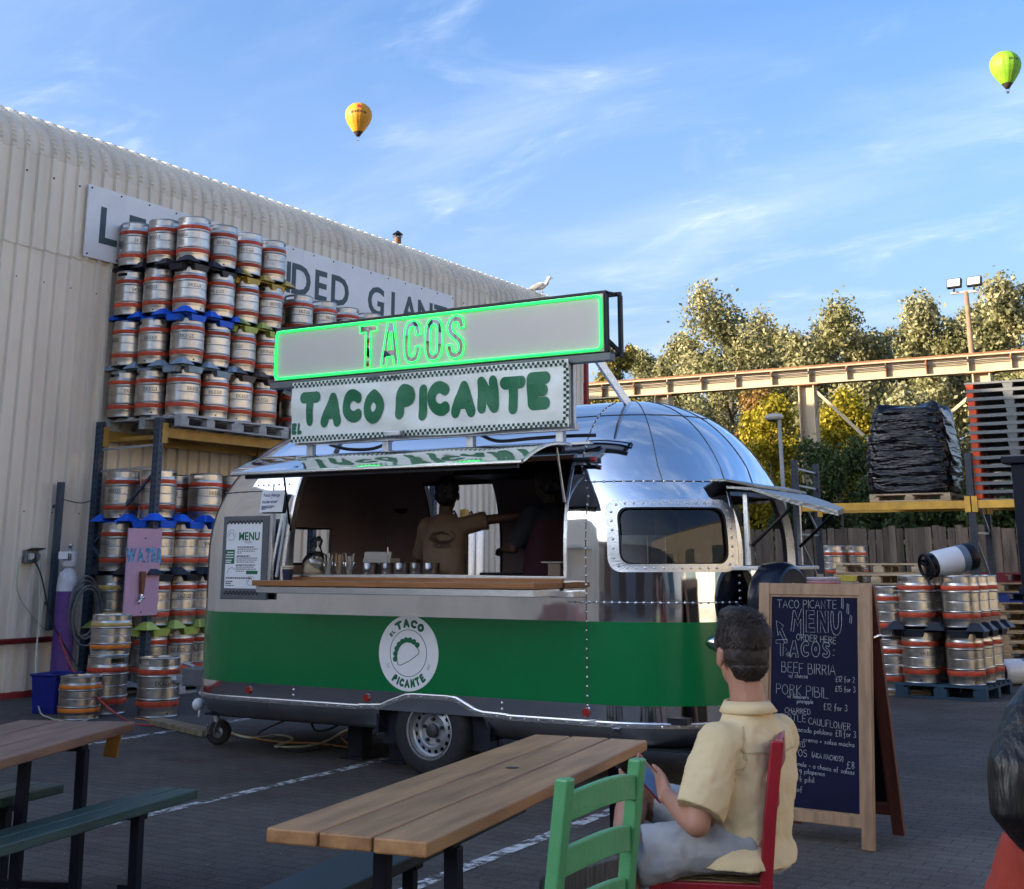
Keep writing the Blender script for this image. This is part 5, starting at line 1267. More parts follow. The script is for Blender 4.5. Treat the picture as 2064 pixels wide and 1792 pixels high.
# left table: far end in view
a, b = PZ(275, 1455, .74), PZ(0, 1532, .74); dv = (b-a); dv.normalize(); sid = V((-dv.y, dv.x, 0)); sid = sid if sid.dot(RIGHT) < 0 else -sid
ang = atan2(dv.y, dv.x)+pi/2
ctr = a+sid*.30
beer_table((ctr.x, ctr.y, 0), ang, 2.2, .60, .74, 3, darkwood, 'weathered brown plank table cut by the left edge of the view', 'table', 'beer_table', 'plank tables', legs=(.42,))
a, b = PZ(402, 1590, .46), PZ(0, 1705, .46); dv2 = (b-a).normalized(); sid2 = V((-dv2.y, dv2.x, 0)); sid2 = sid2 if sid2.dot(RIGHT) < 0 else -sid2
ctr = a+sid2*.11; beer_table((ctr.x, ctr.y, 0), atan2(dv2.y, dv2.x)+pi/2, 2.2, .225, .46, 2, greenwood, 'worn green two-board bench in front of the weathered brown table', 'bench', 'bench', 'benches beside the plank tables', legs=(.36,))
a = PZ(132, 1580, .46); ctr = a+sid2*.13-dv2*.0; beer_table((ctr.x, ctr.y, 0), atan2(dv2.y, dv2.x)+pi/2, 2.2, .26, .46, 2, greenwood, 'worn green bench on the far side of the weathered brown table', 'bench', 'bench', 'benches beside the plank tables', legs=(.30,))
tagp = M(); q = PX(232, 1485, PZ(232, 1470, .70).x); tagp.box(-.035, .035, -.008, .008, -.12, .02)
tag(part('wooden_tag', tagp, mat('ochre_wood', (.20, .10, .02), .6, 0, .2), None, loc=(q.x, q.y, .69), rot=(0, .15, YAW), bevel=.006), 'small ochre wooden flap hanging under the weathered table end', 'flap')
a, b = PZ(312, 1453, .03), PZ(424, 1478, .03)
pl = M(); pl.bar(V((a.x, a.y, .03)), V((b.x, b.y, .03)), .16, .05)
tag(part('timber_plank', pl, plankmat('pale_timber', (.12, .10, .07), (.30, .24, .14)), None, bevel=.004), 'pale timber plank lying on the ground by the jockey wheel', 'plank')
# cables under the trailer
cable('ground_lead', [PZ(448, 1470, .01), PZ(500, 1487, .01), PZ(560, 1482, .01), PZ(590, 1490, .02), PZ(555, 1505, .01), PZ(640, 1500, .01), PZ(705, 1470, .02), PZ(760, 1480, .01)], .009, cwhite, 'cream lead curling on the ground under the trailer nose')
cable('ground_lead', [TL(-1.6, .5, .29), PZ(520, 1480, .01), PZ(580, 1512, .01), PZ(650, 1508, .01), PZ(730, 1478, .01), TL(-.9, 1.0, .29)], .008, cblack, 'black lead looping to the ground under the trailer')
cable('ground_lead', [TL(-.9, .7, .29), PZ(690, 1480, .1), PZ(705, 1505, .01), PZ(640, 1498, .01), PZ(560, 1495, .01), PZ(450, 1476, .01)], .008, corange, 'brown lead lying along the ground beneath the belly pan')
cable('ground_lead', [TL(-1.45, .45, .29), TL(-1.35, .4, .2), TL(-1.2, .4, .22), TL(-1.1, .5, .29)], .009, cblack, 'short black loop hanging from the belly near the nose')
for x_, n_ in ((-1.02, 'left'), (-.62, 'right')):
    s_ = M(); s_.box(-.07, .07, -.07, .07, 0, .29); s_.box(-.11, .11, -.11, .11, 0, .02); s_.tube([(0, 0, .1), (.1, 0, .05)], .012, 6)
    tag(part('corner_jack', s_, darkmetal, None, loc=TL(x_, .55, 0), bevel=.005), 'black jack propping the belly, %s of the pair before the wheel' % n_, 'jack')

# ------------------------------------------------------------------ ladder-back chairs
rush = mat('woven_rush', (.28, .20, .10), .85, 0, .3, 5, .8, 45, stretch=(1, 14, 1), bdist=.01)
def ladder_chair(loc, rz, m_, label, seat_m=rush, H=.88, back=(.56, .70, .815), lean_=.07, W=.42, D=.38, rh=.085, bow=.03):
    c = thing('chair', label, 'chair', loc, rz, 'painted wooden chairs with rush seats')       # local: x forward
    for sy_ in (-1, 1):
        part('leg', M().bar((D/2, sy_*(W/2), 0), (D/2, sy_*(W/2), .475), .042, .042, (0, 1, 0)), m_, c, bevel=.006)
        l = M(); k = W/2-.015
        l.loft([[(-D/2+dx+ox, sy_*k+oy, z) for ox, oy in ((-.021, -.021), (.021, -.021), (.021, .021), (-.021, .021))] for dx, z in ((-.03, 0), (0, .25), (0, .47), (-lean_*.4, .66), (-lean_, H))])
        part('leg', l, m_, c, bevel=.006)
        part('side_rail', M().bar((-D/2, sy_*(W/2-.01), .43), (D/2, sy_*(W/2-.01), .43), .028, .045), m_, c, bevel=.004); part('stretcher', M().bar((-D/2, sy_*(W/2-.01), .20), (D/2, sy_*(W/2-.01), .20), .024, .03), m_, c, bevel=.004)
        part('stretcher', M().bar((-D/2, sy_*(W/2-.01), .30), (D/2, sy_*(W/2-.01), .30), .024, .03), m_, c, bevel=.004)
    for x in (-D/2, D/2): part('cross_rail', M().bar((x, -W/2, .43), (x, W/2, .43), .028, .045), m_, c, bevel=.004)
    part('stretcher', M().bar((D/2, -W/2, .26), (D/2, W/2, .26), .024, .03), m_, c, bevel=.004)
    for z in back:
        dx = -lean_*(max(0, z-.47)/(H-.47))**1.1; r = M(); n = 14; k = W/2-.02; rings = []
        for i in range(n+1):
            y = -k+2*k*i/n; a = sin(pi*i/n); x = -D/2+dx-.030*a
            rings.append([(x-.010, y, z-rh/2+bow*a), (x+.010, y, z-rh/2+bow*a), (x+.010, y, z+rh/2+bow*a), (x-.010, y, z+rh/2+bow*a)])
        r.loft(rings); part('back_rail', r, m_, c, bevel=.004)
    s_ = M(); n = 12
    for j in range(n+1):
        for i in range(n+1):
            x, y = -D/2+.015+(D-.02)*i/n, -W/2+.015+(W-.03)*j/n; u, v_ = abs(2*i/n-1), abs(2*j/n-1); s_.v.append((x, y, .462+.012*abs(u-v_)-.010*max(u, v_)))
    for j in range(n):
        for i in range(n): a = j*(n+1)+i; s_.f.append((a, a+1, a+n+2, a+n+1)); s_.mi.append(0)
    s_.box(-D/2+.02, D/2-.005, -W/2+.02, W/2-.02, .44, .455); part('rush_seat', s_, seat_m, c)
    return c
redp = mat('red_gloss', (.25, .006, .014), .35, 0, .12, 6, .08, 30, coat=.3)
grnp = mat('green_chair_paint', (.075, .285, .115), .42, 0, .10, 5, .15, 25)
def at(lat, dep): return CAM+RIGHT*lat+FWD*dep
MAN = at(.83, 4.75)
rc = at(.83-.145, 4.80)
ladder_chair((rc.x, rc.y, 0), radians(201), redp, 'red wooden chair with the seated man on it', H=.875, W=.40, D=.36, lean_=.055)
bpy.data.objects['chair'].scale = (1, 1, 1.05)
u1, u2 = at(.075, 3.72), at(.318, 4.10); mdl = (u1+u2)/2; ax = (u2-u1); 
fa_ = atan2(ax.y, ax.x)+pi/2
ladder_chair((mdl.x+cos(fa_)*.18, mdl.y+sin(fa_)*.18, 0), fa_, grnp, 'pale green wooden chair with its curved back towards the viewer', H=.935, W=ax.length, D=.38, lean_=.06, back=(.575, .715, .855), rh=.070, bow=.022)

# ------------------------------------------------------------------ chalk lettering
def strokes(txt, x, z, h, sx=1., gap=.14, slope=0., jit=.03):
    out = []; x0 = x
    for ch in txt:
        if ch == ' ': x += .34*h*sx; continue
        g = SF.get(ch)
        if not g: continue
        mxw = 0; j1, j2 = random.uniform(-jit, jit), random.uniform(-jit, jit)
        for pl_ in g.split('|'):
            pts = []
            for q in pl_.split():
                a, b = map(float, q.split(',')); mxw = max(mxw, a); pts.append((x+(a+j1*b)*h*sx, z+(b*(1+j2)+j1)*h+slope*(x-x0)))
            out.append(pts)
        x += (mxw+gap)*h*sx
    return out
BLK = dict(M='0,0 .12,1 .2,1 .38,.55 .58,1.08 .68,1.08 .70,-.16 .54,-.16 .54,.60 .38,.25 .22,.60 .14,0', E='0,1 .45,1 .45,.82 .16,.80 .16,.62 .42,.62 .42,.42 .16,.40 .16,.2 .48,.2 .48,0 0,0', N='0,0 0,1 .18,1 .42,.42 .42,1 .58,1 .58,0 .42,0 .16,.58 .16,0', U='0,1 .14,1 .14,.35 .28,.12 .42,.35 .42,1 .58,1 .58,.25 .42,-.1 .16,-.1 0,.25', T='0,1 .8,1.05 .8,.83 .52,.80 .50,0 .32,0 .32,.80 0,.78', A='0,0 .28,1 .42,1 .66,-.05 .48,-.05 .44,.2 .22,.2 .18,0|.30,.45 .35,.62 .40,.45', C='.6,.82 .42,1 .2,.95 .02,.65 .02,.35 .2,.03 .42,0 .6,.2 .48,.32 .36,.22 .2,.38 .2,.62 .36,.78 .48,.68', O='.3,1 .1,.88 0,.5 .1,.12 .3,0 .5,.12 .6,.5 .5,.88|.3,.66 .22,.5 .3,.36 .38,.5', S='.52,.85 .3,1 .08,.9 .02,.65 .2,.47 .36,.38 .34,.22 .2,.2 .1,.3 0,.15 .2,0 .42,.02 .54,.25 .46,.48 .24,.64 .26,.76 .38,.72 .46,.66')
def block_word(txt, h, gap=.14):
    out = []; x = 0
    for ch in txt:
        mxw = 0
        for pl_ in BLK[ch].split('|'):
            pts = [tuple(map(float, q.split(','))) for q in pl_.split()]; mxw = max([mxw]+[p_[0] for p_ in pts])
            if ch in 'COSU':
                pts = [r_ for i in range(len(pts)) for r_ in ((pts[i][0]*.75+pts[(i+1) % len(pts)][0]*.25, pts[i][1]*.75+pts[(i+1) % len(pts)][1]*.25), (pts[i][0]*.25+pts[(i+1) % len(pts)][0]*.75, pts[i][1]*.25+pts[(i+1) % len(pts)][1]*.75))]
            out.append(([(x+a*h, b*h) for a, b in pts], True))
        x += (mxw+gap)*h
    return out
# ------------------------------------------------------------------ A-board
fl, fr_ = PZ(1580, 1694), PZ(1764, 1717)
dirx = (fr_-fl).normalized(); ab_ang = atan2(dirx.y, dirx.x)
ab = thing('a_board', 'tall wooden A-board with a navy chalkboard menu of tacos beside the seated man', 'menu board', (fr_.x, fr_.y, 0), ab_ang)
frw = mat('board_frame_wood', (.225, .125, .062), .5, 0, .3, 2.2, .2, 30, col2=(.31, .19, .105), stretch=(8, 8, 1), bdist=.006); frw_d = mat('board_rear_wood', (.095, .028, .018), .5, 0, .3, 2.2, .2, 30, stretch=(8, 8, 1))
chalkboard = mat('navy_chalkboard', (.003, .004, .022), .7, 0, .25, 3, spec=.15); chalk = mat('chalk', (.36, .38, .40), .9, 0, .35, 60)
AW, AHt, lean_a = .675, 1.385, radians(8.5)
def leaf(sgn, wood, face):
    m = M(); m.box(-AW+.07, -.07, -.004, .006, .16, AHt-.07)
    o = part('front_panel' if sgn > 0 else 'rear_panel', m, face, ab)
    for x0, x1 in ((-AW, -AW+.068), (-.068, 0)): part('stile', M().box(x0, x1, -.018, .018, 0, AHt), wood, o, bevel=.004)
    part('rail', M().box(-AW+.066, -.066, -.016, .016, AHt-.068, AHt-.001), wood, o, bevel=.004); part('rail', M().box(-AW+.066, -.066, -.016, .016, .105, .165), wood, o, bevel=.004)
    for (a, b, c, d_) in ((-AW+.068, -AW+.078, .165, AHt-.068), (-.078, -.068, .165, AHt-.068), (-AW+.078, -.078, .165, .175), (-AW+.078, -.078, AHt-.078, AHt-.068)): part('bead', M().box(a, b, -.010, -.004, c, d_), wood, o)
    return o
fp_ = leaf(1, frw, chalkboard); fp_.rotation_euler = (-lean_a, 0, 0)
rp_ = leaf(-1, frw_d, mat('rear_board_black', (.003, .003, .004), .7, spec=.15)); rp_.location = (0, 2*AHt*sin(lean_a)+.10, 0); rp_.rotation_euler = (lean_a+radians(2.0), 0, 0)
part('catch', M().tube([(.005, .17, 1.08), (.02, .20, 1.09), (.02, .26, 1.09), (.005, .30, 1.07)], .006, 6), MAT['chrome'], ab)
BW_, BH = AW-.15, AHt-.24     # chalk area, origin lower left
def onboard(u, v_): return (-AW+.075+u*BW_, -.0075, .17+v_*BH)
def chalkmesh(polys, u0, u1, v_, slope=0.):
    xs = [x for p_, _ in polys for x, _ in p_]; x0, x1 = min(xs), max(xs); k = (u1-u0)*BW_/(x1-x0); m = M()
    for p_, closed in polys:
        m.tube([(-AW+.075+u0*BW_+(x-x0)*k, -.0068, .17+v_*BH+z+slope*(x-x0)*k) for x, z in p_], .00115, 4, closed=closed, flat=.6)
    part('chalk_lettering', m, chalk, fp_)
def cs(txt, u0, u1, v_, h, slope=0.): chalkmesh([(p_, False) for p_ in strokes(txt, 0, 0, h)], u0, u1, v_, slope)
def co(txt, u0, u1, v_, h): chalkmesh(block_word(txt, h), u0, u1, v_)
cs('TACO PICANTE', .07, .76, .938, .046); co('MENU', .235, .815, .822, .120); cs('ORDER HERE', .30, .75, .782, .036, -.06)
co('TACOS', .06, .68, .702, .088); cs(':', .715, .735, .705, .05)
cs('BEEF BIRRIA', .13, .74, .625, .056, -.02); cs('w/ cheese', .215, .43, .600, .028); cs('£12 for 2', .745, .955, .592, .030); cs('£15 for 3', .74, .96, .547, .030)
cs('PORK PIBIL', .07, .66, .520, .055, -.03); cs('w/ habanero', .20, .44, .503, .024); cs('pineapple', .31, .49, .482, .024); cs('£12 for 3', .61, .87, .460, .034, -.03)
cs('CHARRED', .17, .46, .432, .028); cs('CHIPOTLE', .02, .41, .398, .036, -.02); cs('CAULIFLOWER', .44, .90, .388, .035, -.08)
cs('w/ avocado poblano', .17, .70, .352, .028, -.04); cs('£11 for 3', .74, .96, .340, .034); cs('crema + salsa macha', .38, .94, .305, .027, -.03)
cs('LOADED', .20, .40, .282, .026, -.02); cs('TOTOPOS', .06, .42, .236, .038); cs('(AKA NACHOS!)', .48, .82, .236, .026, -.05); cs('£8', .86, .94, .200, .036)
cs('guacamole - a choice of salsas', .17, .94, .196, .026, -.06); cs('jalapenos', .39, .62, .160, .026, -.03); cs('CREPAS -£9', .03, .36, .152, .030); cs('- pork pibil', .19, .50, .122, .030); cs('- beef', .20, .37, .075, .030)
dec = M()
def dq(pts, closed=True): dec.tube([(-AW+.075+x*BW_, -.0068, .17+z*BH) for x, z in pts], .00115, 4, closed=closed, flat=.6)
for x, z, a in ((.815, .945, -.15), (.875, .92, -.45), (.905, .875, -.8)):
    dx, dz = sin(-a)*.055, cos(a)*.05; ex, ez = .018, .006
    dq([(x, z), (x+ex, z-ez), (x+ex+dx*.2+.0, z-ez+dz), (x+dx*.2, z+dz)])
dq([(.06, .875), (.15, .85), (.125, .835), (.19, .775), (.165, .765), (.10, .822), (.085, .80)])
dq([(.145, .745), (.19, .735), (.145, .715)]); dq([(.18, .71), (.205, .725), (.20, .70)]); dq([(.21, .705), (.23, .72), (.232, .695)])
part('chalk_drawing', dec, chalk, fp_)
# ------------------------------------------------------------------ people
skin = mat('skin', (.36, .185, .125), .5, 0, .12, 7, .12, 120, bdist=.003, spec=.35); skin_d = mat('skin_darkened', (.085, .045, .03), .55, 0, .12, 8)  # cooks' skin darkened to silhouettes, trailer shade put into the colour
hairm = mat('dark_brown_hair', (.010, .007, .006), .65, 0, .5, 9, .9, 42, stretch=(1, 1, .35), bdist=.012, col2=(.034, .024, .020)); hairb = mat('black_hair', (.006, .0055, .006), .42, 0, .5, 12, .8, 60, stretch=(1, 1, .12), bdist=.01)
def cloth(name, col, b=.4, bs=6): return mat(name, col, .85, 0, .10, 3.5, b, bs, bdist=.022, det=7, ridged=True)
def remesh(o, vox, it=3, disp=None, fac=.5):
    md = o.modifiers.new('join', 'REMESH'); md.mode = 'VOXEL'; md.voxel_size = vox; md.use_smooth_shade = True
    md = o.modifiers.new('soften', 'SMOOTH'); md.factor = fac; md.iterations = it
    if disp:
        for nm, sz, st_ in disp:
            tx = bpy.data.textures.get(nm) or bpy.data.textures.new(nm, 'CLOUDS'); tx.noise_scale = sz; tx.noise_depth = 3
            md = o.modifiers.new('folds', 'DISPLACE'); md.texture = tx; md.strength = st_; md.mid_level = .5; md.texture_coords = 'LOCAL'
    return o
def sect(c, side, fwd, a, b, n=20, e=2.3):      # rounded cross-section
    out = []
    for i in range(n):
        t = 2*pi*i/n; ct, st_ = cos(t), sin(t)
        out.append(V(c)+V(side)*(a*abs(ct)**(2/e)*(1 if ct >= 0 else -1))+V(fwd)*(b*abs(st_)**(2/e)*(1 if st_ >= 0 else -1)))
    return out
def limb(m, pts, rs, n=12): m.tube(pts, rs, n); [m.ball(p_, r if not isinstance(r, tuple) else r[0]*.98) for p_, r in zip(pts, rs)]
def hand(m, w, d, nrm_, s, sc=1., curl=(.5, .6, .7, .8), tcurl=.5, spread=.0):
    """palm at wrist w along d, palm side nrm_, thumb on side s; five separate bent fingers"""
    w, d, nrm_, s = V(w), V(d).normalized(), V(nrm_).normalized(), V(s).normalized()
    pe = w+d*.092*sc
    for k in range(4):
        b = pe+s*(.030-.020*k)*sc; m.tube([w+s*(.014-.010*k)*sc, (w+b)/2+s*(.003*(1.5-k))*sc, b], [(.015*sc), .0155*sc, .0105*sc], 8)
        L = (.044, .048, .045, .036)[k]*sc; r = (.0095, .0098, .0095, .0083)[k]*sc; a = 0; p_ = b; P = [b-d*.012*sc, b]; R_ = [r*1.1, r]
        for seg, f in enumerate((1, .68, .55)):
            a += curl[k]*(.9 if seg else .7); dr = d*cos(a)+nrm_*sin(a)+s*spread*(1.5-k)*.2
            p_ = p_+dr*L*f; P.append(p_); R_.append(r*(.95, .88, .72)[seg])
        m.tube(P, R_, 8); m.ball(P[-1], R_[-1])
    b = w+d*.025*sc+s*.022*sc; P = [w+d*.008*sc+s*.010*sc, b, b+(d*.75+s*.65).normalized()*.036*sc+nrm_*.012*tcurl*sc]; P.append(P[-1]+(d*.95+s*.15+nrm_*tcurl).normalized()*.030*sc); P.append(P[-1]+(d+nrm_*tcurl*1.4-s*.2).normalized()*.024*sc)
    m.tube(P, [.014*sc, .0145*sc, .0115*sc, .0105*sc, .008*sc], 8); m.ball(P[-1], .008*sc)
def head_mesh(m, c, fwd, s=1., tilt=0.):
    f = V(fwd).normalized(); l = V((0, 0, 1)).cross(f).normalized(); u = f.cross(l) if tilt == 0 else V((0, 0, 1)); u = V((0, 0, 1)); c = V(c)
    T = Matrix(((f.x, l.x, 0, c.x), (f.y, l.y, 0, c.y), (f.z, l.z, 1, c.z), (0, 0, 0, 1)))
    m.ball((-.008*s, 0, .028*s), (.098*s, .077*s, .098*s), T, 20, 14); m.ball((.022*s, 0, -.045*s), (.066*s, .058*s, .075*s), T, 16, 12); m.ball((.045*s, 0, -.092*s), (.030*s, .028*s, .024*s), T)
    m.ball((.090*s, 0, -.018*s), (.020*s, .013*s, .024*s), T); m.ball((.082*s, 0, .006*s), (.013*s, .010*s, .024*s), T); m.ball((.080*s, 0, -.058*s), (.012*s, .024*s, .009*s), T); m.ball((.083*s, 0, .032*s), (.012*s, .048*s, .010*s), T)
    for y in (-1, 1): m.ball((-.004*s, y*.080*s, -.012*s), (.019*s, .011*s, .033*s), T); m.ball((.055*s, y*.042*s, -.03*s), (.026*s, .022*s, .024*s), T)
    return T
def eyes(parent, T, s=1.):
    m = M()
    for y in (-1, 1): m.ball((.078*s, y*.031*s, .006*s), (.012*s, .013*s, .009*s), T)
    part('eye', m, mat('eye', (.30, .28, .27), .25), parent, smooth=True)
# ---- the seated man (frame: x to the right of the view, y away, z up)
mn = thing('person', 'seated man in a pale yellow short-sleeved shirt and grey shorts looking away, holding a phone', 'person', (MAN.x, MAN.y, 0), YAW)
ft = V((-.72, .69, 0)).normalized(); lt = V((-ft.y, ft.x, 0))            # chest forward and his left
bd = M()
hc = V((-.022, .015, 1.185)); hf = V((-.30, .95, 0))
HT = head_mesh(bd, hc, hf, 1.06)
bd.tube([(-.005, -.005, 1.00), (-.012, .0, 1.06), (-.02, .01, 1.14)], [(.066, .066), .060, .060], 14)
shL, elL, wrL = V((-.135, -.130, .895)), V((-.228, -.215, .668)), V((-.292, -.015, .712))
shR, elR, wrR = V((.115, .125, .895)), V((-.06, .285, .66)), V((-.285, .175, .69))
limb(bd, [shL, shL.lerp(elL, .5), elL], [.052, .048, .043]); limb(bd, [elL, elL.lerp(wrL, .35), wrL], [.043, .043, .028])
limb(bd, [shR, shR.lerp(elR, .5), elR], [.052, .048, .041]); limb(bd, [elR, elR.lerp(wrR, .35), wrR], [.041, .040, .027])
hand(bd, wrL, (-.45, .72, .35), (-.55, -.35, .75), (.35, .25, .9), .98, (.75, .8, .85, .9), .6)
hand(bd, wrR, (-.8, -.45, .15), (-.3, .55, .6), (-.3, -.2, .9), .98, (.5, .55, .6, .65), .4)
hipL, hipR = V((-.045, -.085, .585)), V((-.005, .085, .58))
knL, anL = V((-.415, -.085, .555)), V((-.60, -.06, .115)); knR, anR = V((-.39, .215, .675)), V((-.48, -.215, .60))
limb(bd, [hipL, hipL.lerp(knL, .5), knL], [.085, .075, .058], 14); limb(bd, [knL, knL.lerp(anL, .3), knL.lerp(anL, .7), anL], [.056, .057, .042, .036], 14)
limb(bd, [hipR, hipR.lerp(knR, .5), knR], [.085, .075, .056], 14); limb(bd, [knR, knR.lerp(anR, .32), knR.lerp(anR, .7), anR], [.055, .056, .041, .036], 14)
bd.loft([sect((-.03, 0, .50), lt, ft, .14, .10), sect((-.03, 0, .60), lt, ft, .145, .11), sect((-.01, 0, .80), lt, ft, .16, .10), sect((0, 0, .93), lt, ft, .15, .085), sect((-.005, 0, 1.0), lt, ft, .07, .06)])
remesh(part('body', bd, skin, mn), .006, 3); eyes(mn, HT, 1.06)
hr = M(); f = hf.normalized(); l = V((0, 0, 1)).cross(f)
HTm = HT
hr.ball((-.018, 0, .048), (.104, .088, .100), HTm, 26, 18); hr.ball((-.042, 0, -.002), (.072, .083, .078), HTm, 22, 14); hr.ball((-.050, 0, -.048), (.050, .064, .050), HTm, 18, 12); hr.ball((.045, 0, .098), (.062, .062, .040), HTm, 18, 12); hr.ball((.0, .015, .128), (.070, .060, .032), HTm, 16, 10)
for y in (-1, 1): hr.ball((.018, y*.078, .030), (.026, .014, .040), HTm)
hro = remesh(part('hair', hr, hairm, mn), .006, 3, [('hair_locks', .030, .010)])
strand_m = mat('hair_strand', (.016, .011, .009), .5, 0, .5, 30, col2=(.050, .036, .030), spec=.4); strand_b = mat('black_strand', (.006, .005, .006), .38, 0, .5, 30, col2=(.010, .008, .009), spec=.2)
def short_hair(parent, T, n, s=1.):
    m = M(); rg = np.random.default_rng(3)
    for _ in range(n):
        a = rg.uniform(0, 2*pi); z = rg.uniform(-.95, 1); k = sqrt(max(0, 1-z*z)); d = V((k*cos(a), k*sin(a), z))
        if z < .62 and d.x > .30 and z > -.2: continue
        if z <= -.2 and d.x > -.25: continue
        up_ = z > -.2
        c = V((-.018, 0, .048)) if up_ else V((-.046, 0, -.02)); r = V((.106, .090, .101)) if up_ else V((.066, .074, .072))
        p0 = V((c.x+d.x*r.x, c.y+d.y*r.y, c.z+d.z*r.z))*s
        fl_ = V((.35, .15, -.25)) if z > .55 else V((-.10, 0, -1)); t = fl_-d*fl_.dot(d)+V(rg.normal(0, .35, 3)); t = (t-d*t.dot(d)*.6).normalized(); L = (rg.uniform(.016, .032) if z > .2 else rg.uniform(.008, .018))*s
        w = t.cross(d).normalized()*.0011*s; p1 = p0+t*L*.5+d*L*.22; p2 = p0+t*L+d*L*.12; b = len(m.v)
        m.v += [tuple(T @ q) for q in (p0-w, p0+w, p1-w*.8, p1+w*.8, p2)]; m.f += [(b, b+1, b+3, b+2), (b+2, b+3, b+4)]; m.mi += [0, 0]
    return part('hair_strand', m, strand_m, parent, kind='stuff')
short_hair(mn, HT, 15000)
yel = mat('pale_yellow_cotton', (.60, .475, .275), .85, 0, .05, 3, .38, 5.5, bdist=.022, det=7, stretch=(1, 1, 1.6), ridged=True)
sh = M()
sh.loft([sect((-.060, -.005, .515), lt, ft, .205, .180, 28), sect((-.055, -.003, .55), lt, ft, .200, .172, 28), sect((-.040, .0, .59), lt, ft, .178, .146, 28), sect((-.028, .0, .68), lt, ft, .178, .140, 28), sect((-.015, .005, .78), lt, ft, .190, .135, 28), sect((-.008, .005, .86), lt, ft, .196, .122, 28), sect((.0, .005, .915), lt, ft, .182, .102, 28), sect((-.004, .004, .955), lt, ft, .140, .086, 28), sect((-.007, .003, .985), lt, ft, .098, .075, 28), sect((-.009, .003, 1.012), lt, ft, .074, .068, 28)])
cuL = shL.lerp(elL, .86); cuR = shR.lerp(elR, .86)
sh.tube([shL-lt*.06+V((0, 0, .005)), shL, shL.lerp(elL, .45), cuL+V((-.004, 0, 0))], [.070, .080, .083, (.090, .080)], 16)
sh.tube([shR+lt*.06, shR, shR.lerp(elR, .45), cuR], [.070, .078, .080, .084], 16)
sh.ball(shL, .076); sh.ball(shR, .074)
remesh(part('shirt', sh, yel, mn), .0075, 4, [('shirt_folds', .13, .024), ('shirt_creases', .05, .007)])
co_ = M(); k = 30
for dz, r0, r1 in ((0, .078, .074),):
    A = sect((-.012, .004, 1.024), lt, ft, .070, .068, k); B = sect((-.008, .0, .992), lt, ft, .104, .094, k); C2 = sect((-.012, .003, 1.029), lt, ft, .076, .073, k); D2 = sect((-.010, .002, .988), lt, ft, .096, .086, k)
    co_.loft([D2, A, C2, B], caps=False, closed=True)
part('collar', co_, yel, mn, smooth=True)
shirt_o = bpy.data.objects['shirt']
seamm = mat('shirt_seam', (.44, .335, .18), .85)
def stitched(pts, w=.0035):
    P = [V(p_) for p_ in pts]; Q = []
    for a, b in zip(P, P[1:]):
        n = max(1, int((b-a).length/.012)); Q += [a.lerp(b, i/n) for i in range(n)]
    Q.append(P[-1]); m = M()
    for i, p_ in enumerate(Q):
        d = (Q[min(i+1, len(Q)-1)]-Q[max(0, i-1)]).normalized(); o_ = (p_-V((0, 0, p_.z))-V((-.01, 0, 0))); o_.normalize(); sd_ = d.cross(o_).normalized()
        m.v += [tuple(p_-sd_*w), tuple(p_+sd_*w)]
    for i in range(len(Q)-1): m.f.append((2*i, 2*i+1, 2*i+3, 2*i+2)); m.mi.append(0)
    o = part('seam', m, seamm, mn); md = o.modifiers.new('wrap', 'SHRINKWRAP'); md.target = shirt_o; md.wrap_method = 'NEAREST_SURFACEPOINT'; md.offset = .0018
bkd = -ft
stitched([lt*.17+bkd*.10+V((-.005, 0, .885)), lt*.09+bkd*.13+V((-.005, 0, .875)), bkd*.14+V((-.005, 0, .872)), -lt*.09+bkd*.13+V((-.005, 0, .875)), -lt*.17+bkd*.10+V((-.005, 0, .885))])
stitched([lt*.13+bkd*.06+V((0, 0, .965)), lt*.165+bkd*.10+V((0, 0, .90)), lt*.175+bkd*.10+V((0, 0, .84)), lt*.185+bkd*.06+V((-.01, 0, .79))])
stitched([lt*.20+bkd*.02+V((-.01, 0, .78)), lt*.20+V((-.03, 0, .66)), lt*.20+V((-.045, 0, .54))])
cq = cuL; stitched([cq+V((.09*cos(a), .09*sin(a), .02*cos(a))) for a in np.linspace(0, 6.28, 18)], .002)
# seams and the split at the hem
sm = M()
def onside(t, z, off=.004):
    ds = {.47: (.188, .163), .58: (.180, .148), .70: (.178, .139), .80: (.191, .134), .86: (.196, .122)}
    zs_ = sorted(ds); a, b = ds[min(zs_, key=lambda q: abs(q-z))]; e = 2.3; ct, s_ = cos(t), sin(t)
    return V((.014, .002, z))+lt*((a+off)*abs(ct)**(2/e)*(1 if ct > 0 else -1))+ft*((b+off)*abs(s_)**(2/e)*(1 if s_ > 0 else -1))
sh_o = mat('shorts_grey', (.30, .315, .33), .85, 0, .06, 3, .4, 5, bdist=.02, stretch=(1.6, 1, 1), ridged=True)
so_ = M(); so_.tube([hipL+V((.02, 0, .01)), hipL, hipL.lerp(knL, .45), hipL.lerp(knL, .95)+V((0, 0, .0))], [.085, .092, .090, (.082, .088)], 18); so_.tube([hipR+V((.03, 0, .0)), hipR, hipR.lerp(knR, .45), hipR.lerp(knR, .80)], [.10, .106, .095, .085], 18)
so_.loft([sect((-.02, 0, .495), lt, ft, .150, .13), sect((-.03, 0, .58), lt, ft, .160, .135)]); so_.ball((-.05, 0, .56), (.10, .12, .075))
so_.tube([hipL.lerp(knL, .6)+V((0, -.015, -.005)), hipL.lerp(knL, .98)+V((-.01, -.01, -.035))], [(.075, .085), (.072, .075)], 16)
remesh(part('shorts', so_, sh_o, mn), .0075, 4, [('shirt_folds', .11, .022), ('shirt_creases', .045, .010)])
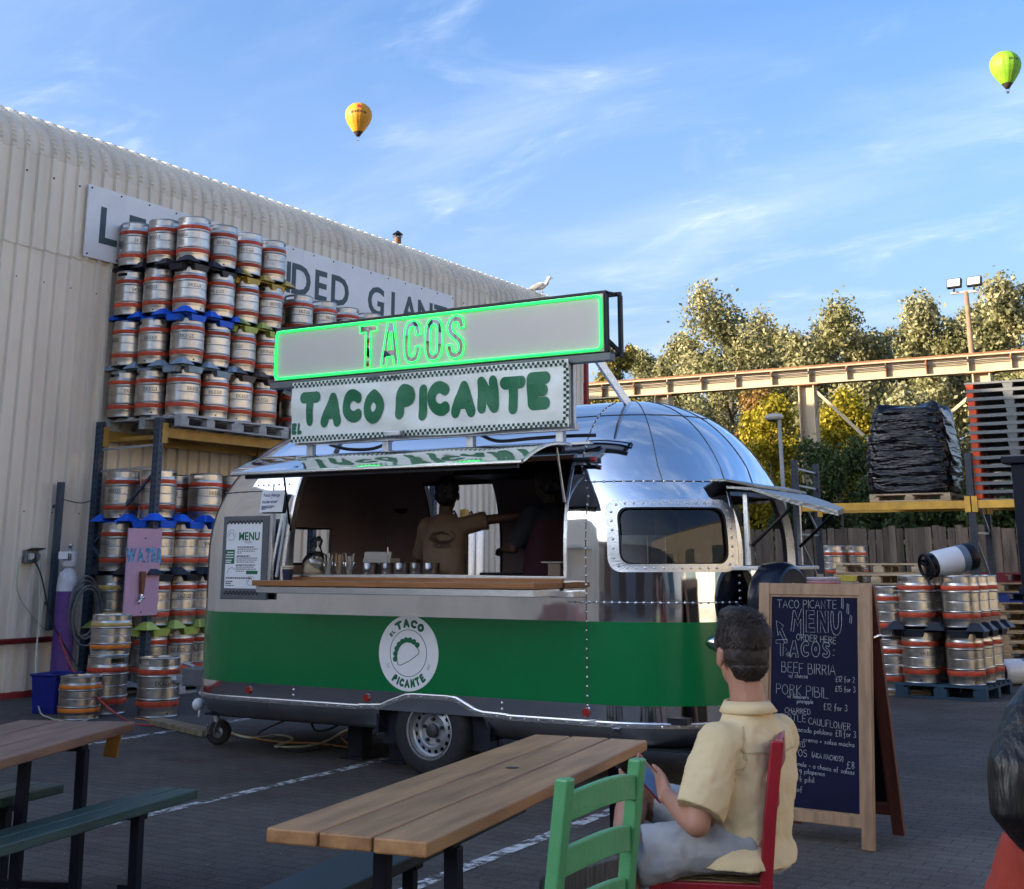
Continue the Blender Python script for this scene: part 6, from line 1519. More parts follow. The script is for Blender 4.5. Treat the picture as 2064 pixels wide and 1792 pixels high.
shoe_m = mat('dark_shoe', (.022, .021, .022), .6, 0, .2, 12); sole_m = mat('shoe_sole', (.10, .092, .085), .75, 0, .3, 8, .9, 6, stretch=(14, 1, 1), bdist=.02)
def shoe(a, heel, toe, solen, nm):
    heel, toe, n_ = V(heel), V(toe), V(solen).normalized(); d = (toe-heel).normalized(); s_ = n_.cross(d).normalized(); n_ = d.cross(s_); L = (toe-heel).length
    up_ = -n_
    m = M(); rings = []
    for t, w_, h in ((0, .020, .045), (.06, .036, .065), (.25, .039, .075), (.45, .037, .062), (.68, .048, .048), (.88, .043, .036), (1, .018, .022)):
        c = heel+d*(L*t); rings.append([c+s_*(w_*cos(2*pi*i/16))+up_*(h*.5+h*.5*sin(2*pi*i/16)) for i in range(16)])
    m.loft(rings); m.tube([heel+d*(L*.16)+up_*.055, V(a)], [.042, .043], 14)
    o = remesh(part('shoe', m, shoe_m, mn), .005, 2)
    q = M(); rings = []
    for t, w_ in ((-.03, .012), (0, .030), (.08, .040), (.25, .041), (.45, .038), (.68, .051), (.88, .046), (.98, .028), (1.02, .010)):
        c = heel+d*(L*t); rings.append([c-s_*w_+n_*.018, c+s_*w_+n_*.018, c+s_*w_+up_*.012, c-s_*w_+up_*.012])
    q.loft(rings); part('sole', q, sole_m, o, bevel=.005)
shoe(anR, (-.455, -.235, .550), (-.735, -.262, .485), (.05, -.93, -.30), 'right')
shoe(anL, (-.575, -.055, .025), (-.84, -.02, .025), (0, 0, -1), 'left')
# phone in his left hand
ph = MAN+RIGHT*-.355+FWD*.035; phn = thing('phone', 'mobile phone with a dark red case held in the seated man\'s hand', 'phone', (ph.x, ph.y, .762))
d = (RIGHT*.62-FWD*.05+V((0, 0, -.66))).normalized(); nn = (RIGHT*.55-FWD*.62+V((0, 0, .56))); nn = (nn-d*nn.dot(d)).normalized(); s_ = d.cross(nn)
PT = Matrix(((s_.x, d.x, nn.x, 0), (s_.y, d.y, nn.y, 0), (s_.z, d.z, nn.z, 0), (0, 0, 0, 1)))
m = M(); m.box(-.037, .037, -.077, .077, -.006, .0035, PT); part('case', m, mat('case_red', (.13, .012, .03), .45), phn, bevel=.004)
m = M(); m.box(-.034, .034, -.073, .073, .0036, .0045, PT); part('screen', m, mat('screen_sky_tint', (.10, .20, .36), .12, 0, .15, 4), phn)  # sky reflection painted as blue into the screen colour

# ---- standing figures in the trailer
def figure(label, loc, rz, H, shirt, trousers, hair_m, skin_m, armL, armR, headf, tee=True, cap=None, hand_s=.95):
    """local frame: faces +y, x to the figure's right; z measured from the feet"""
    p_ = thing('person', label, 'person', loc, rz); s = H/1.75; m = M(); q = lambda *a: V(a)*s
    T = head_mesh(m, q(0, .02, 1.63), headf, 1.15*s); m.tube([q(0, 0, 1.42), q(0, .01, 1.56)], [.06*s, .055*s], 12)
    m.loft([sect(q(0, 0, .92), (1, 0, 0), (0, 1, 0), .15*s, .10*s), sect(q(0, 0, 1.15), (1, 0, 0), (0, 1, 0), .14*s, .095*s), sect(q(0, 0, 1.36), (1, 0, 0), (0, 1, 0), .165*s, .095*s), sect(q(0, 0, 1.46), (1, 0, 0), (0, 1, 0), .07*s, .06*s)])
    for arm, sx in ((armL, -1), (armR, 1)):
        a, b, c = q(sx*.19, 0, 1.39), V(arm[0])*s, V(arm[1])*s
        limb(m, [a, a.lerp(b, .5), b], [.052*s, .045*s, .040*s]); limb(m, [b, b.lerp(c, .35), c], [.040*s, .040*s, .027*s]); dd = (c-b).normalized(); up_ = V((0, 0, 1))-dd*dd.z; sd_ = dd.cross(up_.normalized())*(1 if sx > 0 else -1)
        hand(m, c, dd, -up_ if up_.length > .1 else V((0, 1, 0)), sd_, hand_s*s, (.4, .45, .5, .55), .4)
    for sx in (-1, 1): limb(m, [q(sx*.09, 0, .90), q(sx*.10, .01, .48), q(sx*.10, -.01, .09)], [.085*s, .058*s, .042*s]); m.ball(q(sx*.10, .06, .045), (.045*s, .12*s, .045*s))
    remesh(part('body', m, skin_m, p_), .009, 3); eyes(p_, T, 1.04*s)
    h = M(); h.ball((-.012*s, 0, .056*s), (.116*s, .099*s, .104*s), T, 20, 12); h.ball((-.046*s, 0, .0), (.080*s, .092*s, .098*s), T, 18, 10)
    remesh(part('hair', h, hair_m, p_), .008, 2, [('hair_locks', .035, .014)])
    c = M(); c.loft([sect(q(0, 0, .80), (1, 0, 0), (0, 1, 0), .19*s, .14*s), sect(q(0, 0, 1.05), (1, 0, 0), (0, 1, 0), .18*s, .13*s), sect(q(0, 0, 1.28), (1, 0, 0), (0, 1, 0), .195*s, .125*s), sect(q(0, 0, 1.40), (1, 0, 0), (0, 1, 0), .17*s, .095*s), sect(q(0, 0, 1.475), (1, 0, 0), (0, 1, 0), .075*s, .068*s)])
    for arm, sx in ((armL, -1), (armR, 1)):
        a, b = q(sx*.18, 0, 1.385), V(arm[0])*s; c.tube([a-V((sx*.05*s, 0, 0)), a, a.lerp(b, .5), a.lerp(b, .9)], [.065*s, .072*s, .073*s, .078*s], 14); c.ball(a, .07*s)
    remesh(part('t_shirt', c, shirt, p_), .011, 3, [('shirt_folds', .11, .022)])
    t = M()
    for sx in (-1, 1): t.tube([q(sx*.085, 0, .95), q(sx*.095, 0, .80), q(sx*.10, .01, .48), q(sx*.10, -.01, .10)], [.11*s, .10*s, .08*s, .07*s], 14)
    remesh(part('trousers', t, trousers, p_), .012, 2)
    return p_, T
tan = cloth('tan_cotton', (.17, .115, .075)); dkt = cloth('dark_cloth', (.016, .017, .024)); rdt = cloth('dark_red_cloth', (.035, .006, .012))  # tan tee darkened in its colour too, for the dim trailer
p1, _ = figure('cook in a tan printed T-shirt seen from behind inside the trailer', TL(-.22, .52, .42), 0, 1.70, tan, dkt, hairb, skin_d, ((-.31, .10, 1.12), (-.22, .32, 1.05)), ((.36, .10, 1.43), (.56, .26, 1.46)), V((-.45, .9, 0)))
pr = M()
for k in range(4):
    rr_ = .045+.012*k; pr.tube([(.06+rr_*1.5*cos(a), -.132, 1.26+rr_*.62*sin(a)) for a in np.linspace(.3+k, 4.2+k, 14)], .004, 4)
gl, w = layout('PICANTE', .045, off=.01, sx=.9)
for ch, vs, fs in gl: pr.add([(.06+x-w/2, -.134, 1.175+y) for x, y in vs], fs)
part('print', pr, mat('brown_print', (.05, .028, .022), .8), p1)
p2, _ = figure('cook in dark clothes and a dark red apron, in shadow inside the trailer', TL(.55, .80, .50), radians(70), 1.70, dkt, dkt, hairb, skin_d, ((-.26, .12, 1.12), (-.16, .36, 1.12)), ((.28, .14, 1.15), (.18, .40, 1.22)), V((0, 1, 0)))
apr = M(); apr.loft([sect((0, .008, z), (1, 0, 0), (0, 1, 0), a, b, 22) for z, a, b in ((.60, .20, .15), (.9, .205, .155), (1.1, .20, .150), (1.30, .19, .142))], caps=False); part('apron', apr, rdt, p2, smooth=True)

# ---- the woman at the right edge
wm = at(1.285, 3.02)
wn = thing('person', 'woman with long dark hair and a rust red jacket at the right edge', 'person', (wm.x, wm.y, 0), YAW)
rust = cloth('rust_red_jacket', (.26, .030, .016), .6, 12); b_ = M(); T = head_mesh(b_, (0, .0, 1.14), (-.35, .93, 0), 1.0); b_.tube([(0, 0, .94), (0, 0, 1.06)], [.055, .052], 12)
b_.loft([sect((0, 0, .46), (1, 0, 0), (0, 1, 0), .16, .11), sect((0, 0, .9), (1, 0, 0), (0, 1, 0), .16, .095), sect((0, 0, .97), (1, 0, 0), (0, 1, 0), .06, .05)])
for sx in (-1, 1):
    sh2, el2, wr2 = V((sx*.165, 0, .88)), V((sx*.215, .05, .62)), V((sx*.10, .30, .60)); limb(b_, [sh2, el2], [.048, .038]); limb(b_, [el2, wr2], [.038, .026]); hand(b_, wr2, (-sx*.3, .9, 0), (0, 0, -1), (-sx, 0, 0), .92, (.4, .4, .45, .5))
    limb(b_, [V((sx*.09, .02, .50)), V((sx*.11, .42, .50)), V((sx*.11, .46, .08))], [.08, .058, .04]); b_.ball((sx*.11, .52, .04), (.045, .11, .04))
remesh(part('body', b_, skin, wn), .008, 3); eyes(wn, T)
h = M(); h.ball((-.012, 0, .045), (.108, .092, .098), T, 20, 14)
hx = [(-.06, -.035, 1.21), (-.155, -.085, 1.13), (-.215, -.125, 1.05), (-.232, -.135, .99), (-.215, -.125, .925)]
h.tube(hx, [(.095, .085), (.098, .075), (.085, .07), (.065, .055), (.022, .020)], 18); h.tube([(.03, -.05, 1.16), (.05, -.10, 1.0), (.03, -.12, .86), (.0, -.12, .77)], [.08, .09, .085, .03], 16); h.tube([(-.10, -.06, 1.18), (-.16, -.10, 1.03), (-.17, -.12, .93), (-.16, -.12, .87)], [.07, .08, .07, .02], 12)
remesh(part('hair', h, hairb, wn), .008, 5, [('hair_locks', .030, .006)])
def long_hair(parent, path, rads, n, w=.0012):
    m = M(); rg = np.random.default_rng(4); P = [V(p_) for p_ in path]
    for _ in range(n):
        a = rg.uniform(0, 2*pi); q = sqrt(rg.uniform(.85, 1.30)); ox, oy = q*cos(a), q*sin(a); t0 = rg.uniform(0, .45); t1 = rg.uniform(.8, 1.06); ph_, am = rg.uniform(0, 6), rg.uniform(.0, .006); prev = None
        for i in range(9):
            t = (t0+(t1-t0)*i/8)*(len(P)-1); k = min(int(t), len(P)-2); f_ = t-k; c = P[k].lerp(P[k+1], f_); r0, r1 = rads[k], rads[k+1]; rx = r0[0]+(r1[0]-r0[0])*f_; ry = r0[1]+(r1[1]-r0[1])*f_; rx, ry = max(rx, .03), max(ry, .03)
            p_ = c+V((ox*rx+am*sin(ph_+t*3), oy*ry+am*cos(ph_+t*2.3), 0)); b = len(m.v); ww = w*(1-.7*(i/8)**2); m.v += [(p_.x-ww, p_.y-ww*.4, p_.z), (p_.x+ww, p_.y+ww*.4, p_.z)]
            if prev is not None: m.f.append((prev, prev+1, b+1, b)); m.mi.append(0)
            prev = b
    return part('hair_strand', m, strand_b, parent, kind='stuff')
c = M(); c.loft([sect((0, 0, .44), (1, 0, 0), (0, 1, 0), .175, .15, 24), sect((0, 0, .62), (1, 0, 0), (0, 1, 0), .172, .135, 24), sect((0, 0, .80), (1, 0, 0), (0, 1, 0), .178, .125, 24), sect((0, 0, .89), (1, 0, 0), (0, 1, 0), .165, .10, 24), sect((0, 0, .965), (1, 0, 0), (0, 1, 0), .075, .07, 24)])
for sx in (-1, 1): c.tube([V((sx*.11, 0, .88)), V((sx*.165, 0, .875)), V((sx*.20, .02, .76)), V((sx*.222, .05, .62)), V((sx*.17, .16, .60)), V((sx*.115, .27, .60))], [.07, .076, .072, .066, .058, .05], 16); c.ball((sx*.165, 0, .875), .074)
remesh(part('jacket', c, rust, wn), .008, 4, [('shirt_folds', .11, .022), ('shirt_creases', .045, .006)])
t = M()
for sx in (-1, 1): t.tube([(sx*.08, -.05, .50), (sx*.10, .2, .505), (sx*.11, .42, .50), (sx*.11, .46, .30), (sx*.11, .46, .10)], [.11, .10, .08, .075, .065], 14)
remesh(part('trousers', t, dkt, wn), .01, 3)
st = thing('stool', 'plain dark stool under the woman at the right edge', 'stool', (wm.x, wm.y, 0), YAW)
part('seat', M().lathe([(.17, .405), (.18, .41), (.18, .43), (.17, .435)], 24, cap0=True, cap1=True), bluewood, st)
for k in range(4): a = pi/4+k*pi/2; part('leg', M().bar((.12*cos(a), .12*sin(a), .41), (.17*cos(a), .17*sin(a), 0), .03, .03), legm, st)
# ------------------------------------------------------------------ the far side of the yard
fence = thing('board_fence', 'weathered close-boarded wooden fence across the back of the yard', 'fence', (0, 15.5, 0))
fw = mat('fence_wood', (.125, .092, .068), .85, 0, .35, 1.5, .3, 30, stretch=(9, 9, 1), rand=.30, col2=(.22, .165, .12))
pm_ = [M().box(-.064, .064, -.010, .010, 0, h).mesh('plank', fw) for h in (2.08, 2.12, 2.15, 2.10)]
x = 2.2; i = 0
while x < 14.5:
    part('plank', random.choice(pm_), None, fence, loc=(x, random.uniform(-.008, .008), 0), rot=(random.uniform(-.01, .01), random.uniform(-.012, .012), random.uniform(-.03, .03))); x += .136; i += 1
for z in (.35, 1.05, 1.8): part('rail', M().box(2.1, 14.6, .014, .06, z, z+.09), fw, fence)
rackdk = mat('rack_dark', (.020, .026, .042), .5, 0, .2, 8)
yel2 = mat('rack_yellow_bright', (.62, .34, .045), .5, 0, .2, 5)
r2 = thing('pallet_rack', 'dark steel rack with yellow beams in front of the wooden fence', 'pallet rack', (0, 0, 0))
RX = (5.86, 8.52, 11.18); RY = (10.0, 11.05); BZ = 2.36
for x in RX:
    for y in RY: upright(x, y, 3.05, rackdk, r2)
    for a, b in ((2.92, 2.9), (2.66, 2.64), (1.9, 1.9)): part('brace', M().bar((x, RY[0]+.02, a), (x, RY[1]-.02, b), .026, .026), galv, r2)
    for a, b in ((2.62, 1.92), (1.86, 1.1), (.3, 1.06)): part('brace', M().bar((x+.01, RY[0]+.02, a), (x+.01, RY[1]-.02, b), .03, .03), galv, r2)
for i in range(2):
    for y in RY:
        b_ = part('beam', M().box(RX[i]+.05, RX[i+1]-.05, y-.03, y+.02, BZ-.115, BZ), yel2, r2, bevel=.004)
        for xx in (RX[i]+.05, RX[i+1]-.05): part('beam_connector', M().box(xx-.04, xx+.04, y-.055, y-.032, BZ-.17, BZ+.06), yel2, b_)
# black wrapped load
pallet((7.62, 10.5, BZ+.004), 0, 1.2, 1.0, 'pale wooden pallet under the black wrapped load on the yellow beam', 'wooden pallets around the yard', woodpale, H=.12)
wrapm = mat('black_wrap', (.003, .003, .006), .17, 0, .2, 4, .55, 4, stretch=(.5, .5, 3.6), bdist=.08, spec=.4)
m = M(); rings = []; nz_ = 30
for j in range(nz_+1):
    t = j/nz_; z = 2.49+1.33*t; wob = .008*sin(j*2.1)+.008*sin(j*3.7+1)
    a_, b2 = .60+wob+.05*sin(t*5)-.10*max(0, t-.88)/.12, .50+wob
    ring = []
    for k in range(44):
        ang_ = 2*pi*k/44; ct, st_ = cos(ang_), sin(ang_); e = .30
        rx = a_*(1 if ct > 0 else -1)*abs(ct)**e; ry = b2*(1 if st_ > 0 else -1)*abs(st_)**e
        w_ = 1+.020*sin(k*1.9+j*.8)+.015*sin(k*4.1-j*1.7); ring.append((7.60+rx*w_+.05*t*t, 10.5+ry*w_, z+.03*sin(k*.9+t*4)*(1 if 0 < j else .2)+(.05*sin(k*.35) if j > nz_-3 else 0)))
    rings.append(ring)
m.loft(rings); o = part('wrapped_load', m, wrapm, None, smooth=True); tag(o, 'tall load wrapped in creased black plastic on the yellow beam', 'wrapped pallet load')
o.modifiers.new('sub', 'SUBSURF').render_levels = 1
tx = bpy.data.textures.new('wrap_creases', 'CLOUDS'); tx.noise_scale = .10; tx.noise_depth = 4
md = o.modifiers.new('crease', 'DISPLACE'); md.texture = tx; md.strength = .035
# stacked plastic pallets with orange ends
gpl = mat('grey_plastic', (.115, .125, .135), .55, 0, .1, 8, rand=.12); opl = mat('orange_plastic', (.62, .075, .022), .5, 0, .12, 10, rand=.15)
dk_ = M(); dk_.box(-.615, .6, -.5, .5, .092, .1225); 
for k in range(5): dk_.box(-.6, .6, -.48+k*.22, -.40+k*.22, .0, .018)
dkm = dk_.mesh('deck', gpl)
ftg = M().loft([[(-.075*s_, -.06*s_, z), (.075*s_, -.06*s_, z), (.075*s_, .06*s_, z), (-.075*s_, .06*s_, z)] for s_, z in ((.8, .018), (1, .10))]).mesh('foot', gpl)
fto = M().loft([[(-.055*s_, -.06*s_, z), (.055*s_, -.06*s_, z), (.055*s_, .06*s_, z), (-.055*s_, .06*s_, z)] for s_, z in ((.8, .018), (1, .095))]).mesh('foot', gpl); fto.name = 'end_foot'; fto.materials.clear(); fto.materials.append(opl)
gi = ['lowest', 'second', 'third', 'fourth', 'fifth', 'sixth', 'seventh', 'eighth', 'ninth', 'tenth', 'eleventh', 'twelfth', 'thirteenth', 'topmost']
for i in range(14):
    p_ = thing('plastic_pallet', 'grey plastic pallet with orange end feet, %s of the tall stack on the beam' % (gi[i] if i in (0, 13) else gi[i]+' up'), 'pallet', (9.17+random.uniform(-.012, .012), 10.52, BZ+.004+i*.1235), 0, 'plastic pallets stacked on the dark rack')
    part('deck', dkm, None, p_)
    for x in (-.545, 0, .34, .52):
        for y in (-.43, 0, .43):
            if x == .52 and y == 0: continue
            part('end_foot' if x < -.5 else 'foot', fto if x < -.5 else ftg, None, p_, loc=(x, y, 0))
part('stack_label', M().box(-.66, -.655, -.1, .1, .0, .01), paper, None) if False else None
# keg pallet on the right
ang = radians(-3); ux, uy = V((cos(ang), sin(ang), 0)), V((-sin(ang), cos(ang), 0)); c0 = V((8.97, 5.40, 0))+uy*.55
bpal = mat('blue_painted_wood', (.018, .050, .085), .7, 0, .3, 4, .2, 30, rand=.15)
pallet((c0.x, c0.y, .004), ang, 1.0, 1.15, 'dark blue pallet under the keg stack on the right', 'wooden pallets around the yard', bpal, H=.15, nb=6)
for l in range(2):
    for i in range(2):
        for j in range(3):
            pos = c0+ux*(-.25+.5*i)+uy*(-.37+.42*j)
            keg((pos.x, pos.y, .158+l*.615), radians(random.uniform(10, 50)) if (l, i, j) != (0, 0, 0) else radians(38), 'steel keg on the blue pallet, %s layer, %s column of the %s row' % (('lower', 'upper')[l], ('left', 'right')[i], ('front', 'middle', 'back')[j]), 'kegs stacked on the blue pallet', text=(l == 0 and i == 0))
o = part('keg_tray', tray_mesh('keg_tray', (-.25, .25), (-.37, .05, .47), traymat('black', TC['black'])), None, loc=(c0.x, c0.y, .158+.572), rot=(0, 0, ang)); tag(o, 'black plastic tray between the two keg layers on the blue pallet', 'keg tray', 'plastic trays between keg layers')
whitek = mat('white_keg_plastic', (.60, .62, .66), .35, 0, .06, 4, coat=.3)
def plastic_keg(loc, rot, label):
    k = thing('plastic_keg', label, 'keg', loc, 0, 'white one-way kegs'); k.rotation_euler = rot       # axis along local x
    T = Matrix.Rotation(pi/2, 4, 'Y')
    part('keg_body', M().lathe([(.10, -.25), (.14, -.22), (.152, -.17), (.154, 0), (.152, .19), (.15, .20)], 28, T), whitek, k, smooth=True)
    part('base_cup', M().lathe([(.152, .19), (.157, .20), (.157, .30), (.145, .315), (.0, .315)], 28, T), blackp, k, auto=40)
    h = M()
    h.tube([(-.315, .135*cos(2*pi*q/20), .135*sin(2*pi*q/20)) for q in range(20)], .020, 8, closed=True); h.tube([(-.235, .12*cos(2*pi*q/20), .12*sin(2*pi*q/20)) for q in range(20)], .022, 8, closed=True)
    for q in range(4): a = q*pi/2+.4; h.bar((-.315, .135*cos(a), .135*sin(a)), (-.22, .12*cos(a), .12*sin(a)), .05, .02, (1, 0, 0)); h.bar((-.30, .0, 0), (-.31, .13*cos(a), .13*sin(a)), .03, .02, (1, 0, 0))
    h.lathe([(.04, -.30), (.05, -.22)], 14, T, cap0=True); part('handle_ring', h, blackp, k)
    part('sleeve_edge', M().lathe([(.1545, .10), (.1555, .10), (.1555, .19)], 28, T), mat('sleeve_blue_grey', (.12, .16, .22), .4), k)
    return k
pk_ = PD(1915, 1142, 15.35); plastic_keg((pk_.x, pk_.y, 1.333+.16), (0, radians(-11), YAW+radians(14)), 'white plastic keg with black ends lying on top of the steel kegs')
q = PZ(2028, 1384); plastic_keg((q.x+.05, q.y+.25, .16), (0, 0, YAW+radians(24)), 'white plastic keg lying on the ground beside the dark gate post')
# dark post at the right edge
gp = thing('gate_post', 'dark navy steel gate post with a capped top at the right edge', 'gate post', (10.13, 5.26, -.08))
part('post', M().box(-.16, .30, -.10, .14, 0, 2.62), mat('navy_steel', (.003, .006, .015), .55, 0, .2, 6, spec=.2), gp, bevel=.012); part('cap', M().box(-.25, .60, -.16, .20, 2.62, 2.70), MAT['navy_steel'], gp, bevel=.012); part('band', M().box(-.19, .33, -.13, .17, 1.22, 1.30), MAT['navy_steel'], gp, bevel=.01)
part('panel', M().box(.30, 1.4, .0, .05, .12, 2.40), MAT['navy_steel'], gp)
# kegs, drum and pallets in the middle distance
def dk(px, dep, z, label, grp, **k): v_ = PD(px, 1200, dep); return keg((v_.x, v_.y, z), rturn(), label, grp, **k)
for i, (px_, dep, nm) in enumerate(((1682, 15.9, 'left'), (1742, 15.9, 'right'), (1790, 15.75, 'front right'))):
    dk(px_, dep, .06, 'steel keg in the lower layer behind the A-board, %s' % nm, 'kegs behind the A-board', text=False); dk(px_, dep, .645, 'steel keg in the upper layer behind the A-board, %s' % nm, 'kegs behind the A-board', text=False)
v_ = PD(1718, 1200, 15.9); pallet((v_.x+.1, v_.y+.1, .004), YAW, 1.2, .8, 'low wooden pallet under the kegs behind the A-board', 'wooden pallets around the yard', woodpale, H=.055)
for i, (px_, nm) in enumerate(((1680, 'left'), (1728, 'right'))):
    for l in range(3): dk(px_, 23.0+i*.2, .02+l*.585, 'keg with a wide orange-red band by the fence, %s pile, %s' % (nm, ('bottom', 'middle', 'top')[l]), 'orange-red banded kegs by the fence', text=False, bands=(wideband, wideband))
v_ = PD(1662, 1200, 16.6); dr = thing('red_drum', 'red drum with a pale rim standing behind the spare wheel', 'drum', (v_.x, v_.y, 0))
part('drum_body', M().lathe([(.20, 0), (.205, .4), (.21, .41), (.205, .42), (.205, .85), (.21, .86), (.205, .87), (.205, 1.26), (.0, 1.26)], 28, cap0=True), mat('red_plastic', (.36, .012, .028), .4, 0, .1), dr, auto=40)
part('rim', M().lathe([(.208, 1.27), (.212, 1.29), (.200, 1.30), (.195, 1.27), (.21, 1.24)], 28), mat('rim_pale', (.5, .42, .45), .4), dr)
ylb = mat('yellow_tape', (.55, .45, .06), .6)
tag(part('yellow_crate', M().loft([[(sx*w_, sy_*w_*.7, z) for sx, sy_ in ((-1, -1), (1, -1), (1, 1), (-1, 1))] for z, w_ in ((0, .10), (.07, .115), (.07, .10), (.01, .09))]), ylb, None, loc=(PD(1708, 1168, 17.4).x, PD(1708, 1168, 17.4).y, 1.24), bevel=.004), 'small yellow crate beside the red drum', 'crate')
tag(part('timber_stack', M().box(-.12, .12, -.12, .12, 0, 1.235), woodpale, None, loc=(PD(1708, 1168, 17.4).x, PD(1708, 1168, 17.4).y, 0), bevel=.01), 'upright timber block carrying the small yellow crate', 'timber block')
pn_ = ['lowest', 'second', 'third', 'fourth', 'fifth', 'sixth', 'seventh', 'eighth', 'ninth', 'topmost']
for i in range(10):
    pallet((7.42+random.uniform(-.03, .03), 9.15+random.uniform(-.03, .03), .004+.146*i), random.uniform(-.03, .03), 1.2, 1.0, 'pale wooden pallet, %s of the stack behind the A-board kegs' % (pn_[i]+(' up' if 0 < i < 9 else '')), 'wooden pallets around the yard', woodpale)
redw = mat('red_painted_wood', (.20, .030, .045), .8, 0, .3, 4, .2, 30); blw = mat('bright_blue_wood', (.02, .05, .25), .8, 0, .3, 4)
for i in range(9):
    pallet((8.78+random.uniform(-.05, .05), 12.1+random.uniform(-.04, .04), .004+.146*i), radians(28)+random.uniform(-.07, .07), 1.2, 1.0, ('faded red wooden pallet on top of the stack beside the blue pallet kegs' if i == 8 else 'wooden pallet, %s of the stack behind the kegs on the blue pallet' % (pn_[i]+(' up' if i else ''))), 'wooden pallets around the yard', redw if i == 8 else (blw if i == 6 else woodpale))
for i, (px_, h, ln, nm) in enumerate(((1622, 1.25, .10, 'left'), (1636, 1.18, .16, 'middle'), (1648, 1.30, .04, 'right'))):
    v_ = PD(px_, 1250, 20.5); m = M(); m.bar((0, 0, 0), (ln, .12, h), .11, .025, (0, 1, 0)); tag(part('leaning_board', m, woodpale, None, loc=(v_.x, v_.y, 0), bevel=.003), 'pale board leaning by the dark rack leg, %s of three' % nm, 'board', 'boards leaning by the dark rack')

# ------------------------------------------------------------------ crane gantry
gm_ = mat('gantry_cream', (.40, .32, .21), .6, 0, .18, 1.3, .1, 12, stretch=(1, 1, .5)); rust_ = mat('gantry_rust', (.19, .085, .04), .8, 0, .4, 4)
gy = 21.0; GB, GT = 5.72, 6.13
ga = thing('crane_gantry', 'long cream painted steel crane gantry with rusty top edge beyond the fence', 'gantry', (0, gy, 0))
part('beam', M().box(-14, 18, -.02, .02, GB+.03, GT-.03), gm_, ga); part('flange', M().box(-14, 18, -.16, .16, GB, GB+.03), gm_, ga); part('flange', M().box(-14, 18, -.16, .16, GT-.03, GT), gm_, ga); part('crane_rail', M().box(-14, 18, -.05, .05, GT, GT+.06), rust_, ga)
for x in np.arange(-13.5, 18, .95): part('stiffener', M().box(x-.012, x+.012, -.155, -.02, GB+.03, GT-.03), rust_ if int(x*10) % 3 == 0 else gm_, ga)
for z, y in ((GT-.10, -.19), (GT-.14, -.19)): part('power_line', M().tube([(x, y, z-.012*abs(sin((x+14)*pi/1.9))) for x in np.arange(-14, 18.1, .475)], .014, 5), ink, ga)
for x in np.arange(-13.5, 18, 1.9): part('line_bracket', M().box(x-.02, x+.02, -.21, -.02, GT-.16, GT-.08), rust_, ga)
q1 = PY(1629, 800, gy).x; q0 = PY(1338, 812, gy).x; q2 = PY(1982, 780, gy).x
for x in (q0, q1, q2, 2*q0-q1):
    c_ = M(); c_.box(x-.20, x-.17, -.16, .16, 0, GB); c_.box(x+.17, x+.20, -.16, .16, 0, GB); c_.box(x-.17, x+.17, -.02, .02, 0, GB); c_.box(x-.30, x+.30, -.22, .22, 0, .03); part('column', c_, gm_, ga)
    for z in (1.2, 2.4, 3.6, 4.8): part('lacing', M().bar((x+.22, -.15, z), (x+.22, .15, z+.5), .02, .05), gm_, ga)
    part('cap_plate', M().box(x-.32, x+.32, -.2, .2, GB-.025, GB-.002), rust_, ga)
for x, dx in ((q1, 1.75), (q2, -1.9)): part('knee_brace', M().bar((x+.2, -.05, GB-.15), (x+dx, -.05, GB-1.75), .07, .07), gm_, ga)
# lamps
v_ = PY(1577, 940, 17); lpz = PY(1565, 838, 17).z
lm_ = thing('lamp_post', 'slim pale lamp post with a round head behind the trailer', 'lamp post', (v_.x, 17, 0)); part('post', M().tube([(0, 0, 0), (0, 0, 2.5), (-.02, 0, lpz-.10)], [.06, .05, .04], 10), mat('lamp_post_grey', (.34, .33, .30), .5), lm_, smooth=True)
hd = M(); hd.ball((-.13, 0, lpz-.03), (.22, .13, .085), None, 16, 10); part('lamp_head', hd, mat('lamp_head_pale', (.45, .42, .36), .5), lm_, smooth=True); part('lens', M().ball((-.14, 0, lpz-.075), (.15, .10, .06)), glassy('lens', (.7, .7, .65), .1, .8), lm_)
v_ = PY(1958, 715, 22); zt = PY(1946, 588, 22).z
fl_ = thing('floodlight_mast', 'slim brown mast carrying two square floodlights above the trees', 'floodlight mast', (v_.x, 22, 0))
part('mast', M().tube([(0, 0, 0), (.02, 0, 4), (0, 0, zt)], [.09, .08, .055], 10), mat('mast_brown', (.26, .17, .10), .6, 0, .2), fl_, smooth=True); part('cross_bar', M().box(-.36, .34, -.03, .03, zt-.04, zt+.02), mat('bar_grey', (.25, .24, .25), .5), fl_)
for x in (-.25, .22):
    h_ = part('floodlight', M().box(-.175, .175, -.05, .05, -.10, .14), darkmetal, fl_, loc=(x, -.05, zt+.20), rot=(radians(-18), 0, radians(-8)), bevel=.01); part('lens', M().box(-.15, .15, -.056, -.051, -.075, .115), mat('flood_lens', (.62, .60, .46), .2), h_)
    part('bracket', M().bar((0, 0, -.2), (0, 0, -.08), .04, .04), darkmetal, h_)

